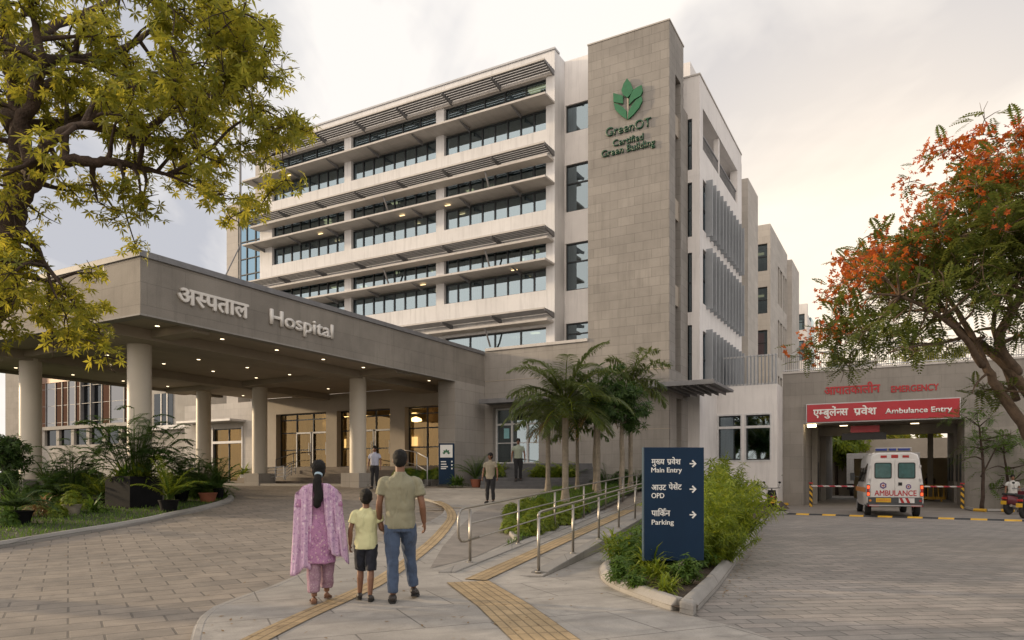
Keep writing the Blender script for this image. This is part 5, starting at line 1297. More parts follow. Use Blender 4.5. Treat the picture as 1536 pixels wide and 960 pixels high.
for i, (x, y, zt_, sp, lab) in enumerate(((-14,-16,9,4,'street tree with a round crown farthest along the road'),(-5,-19,8,3.6,'street tree with a broad crown behind the viewing place'),(6,-17,10,4.4,'tall street tree behind the viewing place'),(17,-14,9,4,'street tree by the court pavers'),(-24,-9,8,4,'street tree by the drive entrance'))):
    random.seed(40+i); base_ = Vector((x, y, 0)); cl_ = [(base_ + Vector((0,0,zt_*.55)) + Vector((rvec().x*sp*1.2, rvec().y*sp, rvec().z*sp*.75)), U(.9,1.4), 0) for _ in range(34)]
    tree('street_tree', [([tuple(base_), tuple(base_+Vector((.2,0,zt_*.35))), tuple(base_+Vector((0,0,zt_*.65)))], [.25,.2,.1])], cl_, lab, 'tree', 'leaf_mid', 'bark', per=22, r=.42, n=6, seed=40+i, w=.4)

# palms
def frond(m, p, d, L, droop, nl, ll, lw=.03, plume=False, rach=None):
    d = d.normalized(); q = p.copy(); dd = d.copy(); pts = [q.copy()]
    for k in range(10):
        q = q + dd*(L/10); dd = (dd + Vector((0,0,-droop/10*(.5+k*.12)))).normalized(); pts.append(q.copy())
    rach.tube(pts, [.022*(1-.09*k)*min(1, L/2) + .003 for k in range(11)], 5)
    for k in range(nl):
        t = .12 + .88*k/nl; i = min(int(t*10), 9); f = t*10-i; c = pts[i].lerp(pts[i+1], f); ax = (pts[i+1]-pts[i]).normalized()
        side = ax.cross(Vector((0,0,1))); side = side.normalized() if side.length > .05 else Vector((1,0,0)); up = side.cross(ax)
        l = ll*math.sin(math.pi*min(.98, .18+.78*t))**.7
        for s_ in (-1,1):
            tw = U(-.9,1.0) if plume else U(.05,.35)
            dr = (side*s_ + ax*.55 + up*tw).normalized(); m.blade(c, dr, l*U(.85,1.1), lw, 1.0, 3)
def palm(name, base, hgt, L, nf, label, cat='palm tree', leafm='leaf_olive', tr=.14, droop=1.3, nl=26, ll=.5, plume=False, seed=1, group=None, lw=.035, dry=3):
    random.seed(seed); root = empty(name, base, 0, label, cat, group)
    t = MB(); prof = []; k = int(hgt/.16)
    for i in range(k+1):
        z = hgt*i/k; r_ = tr*(1.25-.5*min(1, z/.5)) if z < .5 else tr*(.78+.0*z); prof += [(r_*1.03, z), (r_*.97, z+.05)]
    t.lathe(prof, n=14); t.build('trunk', M['palmbark'], root, smooth=True, uv=False)
    cs_ = MB(); cs_.lathe([(tr*.8,hgt),(tr*.85,hgt+.2),(tr*.55,hgt+.55),(tr*.2,hgt+.8)], n=12); cs_.build('crown_shaft', M['leaf_lime'], root, smooth=True, uv=False)
    m = MB(); rc_ = MB(); dm = MB()
    for i in range(nf):
        a = 2.4*i + U(-.2,.2); el = 1.25 - 1.35*(i/nf); d = Vector((math.cos(a)*math.cos(el), math.sin(a)*math.cos(el), math.sin(el)))
        frond(m, Vector((0,0,hgt+.55-.3*i/nf)), d, L*U(.85,1.1)*(1-.12*(i/nf)), droop*U(.8,1.2), nl, ll, lw, plume, rc_)
    for i in range(dry):
        a = U(0,6.28); frond(dm, Vector((0,0,hgt+.15)), Vector((math.cos(a),math.sin(a),-.2)), L*.6, 2.2, 12, ll*.7, .03, False, rc_)
    m.build('crown', M[leafm], root, uv=False); rc_.build('frond_stalk', M['leaf_lime'], root, uv=False)
    if dm.f: dm.build('dry_frond', M['dryleaf'], root, uv=False)
    return root
def gp(px, py): p = G(px, py); return Vector((p.x, p.y, p.z+.05))
palm('foxtail_palm', gp(848,757), 2.65, 2.4, 22, 'tallest feathery palm with a pale trunk and drooping fronds in the bed', seed=3, tr=.13, ll=.70, nl=46, lw=.05, droop=1.7)
palm('foxtail_palm', gp(822,741), 2.35, 1.75, 17, 'palm with a reddish trunk close behind the tallest pale trunk one', seed=5, tr=.11, ll=.5, nl=38, lw=.055, plume=True, leafm='leaf_olive', droop=1.7)
palm('foxtail_palm', gp(897,744), 2.9, 1.8, 16, 'bushy dark palm standing between the tallest palm and the broad leaved tree', seed=7, tr=.11, ll=.5, nl=40, lw=.06, plume=True, leafm='leaf_dark', droop=1.7)
palm('foxtail_palm', gp(946,737), 3.6, 1.9, 16, 'plumed grey green palm nearest the stone tower corner', seed=10, tr=.11, ll=.52, lw=.06, plume=True, leafm='leaf_olive', droop=1.9, nl=44)
palm('foxtail_palm', gp(866,738), 2.0, 1.5, 10, 'short palm half hidden behind the tallest palm trunk', seed=13, tr=.08, ll=.45, nl=34, lw=.05, plume=True, leafm='leaf_mid', dry=0)
for px, py, pt, rx, Y, lab, lm, sd in ((933,650,575,34,25,'dense broad leaved small tree between the palms by the tower','leaf_dark',31),(893,640,585,26,26.5,'dark leafy small tree behind the tallest palm','leaf_dark',32)):
    random.seed(sd); b = Vector(((px-CX)/F*Y, Y, h(Y)))
    cl_ = fill([(px,(py+pt)/2,rx,(py-pt)/2)], Y, .8, 20, 0, (.28,.45)); t0 = at(px,(py+pt)/2,Y)
    tree('small_tree', [([tuple(b),tuple(b.lerp(t0,.5)),tuple(t0)],[.11,.09,.05])], cl_, lab, 'tree', lm, 'palmbark', 'rosette', per=20, r=.26, n=8, seed=sd, w=.2)

# ---- low plants: prototypes built once, copied one by one
def proto(kind, seed):
    random.seed(seed); root = empty(kind); root['_p'] = 1; m = MB(); st_ = MB()
    lm = 'leaf_mid'
    if kind == 'broad_leaf_shrub':
        for k in range(34):
            a = U(0,6.28); rr = U(.0,.26); hgt = U(.18,.52)*(1.1-rr); b = Vector((math.cos(a)*rr*.4, math.sin(a)*rr*.4, 0)); t = Vector((math.cos(a)*rr*1.3, math.sin(a)*rr*1.3, hgt))
            st_.tube([b, (b+t)/2+Vector((0,0,.04)), t], [.006,.005,.003], 4)
            for q in range(3): rosette(m, b.lerp(t, .55+.22*q), Vector((math.cos(a)*.4, math.sin(a)*.4, 1)), U(.09,.15), 6, .3)
    elif kind == 'variegated_shrub':
        lm = 'leaf_lime'
        for k in range(90):
            a = U(0,6.28); el = U(.2,1.35); m.blade(Vector((U(-.12,.12),U(-.12,.12),U(.02,.2))), Vector((math.cos(a)*math.cos(el), math.sin(a)*math.cos(el), math.sin(el))), U(.25,.5), .035, 1.4, 3)
    elif kind == 'strap_leaf_plant':
        for k in range(60):
            a = U(0,6.28); el = U(.3,1.4); m.blade(Vector((U(-.06,.06),U(-.06,.06),0)), Vector((math.cos(a)*math.cos(el), math.sin(a)*math.cos(el), math.sin(el))), U(.35,.65), .04, 1.5, 4)
    elif kind == 'feathery_shrub':                 # tall lime green clump with feathery stems
        lm = 'leaf_lime'
        for k in range(26):
            a = U(0,6.28); el = U(.85,1.5); d = Vector((math.cos(a)*math.cos(el), math.sin(a)*math.cos(el), math.sin(el)))
            q = [Vector((U(-.22,.22),U(-.22,.22),0))]; L = U(.55,1.3); dd = d.copy()
            for j in range(8): q.append(q[-1]+dd*(L/8)); dd = (dd+Vector((0,0,-.09))).normalized()
            st_.tube(q, [.008-.0007*j for j in range(9)], 4)
            for j in range(15):
                t = .22+.78*j/14; i = min(int(t*8), 7); c = q[i].lerp(q[i+1], t*8-i)
                rosette(m, c, dd+rvec()*.8, U(.13,.21)*(1.15-.3*t), 7, .17)
    elif kind == 'areca_palm':
        lm = 'leaf_mid' if seed % 2 else 'leaf_lime'
        for k in range(15):
            a = 2.4*k; el = U(.65,1.4); frond(m, Vector((U(-.06,.06),U(-.06,.06),.05)), Vector((math.cos(a)*math.cos(el), math.sin(a)*math.cos(el), math.sin(el))), U(.8,1.25), 1.1, 20, .30, .03, False, st_)
    elif kind == 'low_palm':
        lm = 'leaf_dark'
        for k in range(20):
            a = 2.4*k; el = U(.25,1.3); frond(m, Vector((0,0,.1)), Vector((math.cos(a)*math.cos(el), math.sin(a)*math.cos(el), math.sin(el))), U(.6,1.0), 1.3, 22, .24, .022, False, st_)
    elif kind == 'lady_palm':                      # rhapis: canes with fan leaves
        lm = 'leaf_dark'
        for k in range(48):
            a = U(0,6.28); rr = U(0,.8); hgt = U(.5,2.3)*(1-.35*rr); b = Vector((math.cos(a)*rr*.3, math.sin(a)*rr*.3, 0)); t = Vector((math.cos(a)*rr*1.5, math.sin(a)*rr*1.5, hgt))
            st_.tube([b, (b+t)/2+Vector((0,0,.15)), t], [.013,.011,.006], 5)
            for q in range(3):
                c = b.lerp(t, .55+.22*q); an = a + U(-1.3,1.3); el = U(.1,1.1); frond(m, c, Vector((math.cos(an)*math.cos(el), math.sin(an)*math.cos(el), math.sin(el))), U(.5,.75), 1.5, 11, .24, .048, False, st_)
    elif kind == 'banana_plant':
        for k in range(12):
            a = 2.4*k; el = U(.6,1.4); m.blade(Vector((0,0,.1)), Vector((math.cos(a)*math.cos(el), math.sin(a)*math.cos(el), math.sin(el))), U(1.1,1.8), .34, .9, 7)
    elif kind == 'round_bush':
        for k in range(170):
            v = rvec(); v.z = abs(v.z); p = Vector((v.x*.36, v.y*.36, .06+v.z*.46))*U(.7,1.0); rosette(m, p, v+Vector((0,0,.4)), U(.08,.13), 6, .36)
        for k in range(8):
            v = rvec(); v.z = abs(v.z)+.5; v.normalize(); st_.tube([(0,0,0), v*.35], [.012,.006], 4)
    m.build('foliage', M[lm], root, uv=False)
    if st_.f: st_.build('stem', M['leaf_mid'], root, uv=False)
    return root
PR = {}
for k, sds in (('broad_leaf_shrub',(1,2,3)),('variegated_shrub',(4,5)),('strap_leaf_plant',(6,7)),('feathery_shrub',(8,9,10)),('areca_palm',(11,12,13)),('low_palm',(14,15)),('lady_palm',(16,)),('banana_plant',(17,)),('round_bush',(18,19,20))): PR[k] = [proto(k, s_) for s_ in sds]
usedp = set(); cnt = {}; recol = {}
def plant(kind, p, s=1.0, label='', group=None, v=None, leafm=None, sz=None):
    k = cnt.get(kind, 0); cnt[kind] = k+1; pr = PR[kind][(k if v is None else v) % len(PR[kind])]
    rz = (k*2.39) % 6.28
    sc3 = (s, s, s*(sz or 1))
    if pr.name not in usedp:
        usedp.add(pr.name); o = pr; o.location = p; o.rotation_euler[2] = rz; o.scale = sc3
        if '_first' not in o: o['_first'] = 1
    else:
        src = pr; o = copytree(src, loc=p, rz=rz, scale=sc3)
        for q in ('label','category','group'): 
            if q in o: del o[q]
    for q in ('_p','_first'):
        if q in o and o is not pr: del o[q]
    if leafm:
        for c in kids(o):
            if c.name.startswith('foliage') and o is not pr:
                ck = (pr.name, leafm)
                if ck not in recol: recol[ck] = c.data.copy(); recol[ck].materials[0] = M[leafm]
                c.data = recol[ck]
    tag(o, label, {'areca_palm':'palm','low_palm':'palm','lady_palm':'plant','banana_plant':'plant','strap_leaf_plant':'plant'}.get(kind, 'shrub'), group)
    return o
random.seed(77)
# front planter around the blue sign
def inbed(n, y0, y1, fr0=.12, fr1=.88):
    out = []
    for i in range(n):
        Y = y0 + (y1-y0)*((i+.5)/n) + U(-.15,.15)
        xr_ = 1.89 + .408*(Y-7.4) - .25
        xl_ = (1.25+ .0*(Y) if Y < 12 else 1.25+.34*(Y-11)) + .35
        if Y < 9.7: xl_ = 1.75 - (Y-7.4)*.28
        out.append((xl_, xr_, Y))
    return out
GS = 'low leafy shrubs packed in the front planter'
for (xl_, xr_, Y) in inbed(17, 7.98, 17.0):
    nn = max(1, int((xr_-xl_)/.36))
    for j in range(nn):
        x = xl_ + (xr_-xl_)*((j+.5)/nn) + U(-.08,.08)
        if abs(x-2.3) < .2 and 9.5 < Y < 10.1: continue
        kd = 'variegated_shrub' if (R() < .25) else 'broad_leaf_shrub'
        small = Y < 9.1
        plant(kd, (x, Y, .06), U(.5,.68) if small else (U(.6,.8) if Y < 9.9 else U(.85,1.2)), 'low leafy shrub packed in the front planter' if kd[0]=='b' else 'low yellow green bladed shrub in the front planter', GS if kd[0]=='b' else 'yellow green bladed shrubs in the front planter')
GF = 'tall lime green feathery shrubs in the front planter'
for px, Y, s_ in ((1068,11.6,.95),(1082,12.6,1.0),(1088,13.4,.8),(1080,14.8,1.05),(1070,14.0,1.2),(1045,13.0,1.1),(1080,16.5,1.35),(1065,17.5,1.5),(1060,11.0,.75),(1086,11.4,.6),(1055,15.5,1.35),(1075,21.5,1.5),(1075,19.5,1.6)):
    x = (px-CX)/F*Y; plant('feathery_shrub', (x, Y, .08), s_, 'tall lime green feathery shrub behind the blue signboard', GF)
for px, py, s_, lab in ((1160,742,1.15,'large paddle leaved plant below the white wall windows'),(1185,748,.55,'small paddle leaved plant at the foot of the portal pier')):
    p = G0(px, 757); p.x = (px-CX)/F*p.y; plant('banana_plant', p, s_, lab)
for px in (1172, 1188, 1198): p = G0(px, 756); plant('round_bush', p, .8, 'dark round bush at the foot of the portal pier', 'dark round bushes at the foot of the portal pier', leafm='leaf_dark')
for px in (1455,1466,1478,1490,1500,1512): p = G0(px, 762); plant('round_bush', p, .7, 'small dark bush under the young trees', 'small dark bushes under the young trees', leafm='leaf_dark')
for px in (1100,1120,1140): p = G0(px, 756); plant('strap_leaf_plant', p, 1.5, 'dark strappy plant under the white wall windows', 'dark strappy plants under the white wall windows')
# hidden bank between the ramp top and the tower, shrubs by the tower foot
for i in range(9):
    t = i/8; p = LW(3.6+t*5.4, -1.0-.2*(i%2), h(32)); p.z = 1.0 if p.x < 6 else .6
    plant('low_palm' if i % 2 else 'round_bush', p, 1.25 if i % 2 else 1.5, 'dark green plant at the foot of the stone wall behind the palms', 'dark plants at the foot of the stone wall', leafm='leaf_dark')
# lime hedge and grass in the middle bed
random.seed(5)
def inpoly(x, y, poly):
    c = False; n = len(poly)
    for i in range(n):
        (x0,y0),(x1,y1) = poly[i][:2], poly[(i+1)%n][:2]
        if (y0 > y) != (y1 > y) and x < (x1-x0)*(y-y0)/(y1-y0)+x0: c = not c
    return c
LBp = [tuple(p[:2]) for p in LB2]
k = 0
for i in range(400):
    p = G(U(764,880), U(752,806)); q = (p.x, p.y)
    if not inpoly(*q, LBp) or p.y > 21: continue
    if k > 30: break
    k += 1; plant('round_bush', (p.x, p.y, h(p.y)+.02), U(.55,.8), 'lime green clipped bush filling the bed beside the ramp rail', 'lime green bushes in the bed beside the ramp', leafm='leaf_lime')
def grass(name, poly, zf, n, L, label, mat='grassleaf', w=.02):
    m = MB(); xs_ = [p[0] for p in poly]; ys_ = [p[1] for p in poly]; k = 0
    while k < n:
        x, y = U(min(xs_), max(xs_)), U(min(ys_), max(ys_))
        if not inpoly(x, y, poly): continue
        k += 1; a = U(0,6.28); d = Vector((math.cos(a)*.5, math.sin(a)*.5, 1)).normalized(); m.leaf(Vector((x,y,zf(y))), d, Vector((-math.sin(a),math.cos(a),0)), L*U(.5,1.2), w, .1)
    o = m.build(name, M[mat], uv=False); tag(o, label, 'grass', kind='stuff'); return o
grass('grass', LBp, lambda y: h(y)+.04, 9000, .16, 'green grass in the bed under the palms')
isp = [tuple(v) for v in smoothline([Vector(p) for p in isl[1:14]], 3)]; fr = [q for q in isp]
ispoly = [(p[0], p[1]) for p in isl[1:]]
def inset(poly, f, c): return [(c[0]+(x-c[0])*f, c[1]+(y-c[1])*f) for x, y in poly]
grass('grass', inset(ispoly, .975, (sum(p[0] for p in ispoly)/len(ispoly), sum(p[1] for p in ispoly)/len(ispoly))), lambda y: hd(y)+.06, 42000, .13, 'short dark green grass on the lawn island', w=.022)
# potted plants of the island
def pot(px, py, wpx, hpx, mat, label, kind='round', grp=None, off=-.02):
    p = G(px, py, off); s_ = p.y/F; r = wpx*s_/2; hh = hpx*s_
    root = empty('plant_pot', p, 0, label, 'plant pot', grp)
    if kind == 'round':
        m = MB(); m.lathe([(r*.72,0),(r*.98,hh*.9),(r*1.05,hh*.9),(r*1.05,hh),(r*.9,hh),(r*.88,hh*.92)], n=24); m.build('pot_body', M[mat], root, smooth=True, angle=35)
        MB().lathe([(r*.89,hh*.88),(r*.89,hh*.93)], n=20).build('pot_soil', M['soil'], root)
    return p + Vector((0,0,hh*.93)), s_
def potted(px, py, wpx, hpx, mat, kind, hplant, lab_pot, lab_plant, v=None, grp=None, leafm=None, nat={'areca_palm':1.35,'low_palm':1.0,'round_bush':.5,'strap_leaf_plant':.55,'lady_palm':2.3,'variegated_shrub':.45,'broad_leaf_shrub':.55,'banana_plant':1.6}, wide=1.0):
    t, s_ = pot(px, py, wpx, hpx, mat, lab_pot); sc_ = hplant*s_/nat[kind]
    o = plant(kind, t, sc_, lab_plant, v=v, leafm=leafm); o.scale = (sc_*wide, sc_*wide, sc_); return o
potted(27,786,40,20,'blackpot','low_palm',72,'black pot at the front corner of the lawn, holding a low palm','dark low palm in the black pot nearest the lawn corner')
potted(108,772,26,16,'stonepot','round_bush',22,'small round stone pot on the grass','little leafy plant in the small stone pot', leafm='leaf_lime')
potted(108,752,26,12,'blackpot','lady_palm',82,'black pot holding the tall dark cane palm','tall dark cane palm left of the big black planter', wide=1.1)
potted(152,757,30,8,'blackpot','areca_palm',66,'shallow dark pot of the yellow green areca','yellow green areca palm right beside the black square planter', v=1)
potted(253,768,28,18,'blackpot','areca_palm',82,'black tapered pot at the planter side by the kerb','bright yellow green areca palm in the tapered black pot', v=1)
potted(272,752,22,17,'blackpot','lady_palm',66,'black pot behind the tapered one, holding a grey green palm','grey green cane plant between the planter and the terracotta pot', wide=1.0)
potted(312,753,26,14,'terracotta','low_palm',50,'terracotta pot near the rounded tip of the lawn kerb','arching palm in the terracotta pot by the kerb tip', wide=1.25)
potted(328,748,16,17,'blackpot','areca_palm',62,'black pot just behind the terracotta pot','tall arching palm behind the terracotta pot', v=0, wide=1.1)
potted(366,724,12,12,'whitepot','strap_leaf_plant',24,'small white pot by the wing door','bright green plant in the white pot before the wing door', leafm='leaf_lime')
potted(714,731,17,12,'terracotta','areca_palm',50,'terracotta pot against the end pier foot','arching palm in the terracotta pot beside the end pier', v=0, wide=1.0)
potted(623,722,14,9,'whitepot','variegated_shrub',16,'small white bowl planter under the pale handrail','yellow flowering plant in the white bowl planter', leafm='leaf_gold')
random.seed(9)
for px, py, k, s_, lab, lm in ((60,776,'variegated_shrub',1.3,'brownish yellow bladed plant on the lawn between two pots','dryleaf'),(86,776,'round_bush',.75,'lime round bush on the lawn beside the stone pot','leaf_lime'),(130,764,'round_bush',.6,'small lime bush before the shallow dark pot','leaf_lime'),(10,790,'round_bush',.8,'leafy bush at the frame edge behind the black pot','leaf_mid')):
    plant(k, G(px, py, -.02), s_, lab, leafm=lm)
for i, (px, py) in enumerate(((68,752),(90,748),(40,752),(12,758),(135,745),(285,745),(298,748),(338,745),(290,735),(270,733),(55,742),(78,740),(102,738),(122,740),(30,742),(8,744),(145,736),(255,742),(262,738),(310,738),(325,740),(18,775),(72,768),(140,768))):
    plant('strap_leaf_plant' if i % 2 else 'broad_leaf_shrub', G(px, py, -.02), U(.9,1.5), 'green foliage plant filling the gaps behind the pots', 'foliage plants behind the pots', leafm=None)
# big black planter
c0_ = G(195, 764, -.02); 
bp = empty('square_planter', c0_, ROT, 'large black square planter full of tall palms on the lawn', 'planter')
Hh = .98; m = MB(); m.box(-1.25,0,0,.06,0,Hh); m.box(-1.25,0,1.0,1.06,0,Hh); m.box(-1.25,-1.19,.061,.999,0,Hh-.001); m.box(-.06,0,.061,.999,0,Hh-.001); m.build('planter_box', M['blackpot'], bp, bevel=.012)
MB().box(-1.2,-.05,.05,1.01,Hh-.2,Hh-.08).build('planter_soil', M['soil'], bp)
ctr = c0_ + AX*(-.62) + BX*.53 + Vector((0,0,Hh-.1))
o = plant('lady_palm', ctr, 1.0, 'tall fan leaved palm rising from the big black planter'); o.scale = (1.15,1.15,.98)
for i in range(7):
    a = i*.9; plant('strap_leaf_plant', ctr + Vector((math.cos(a)*.42, math.sin(a)*.38, .0)), 1.15, 'arching green plant at the rim of the big black planter', 'arching plants at the rim of the black planter', leafm='leaf_mid' if i % 2 else 'leaf_lime')
# flower bed in front of the lobby glass, plants on the side steps
for i in range(12):
    px = 596 + i*6.5; p = G(px, 722); p = Vector(((px-CX)/F*32.2, 32.2, 1.35)); plant('round_bush', p, U(.8,1.1), 'green bush in the bed before the lobby glass', 'green bushes before the lobby glass', leafm='leaf_lime' if i % 3 == 0 else 'leaf_mid')
for px, py, Y, z, k, s_, lab, lm in ((752,700,31.5,1.5,'variegated_shrub',1.4,'yellow green plant by the side steps landing','leaf_lime'),(745,712,30.6,1.45,'round_bush',1.1,'bright bush beside the side steps','leaf_lime'),(738,715,30.2,1.4,'round_bush',1.0,'green bush at the edge of the side steps','leaf_mid')):
    plant(k, Vector(((px-CX)/F*Y, Y, z)), s_, lab, leafm=lm)
for i in range(7):
    px = 806+i*8; Y = 30.4; plant('broad_leaf_shrub', Vector(((px-CX)/F*Y, Y, 1.3)), U(1.2,1.6), 'lime leafy shrub beside the upper side steps', 'lime shrubs beside the upper side steps', leafm='leaf_lime')
pb_ = empty('flower_bed', O, ROT, 'raised stone bed along the lobby glass', 'planter')
MB().box(-6.0,-1.2,-3.4,-2.2,.9,1.36).build('bed_wall', M['concrete'], pb_, bevel=.02)
for i in range(3): p = G(690-4*i, 729); plant('strap_leaf_plant', Vector((p.x, p.y, 1.1)), 1.0, 'dark strappy plant at the totem side', 'dark strappy plants at the totem side')
# round leafy bushes and a second row of potted palms between the columns
random.seed(99)
for i, (px, py, s_) in enumerate(((50,738,1.7),(75,735,1.5),(98,733,1.6),(120,733,1.5),(22,738,1.8),(142,731,1.4),(272,729,1.2),(300,732,1.1),(2,746,1.6))):
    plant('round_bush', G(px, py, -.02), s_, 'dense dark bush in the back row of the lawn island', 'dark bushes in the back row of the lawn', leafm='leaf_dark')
potted(75,748,22,14,'blackpot','areca_palm',62,'black pot among the bushes left of the cane palm','dark arching palm in the pot among the back bushes', v=0)
potted(200,742,20,12,'blackpot','areca_palm',52,'black pot hidden behind the big planter','arching palm rising behind the big black planter', v=2)
potted(296,744,18,13,'blackpot','lady_palm',58,'small black pot between the tapered pot and the terracotta one','dark cane plant between the tapered pot and the terracotta one', wide=1.1)
# fallen leaves
m = MB()
for i in range(420):
    r_ = R()
    if r_ < .45: q = G0(U(1060,1150), U(780,905)); q.x += abs(U(0,.5))**2; q.z = .003
    elif r_ < .8: q = G(U(0,350), U(772,850), -.075)
    else: q = G(U(300,900), U(850,958), .006)
    if R() < .5 and r_ < .45: q = Vector((1.9+.408*(U(8,18)-7.4)+U(.05,.4), 0, .003)); q.y = 7.4+(q.x-2.05)/.408
    a = U(0,6.28); m.leaf(Vector((q.x,q.y,q.z+.002)), Vector((math.cos(a),math.sin(a),U(0,.25))), Vector((-math.sin(a),math.cos(a),U(-.2,.2))), U(.03,.07), U(.012,.03), .0)
tag(m.build('fallen_leaves', M['dryleaf'], uv=False), 'dry leaves scattered on the paving along the kerbs', 'leaves', kind='stuff')

# prototypes never placed are dropped
for ps in PR.values():
    for o in ps:
        if o.name not in usedp:
            for c in kids(o): bpy.data.objects.remove(c)
            bpy.data.objects.remove(o)
        else:
            for q in ('_p','_first'):
                if q in o: del o[q]

# ------------------------------------------------------------------ people
M['skin'] = plain('brown_skin', (.20,.098,.058), .5, var=.08, scale=12, bump=.05)
M['hair'] = plain('black_hair', (.007,.006,.0055), .62, var=.4, scale=45, bump=1.0, bumpd=.006, Specular_IOR_Level=.3)
M['eye'] = plain('eye_dark', (.01,.01,.01), .2)
def cloth(name, col, var=.12, scale=5, fold=1.0):
    t = NT(name); tc = t.n('ShaderNodeTexCoord').outputs['Object']
    n = t.noise(tc, scale, 4, .6); c = t.mix(n, shade(col, 1-var), shade(col, 1+var))
    w = t.noise(t.mapping(tc, (9, 9, 3.2)), 1.0, 2, .4, .8); f = t.noise(tc, 220, 2, .5)
    hgt = t.math('ADD', w, t.math('MULTIPLY', f, .03))
    return t.done(t.bsdf(c, .85, bump=hgt, bumpd=.055*fold, bumps=.9, Sheen_Weight=.1))
def print_cloth(name, base, c2, c3, sc_=26):
    t = NT(name); tc = t.n('ShaderNodeTexCoord').outputs['Object']
    v = t.n('ShaderNodeTexVoronoi'); v.inputs['Scale'].default_value = sc_; t.l(tc, v.inputs['Vector'])
    n = t.noise(tc, sc_*1.3, 3, .6, 1.5); n2 = t.noise(tc, 7, 2)
    c = t.mix(t.ramp(v.outputs['Distance'], [(.18, 1.0), (.34, 0.0)]), base, c2)
    c = t.mix(t.ramp(n, [(.54, 0.0), (.60, 1.0)]), c, c3); c = t.mix(t.math('MULTIPLY', n2, .45), c, shade(base, 1.5))
    w = t.noise(t.mapping(tc, (11, 11, 2.2)), 1.0, 2, .4, .6)
    return t.done(t.bsdf(c, .85, bump=w, bumpd=.03, bumps=.7))
_tex = bpy.data.textures.new('fold', 'CLOUDS'); _tex.noise_scale = .11; _tex.noise_depth = 1
_tex2 = bpy.data.textures.new('strand', 'CLOUDS'); _tex2.noise_scale = .03; _tex2.noise_depth = 2
def fuse(m, name, mat, parent, vox, smooth_it=4, s=1.0):
    me = bpy.data.meshes.new('tmp'); me.from_pydata([tuple(Vector(v)*s) for v in m.v], [], m.f)
    bm = bmesh.new(); bm.from_mesh(me); bmesh.ops.recalc_face_normals(bm, faces=bm.faces); bm.to_mesh(me); bm.free()
    o = bpy.data.objects.new('tmp', me); COL.objects.link(o)
    r = o.modifiers.new('r', 'REMESH'); r.mode = 'VOXEL'; r.voxel_size = vox*s
    sm = o.modifiers.new('s', 'SMOOTH'); sm.factor = .5; sm.iterations = smooth_it
    if name in ('shirt','trousers','tunic','shorts','hair'):
        d_ = o.modifiers.new('d', 'DISPLACE'); d_.texture = _tex2 if name == 'hair' else _tex; d_.strength = .012 if name == 'hair' else .026; d_.mid_level = .5 if name == 'hair' else .30; d_.texture_coords = 'GLOBAL'
    dg = bpy.context.evaluated_depsgraph_get(); dg.update()
    m2 = bpy.data.meshes.new_from_object(o.evaluated_get(dg)); bpy.data.objects.remove(o)
    m2.name = name; m2.polygons.foreach_set('use_smooth', [True]*len(m2.polygons)); m2.materials.clear(); m2.materials.append(mat)
    q = bpy.data.objects.new(name, m2); COL.objects.link(q); q.parent = parent; return q
V = Vector
def lerp(a, b, t): return V(a).lerp(V(b), t)
def limb(m, pts, rad, n=12): 
    q = smooth3([V(p) for p in pts], 4); k = len(q); rr = []
    for i in range(k):
        t = i/(k-1)*(len(rad)-1); j = min(int(t), len(rad)-2); rr.append(rad[j]+(rad[j+1]-rad[j])*(t-j))
    m.tube(q, rr, n)
def torso(m, secs, n=20):
    m.rings([[V((cx_+rx*math.copysign(abs(math.cos(a))**.85, math.cos(a)), cy+ry*math.copysign(abs(math.sin(a))**.85, math.sin(a)), z)) for a in [6.28318*k/n for k in range(n)]] for z, cx_, cy, rx, ry in secs])
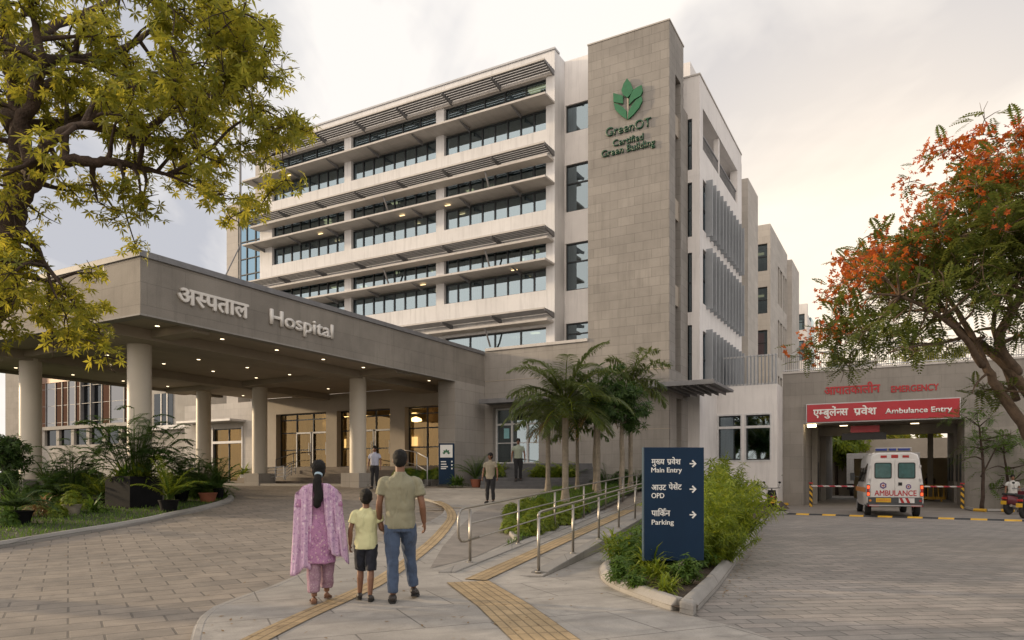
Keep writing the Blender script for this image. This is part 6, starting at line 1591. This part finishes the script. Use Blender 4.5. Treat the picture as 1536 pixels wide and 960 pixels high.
def person(label, loc, rz, H, fem=False, arms=None, legs=None, top='shirt', topmat=None, botmat=None, bottom='trousers', hem=.86, shoe=None, near=True, hair='short', face=False, sleeve=.55, lean=.0, shorts=None, headturn=0, headtilt=0, headk=1.0, group=None, shw=1.0, sandals=False, legk=1.0):
    s = H/1.75; root = empty('person', loc, rz, label, 'person', group); vox = .0085 if near else .016
    SH = .18*shw if not fem else .16; top_ = M[topmat] if isinstance(topmat, str) else topmat; bot_ = M[botmat] if isinstance(botmat, str) else botmat
    arms = arms or {1: ((.25,.0,1.15),(.27,.05,.90)), -1: ((-.25,.0,1.15),(-.27,.05,.90))}
    legs = legs or {1: ((.10,.02,.50),(.11,0,.09)), -1: ((-.10,.02,.50),(-.11,0,.09))}
    w = .93 if fem else 1.0
    # body: one continuous surface
    b = MB(); torso(b, [(.84,0,0,.150*w,.10),(.93,0,0,.165,.108),(1.06,0,0,.135*w,.092),(1.20,0,.0,.145*w,.098),(1.34,0,.0,SH*.88,.10),(1.41,0,-.005,SH*.66,.075),(1.47,0,-.01,.075,.07)])
    b.tube([(0,-.01,1.42),(0,.0,1.50),(0,.012,1.60)], [.062,.054,.056] if not fem else [.052,.045,.048], 14)
    hc = V((0,.018,1.645)); hm = Matrix.Rotation(headturn,3,'Z') @ Matrix.Rotation(headtilt,3,'X')
    def HP_(p): return hc + hm @ (V(p)*headk)
    b.ell(hc+hm@V((0,-.008,.018))*headk, .076*headk,.094*headk,.098*headk, 18, 12, hm); b.ell(hc+hm@V((0,.022,-.045))*headk, .056*headk,.068*headk,.062*headk, 14, 9, hm)
    for s_ in (-1,1): b.ell(HP_((s_*.078,-.004,-.01)), .012*headk,.02*headk,.03*headk, 8, 6, hm)
    b.tube([HP_((0,.088,.012)), HP_((0,.108,-.02)), HP_((0,.09,-.028))], [.008,.014,.01], 8)
    b.ell(HP_((0,.080,-.062)), .024,.012,.009, 10, 6, hm)
    for sd in (-1,1):
        sh = V((sd*SH,-.005,1.405)); el, wr = V(arms[sd][0]), V(arms[sd][1])
        limb(b, [sh, lerp(sh,el,.5), el, lerp(el,wr,.4), wr], [.044*w,.042*w,.038*w,.039*w,.027*w])
        d = (wr-el).normalized(); curl = V((-sd*.35, .5, 0)); pal = wr + d*.05
        side = V((0,1,0)) - d*d.y; side.normalize(); nrm = d.cross(side)*sd
        b.tube([wr-d*.01, wr+d*.04, wr+d*.088], [(.019,.026),(.019,.038),(.015,.036)] , 10)
        for f_, (off, L) in enumerate(((.030,.068),(.011,.078),(-.009,.073),(-.028,.058))):
            p0 = wr + d*.082 + side*off; q1 = p0 + (d*.9 - nrm*.25)*L*.45; q2 = q1 + (d*.6 - nrm*.75)*L*.35; q3 = q2 + (d*.25 - nrm*.95)*L*.25
            b.tube([p0-d*.012, q1, q2, q3], [.0105,.0095,.009,.007], 7)
        p0 = wr + d*.03 + side*.028; b.tube([p0, p0+(d*.6+side*.7-nrm*.3)*.032, p0+(d*.95+side*.45-nrm*.5)*.062], [.013,.0115,.009], 7)
        kn, an = V(legs[sd][0]), V(legs[sd][1]); hp = V((sd*.088,0,.90))
        q_ = .78 if bottom != 'shorts' else 1.0; limb(b, [hp, lerp(hp,kn,.5), kn, lerp(kn,an,.35)-V((0,.012,0)), an], [.088*q_,.072*q_,.053*q_,.056*q_,.034])
        fd = V((sd*.12,1,0)).normalized(); lift = max(0, an.z-.09)
        tz = .025 + lift*.05
        b.tube([V((an.x,an.y-.045,an.z-.05)), V((an.x,an.y+.02,an.z-.045)), V((an.x,an.y,0))+fd*.12+V((0,0,max(.03,tz))), V((an.x,an.y,0))+fd*.19+V((0,0,.02))], [.032,.034,(.042,.024),(.034,.014)], 10)
    fuse(b, 'body', M['skin'], root, vox, 3, s)
    # top
    t = MB(); g = .016
    if top in ('shirt','tee'):
        torso(t, [(hem,0,0,.172*w,.118),(hem+.06,0,0,.176*w,.12),(1.05,0,0,.163*w,.112),(1.20,0,0,.170*w,.120),(1.33,0,-.002,SH*1.0,.124),(1.39,0,-.006,SH*.94,.106),(1.425,0,-.01,SH*.74,.09),(1.455,0,-.01,SH*.50,.078),(1.48,0,-.01,.070,.07)])
    else:                                             # long tunic
        torso(t, [(hem,0,-.0,.205,.15),(hem+.2,0,0,.198,.145),(.93,0,0,.192,.135),(1.02,0,0,.160,.115),(1.10,0,0,.148,.105),(1.22,0,0,.155,.115),(1.33,0,0,SH*.98,.118),(1.41,0,-.006,SH*.90,.095),(1.45,0,-.01,SH*.6,.08),(1.475,0,-.01,.07,.065)])
    for sd in (-1,1):
        sh = V((sd*SH,-.005,1.405)); el = V(arms[sd][0]); e = lerp(sh, el, sleeve)
        limb(t, [V((sd*SH*.55,-.005,1.392)), sh-V((sd*.012,0,.012)), lerp(sh,e,.5), e], [.052,.058,.062*w,.067*w])
    fuse(t, 'shirt' if top != 'tunic' else 'tunic', top_, root, vox*1.15, 3, s)
    if top == 'shirt': 
        c_ = MB(); c_.lathe([(.075,1.462),(.067,1.508),(.060,1.507),(.064,1.465)], (0,-.008,0), 20); c_.v = [tuple(V(v)*s) for v in c_.v]; c_.build('collar', top_, root, smooth=True)
    # bottom
    p = MB(); torso(p, [(.82,0,0,.155,.108),(.90,0,0,.170,.115),(1.0,0,0,.155,.106),(1.03,0,0,.14,.10)])
    for sd in (-1,1):
        kn, an = V(legs[sd][0]), V(legs[sd][1]); hp = V((sd*.088,0,.90))
        if bottom == 'shorts': e = lerp(hp, kn, 1.02); limb(p, [hp, lerp(hp,kn,.5), e], [.098,.092,.086])
        elif bottom == 'loose': e = lerp(kn, an, .86); limb(p, [hp, lerp(hp,kn,.5), kn, lerp(kn,an,.5), e], [.10,.098,.088,.078,.072])
        else: e = lerp(kn, an, .93); limb(p, [hp, lerp(hp,kn,.5), kn, lerp(kn,an,.4), e], [.098*legk,.088*legk,.068*legk,.064*legk,.056*legk])
    fuse(p, 'shorts' if bottom == 'shorts' else 'trousers', bot_, root, vox*1.15, 3, s)
    # shoes
    shm = M[shoe or 'shoe_dark']
    for sd in (-1,1):
        an = V(legs[sd][1]); fd = V((sd*.12,1,0)).normalized(); q = MB(); base = V((an.x,an.y,0))
        if sandals:
            heel = V((an.x,an.y-.06,an.z-.083)); toe = base+fd*.19; toe.z = .008
            sdv = V((fd.y,-fd.x,0)); q.rings([[c+sdv*wd+V((0,0,u)) for wd, u in ((-w_,0),(w_,0),(w_,.016),(-w_,.016))] for c, w_ in ((heel,.03),(lerp(heel,toe,.3),.036),(lerp(heel,toe,.72),.046),(toe,.03))])
            q.tube([lerp(heel,toe,.62)-sdv*.046+V((0,0,.02)), lerp(heel,toe,.60)+V((0,0,.055)), lerp(heel,toe,.62)+sdv*.046+V((0,0,.02))], .009, 6)
            q.v = [tuple(V(v)*s) for v in q.v]; q.build('sandal', shm, root, fixn=True)
        else:
            q.tube([V((an.x,an.y-.075,an.z-.045)), V((an.x,an.y-.02,an.z-.03)), lerp(V((an.x,an.y,an.z-.05)), base+fd*.16+V((0,0,.035)), .55)+V((0,0,.01)), base+fd*.15+V((0,0,.036)), base+fd*.215+V((0,0,.024))], [(.03,.03),(.046,.05),(.05,.042),(.050,.032),(.03,.016)], 12)
            fuse(q, 'shoe', shm, root, .008 if near else .014, 2, s)
            so = MB(); hl = V((an.x,an.y-.08,an.z-.092)); toe = base+fd*.215; toe.z = .0; sdv = V((fd.y,-fd.x,0))
            so.rings([[c+sdv*wd+V((0,0,u)) for wd, u in ((-w_,0),(w_,0),(w_,.022),(-w_,.022))] for c, w_ in ((hl,.026),(lerp(hl,toe,.2),.038),(lerp(hl,toe,.7),.05),(toe,.024))]); so.v = [tuple(V(v)*s) for v in so.v]; so.build('sole', M['rubber'], root, fixn=True)
    # hair
    hh = MB()
    hh.ell(hc+hm@V((0,-.016,.030))*headk, .086*headk,.102*headk,.098*headk, 20, 14, hm)
    if hair == 'short': hh.ell(hc+hm@V((0,-.045,-.008))*headk, .079*headk,.068*headk,.080*headk, 16, 10, hm)
    else: hh.ell(hc+hm@V((0,-.040,-.02))*headk, .080*headk,.070*headk,.095*headk, 16, 10, hm)
    for sd in (-1,1): hh.ell(hc+hm@V((sd*.066,-.012,.0))*headk, .014*headk,.03*headk,.045*headk, 8, 6, hm)
    ho = fuse(hh, 'hair', M['hair'], root, .008, 2, s)
    if face:
        # keep the face free of hair: eyes, brows, lips sit proud of the skin
        for sd in (-1,1):
            e = MB(); e.ell(HP_((sd*.030,.086,.008)), .012,.006,.006, 8, 6, hm); e.ell(HP_((sd*.030,.089,.026)), .018,.006,.004, 8, 5, hm); e.v = [tuple(V(v)*s) for v in e.v]; e.build('eye', M['eye'], root, uv=False)
        e = MB(); e.ell(HP_((0,.088,-.060)), .022,.008,.006, 8, 6, hm); e.v = [tuple(V(v)*s) for v in e.v]; e.build('mouth', plain('lips', (.14,.05,.04), .5), root, uv=False)
    return root
M['shoe_dark'] = plain('dark_shoe', (.035,.03,.028), .45); M['shoe_brown'] = plain('brown_sandal', (.12,.06,.035), .6)
M['olive'] = cloth('olive_polo', (.25,.24,.165)); M['jeans'] = cloth('blue_jeans', (.055,.085,.15), .35, 7); M['paleyellow'] = cloth('pale_yellow_tee', (.62,.62,.36), .05)
M['navyshort'] = cloth('navy_shorts', (.012,.015,.026)); M['blacktr'] = cloth('black_trousers', (.012,.012,.015), fold=.5); M['paleblue'] = cloth('pale_blue_shirt', (.38,.40,.50)); M['greenshirt'] = cloth('grey_green_shirt', (.30,.34,.27)); M['beigeshirt'] = cloth('beige_tunic', (.27,.24,.18))
M['floral'] = print_cloth('floral_kameez', (.36,.18,.32), (.55,.42,.42), (.19,.085,.18), 24); M['floral2'] = print_cloth('floral_trousers', (.30,.19,.25), (.45,.36,.36), (.20,.11,.17), 34)
M['dupatta'] = print_cloth('lavender_dupatta', (.52,.36,.50), (.70,.62,.66), (.30,.15,.33), 17)
def wpt(px, Y): return Vector(((px-CX)/F*Y, Y, h(Y)))
# the man
yb = 8.28; pm_ = wpt(600, yb)
man = person('man in an olive polo shirt and blue jeans, holding a boy by the hand', pm_, math.radians(5), 1.76, arms={1: ((.255,-.03,1.13),(.275,.06,.915)), -1: ((-.235,-.03,1.14),(-.245,.10,.93))},
       legs={1: ((.10,.18,.52),(.145,.24,.125)), -1: ((-.085,-.02,.50),(-.075,-.06,.092))}, topmat='olive', botmat='jeans', hem=.855, sleeve=.62, shw=1.08)
bw_ = wpt(549, 8.34)
boy = person('boy in a pale yellow shirt and navy shorts, held by the hand', bw_, math.radians(10), 1.29, arms={1: ((.255,-.01,1.16),(.285,.14,1.10)), -1: ((-.24,-.02,1.14),(-.25,.04,.90))},
       legs={1: ((.075,-.01,.50),(.065,-.07,.10)), -1: ((-.09,.12,.50),(-.10,.12,.11))}, top='tee', topmat='paleyellow', botmat='navyshort', bottom='shorts', hem=.835, sleeve=.60, headk=1.18, legk=1.1)
wy = 8.2; pw = wpt(478, wy)
woman = person('woman in a floral mauve tunic with a lavender shawl and long ponytail', pw, math.radians(12), 1.64, fem=True, arms={1: ((.235,-.02,1.16),(.275,.02,.95)), -1: ((-.225,-.02,1.16),(-.26,.02,.93))},
       legs={1: ((.09,.10,.50),(.09,.13,.125)), -1: ((-.06,-.02,.50),(-.05,-.05,.092))}, top='tunic', topmat='floral', botmat='floral2', bottom='loose', hem=.50, sleeve=.9, hair='long', shoe='shoe_brown', sandals=True)
# ponytail, band, shawl
q = MB(); q.tube(smooth3([V((.005,-.085,1.60)), V((.0,-.125,1.555)), V((-.010,-.135,1.45)), V((.008,-.14,1.34)), V((-.006,-.145,1.25)), V((-.016,-.135,1.175))], 4), [.034,.038]+[.044]*4+[.053]*5+[.056]*5+[.046]*3+[.028,.010], 14); q.v = [tuple(V(v)*(1.64/1.75)) for v in q.v]; q.build('ponytail', M['hair'], woman, smooth=True)
q = MB(); q.tube([V((.005,-.100,1.588))*.937, V((.002,-.118,1.565))*.937], [.046,.044], 14); q.build('hair_band', plain('pale_blue_band', (.35,.48,.58), .4), woman, smooth=True)
def shawl(sd, zlow, xo):
    n, k = 34, 30; m = MB()
    for j in range(k+1):
        t = j/k; z = 1.475 - (1.455-zlow)*max(0, t-.16)/.84 if t > .16 else 1.42 + .055*math.sin(t/.16*math.pi/2)
        for i in range(n+1):
            u = i/n; xin = .055 + .035*t; xout = .25 + .08*t**.8 + xo*t
            x = xin + (xout-xin)*u
            yb_ = -.128 - .02*t + .11*(u**2.2); drop = -.16*max(0, u-.22)**1.25
            if t < .16: yb_ = .06 - (t/.16)*.16
            f = (.006+.022*t)*math.sin(u*13 + 2.2*math.sin(t*2.6+sd)+sd) + (.004+.010*t)*math.sin(u*31+5*math.sin(t*1.7)+sd*2)
            zz_ = z + (drop if t > .0 else 0) + (.02*math.sin(u*9+sd) - .06*u*(sd > 0))*t
            if t <= .16: zz_ = z + drop
            m.v.append(((sd*x + f*.3)*.937, (yb_ + f)*.937, zz_*.937))
    for j in range(k):
        for i in range(n): a = j*(n+1)+i; m.f.append((a, a+1, a+n+2, a+n+1))
    o = m.build('shawl', M['dupatta'], woman, smooth=True, uv=False); s_ = o.modifiers.new('s','SOLIDIFY'); s_.thickness = .004
shawl(-1, .42, .02); shawl(1, .64, .03)
# people further on
person('man in a pale blue shirt and black trousers standing before the column plinth', wpt(562, 28.4), math.radians(172), 1.72, topmat='paleblue', botmat='blacktr', hem=.96, near=False, face=True, sleeve=.6)
person('woman with long hair in a beige top walking by the path', wpt(735.5, 22.6), math.radians(165), 1.60, fem=True, topmat='beigeshirt', botmat='blacktr', hem=.84, near=False, face=True, sleeve=.6, hair='long', headturn=-.5)
person('man in a grey green shirt coming down the dark side steps', Vector(((777.5-CX)/F*29.3, 29.3, 1.27)), math.radians(178), 1.76, topmat='greenshirt', botmat='blacktr', hem=.93, near=False, face=True, sleeve=.6, legs={1: ((.09,.10,.50),(.09,.10,.09)), -1: ((-.09,.0,.48),(-.09,-.02,.09))})
# visitors inside the lobby
for a, b, rz_, hh_, mt, lab in ((ra(447,1.0),1.0,20,1.7,'blacktr','dark clad visitor inside the lobby by the first doors'),(ra(476,3.0),3.0,60,1.68,'paleblue','pale shirted visitor inside the lobby behind the glass'),(ra(481,3.2),3.2,10,1.6,'olive','olive clad visitor inside the lobby next to the pale shirted one'),(ra(649,2.0),2.0,30,1.7,'greenshirt','visitor inside the lobby behind the pane beside the totem')):
    person(lab, LW(a, b, ZD), math.radians(rz_), hh_, topmat=mt, botmat='blacktr', hem=.9, near=False)
# people by the motorbikes and in the passage
def at_ground(px, py, dy=0): p = G0(px, py); return p
person('seated figure in a white shirt resting on the parked motorbikes', G0(1519,768)+Vector((0,0,-.12)), math.radians(150), 1.66, topmat='whitecloth' if 'whitecloth' in M else cloth('white_shirt',(.5,.5,.48)), botmat='blacktr', hem=.9, near=False, legs={1: ((.14,.28,.75),(.15,.34,.30)), -1: ((-.14,.28,.75),(-.15,.34,.30))})
for px, lab in ((1392,'figure in a dark top standing behind the yellow barricade'),(1398,'figure in a grey top standing behind the yellow barricade')):
    p = G0(px, 750); person(lab, p, math.radians(20), 1.66, topmat='blacktr' if px < 1395 else 'beigeshirt', botmat='blacktr', hem=.9, near=False)
# ------------------------------------------------------------------ light, sky, camera
SUN_EL, SUN_AZ = math.radians(11), math.radians(-74)      # azimuth measured from +Y to +X
w = bpy.data.worlds.new('World'); sc.world = w; w.use_nodes = True; t = w.node_tree; t.nodes.clear()
def N(x, **k):
    n = t.nodes.new(x)
    for a, b in k.items(): setattr(n, a, b)
    return n
out = N('ShaderNodeOutputWorld'); bg = N('ShaderNodeBackground'); bg.inputs[1].default_value = .12
sky = N('ShaderNodeTexSky', sky_type='NISHITA', sun_disc=False, sun_elevation=SUN_EL, sun_rotation=SUN_AZ); sky.air_density = 1.2; sky.dust_density = 3.0; sky.altitude = 100
tc = N('ShaderNodeTexCoord'); sep = N('ShaderNodeSeparateXYZ'); t.links.new(tc.outputs['Generated'], sep.inputs[0])
def MT(op, a, b=0.0, c=None):
    n = N('ShaderNodeMath', operation=op)
    for i, v in enumerate((a, b) if c is None else (a, b, c)):
        if isinstance(v, (int, float)): n.inputs[i].default_value = v
        else: t.links.new(v, n.inputs[i])
    return n.outputs[0]
def MX(f, a, b, bt='MIX'):
    n = N('ShaderNodeMix', data_type='RGBA', blend_type=bt)
    for i, v in ((0, f), (6, a), (7, b)):
        if isinstance(v, (int, float)): n.inputs[i].default_value = v
        elif isinstance(v, tuple): n.inputs[i].default_value = (*v, 1)
        else: t.links.new(v, n.inputs[i])
    return n.outputs[2]
def RP(f, stops):
    n = N('ShaderNodeValToRGB'); e = n.color_ramp.elements
    while len(e) < len(stops): e.new(.5)
    for i, (p, c) in enumerate(stops): e[i].position = p; e[i].color = (c, c, c, 1) if not isinstance(c, tuple) else (*c, 1)
    t.links.new(f, n.inputs[0]); return n.outputs[0]
# cloud sheet: direction projected onto a high plane
z = MT('MAXIMUM', sep.outputs[2], .04); cx_ = MT('DIVIDE', sep.outputs[0], MT('ADD', z, .25)); cy_ = MT('DIVIDE', sep.outputs[1], MT('ADD', z, .25))
cmb = N('ShaderNodeCombineXYZ'); t.links.new(cx_, cmb.inputs[0]); t.links.new(cy_, cmb.inputs[1])
def NO(sc_, det, dist, off=(0,0,0), st=(1,1,1)):
    mp = N('ShaderNodeMapping'); mp.inputs['Location'].default_value = off; mp.inputs['Scale'].default_value = st; mp.inputs['Rotation'].default_value[2] = .5; t.links.new(cmb.outputs[0], mp.inputs[0])
    n = N('ShaderNodeTexNoise'); n.inputs['Scale'].default_value = sc_; n.inputs['Detail'].default_value = det; n.inputs['Roughness'].default_value = .55; n.inputs['Distortion'].default_value = dist
    t.links.new(mp.outputs[0], n.inputs['Vector']); return n.outputs['Fac']
n1 = NO(1.1, 6, .7, (2.3, .8, 0), (1, .55, 1)); n2 = NO(3.2, 5, .5, (5, 1, 0), (1, .5, 1))
cl_ = MT('ADD', MT('MULTIPLY', n1, .66), MT('MULTIPLY', n2, .34))
sunv = Vector((math.sin(SUN_AZ)*math.cos(SUN_EL), math.cos(SUN_AZ)*math.cos(SUN_EL), math.sin(SUN_EL)))
dp = N('ShaderNodeVectorMath', operation='DOT_PRODUCT'); t.links.new(tc.outputs['Generated'], dp.inputs[0]); dp.inputs[1].default_value = Vector((math.sin(.47)*.985, math.cos(.47)*.985, .16))
glow = MT('POWER', MT('MAXIMUM', dp.outputs['Value'], 0.0), 17.0); elev = MT('MAXIMUM', sep.outputs[2], 0.0)
K = 1/.12
cool = tuple(K*x for x in (.55,.56,.61)); white = tuple(K*x for x in (.98,.94,.90)); warm = tuple(K*x for x in (1.30,1.10,.86)); low = tuple(K*x for x in (1.0,.93,.85))
c = MX(RP(cl_, [(.43, 0.0), (.56, 1.0)]), cool, white)
c = MX(MT('MULTIPLY', RP(elev, [(0.0, 1.0), (.25, 0.0)]), .8), c, low)
c = MX(MT('MULTIPLY', glow, .9), c, warm)
# unseen sky behind the viewer, brightened to light the facades
back = MT('MULTIPLY', MT('MAXIMUM', MT('MULTIPLY', dp.outputs['Value'], -1.0), 0.0), 1.0)
c = MX(MT('MULTIPLY', RP(back, [(0.0, 0.0), (.7, 1.0)]), .9), c, tuple(K*x for x in (1.68,1.47,1.28)))
c = MX(.99, sky.outputs[0], c)
t.links.new(c, bg.inputs[0]); t.links.new(bg.outputs[0], out.inputs[0])
sl = bpy.data.lights.new('sun', 'SUN'); sl.energy = 3.6; sl.angle = math.radians(3); sl.color = (1, .76, .48)
so = bpy.data.objects.new('sun', sl); COL.objects.link(so); so.rotation_euler = (-sunv).to_track_quat('-Z', 'Y').to_euler()
cam = bpy.data.cameras.new('camera'); co = bpy.data.objects.new('camera', cam); COL.objects.link(co); sc.camera = co
co.location = (0, 0, EYE); co.rotation_euler = (math.radians(90), 0, 0)
cam.sensor_width = 36; cam.lens = F/1536*36; cam.shift_y = (HY-480)/1536; cam.clip_end = 2000; cam.clip_start = .05
sc.view_settings.view_transform = 'Standard'; sc.view_settings.look = 'None'; sc.view_settings.gamma = 1; sc.view_settings.exposure = 0.07
sc.cycles.max_bounces = 8; sc.cycles.diffuse_bounces = 2; sc.cycles.glossy_bounces = 3; sc.cycles.transmission_bounces = 4; sc.cycles.transparent_max_bounces = 12
sc.cycles.use_denoising = True; sc.cycles.sample_clamp_indirect = 4; sc.cycles.caustics_reflective = False; sc.cycles.caustics_refractive = False
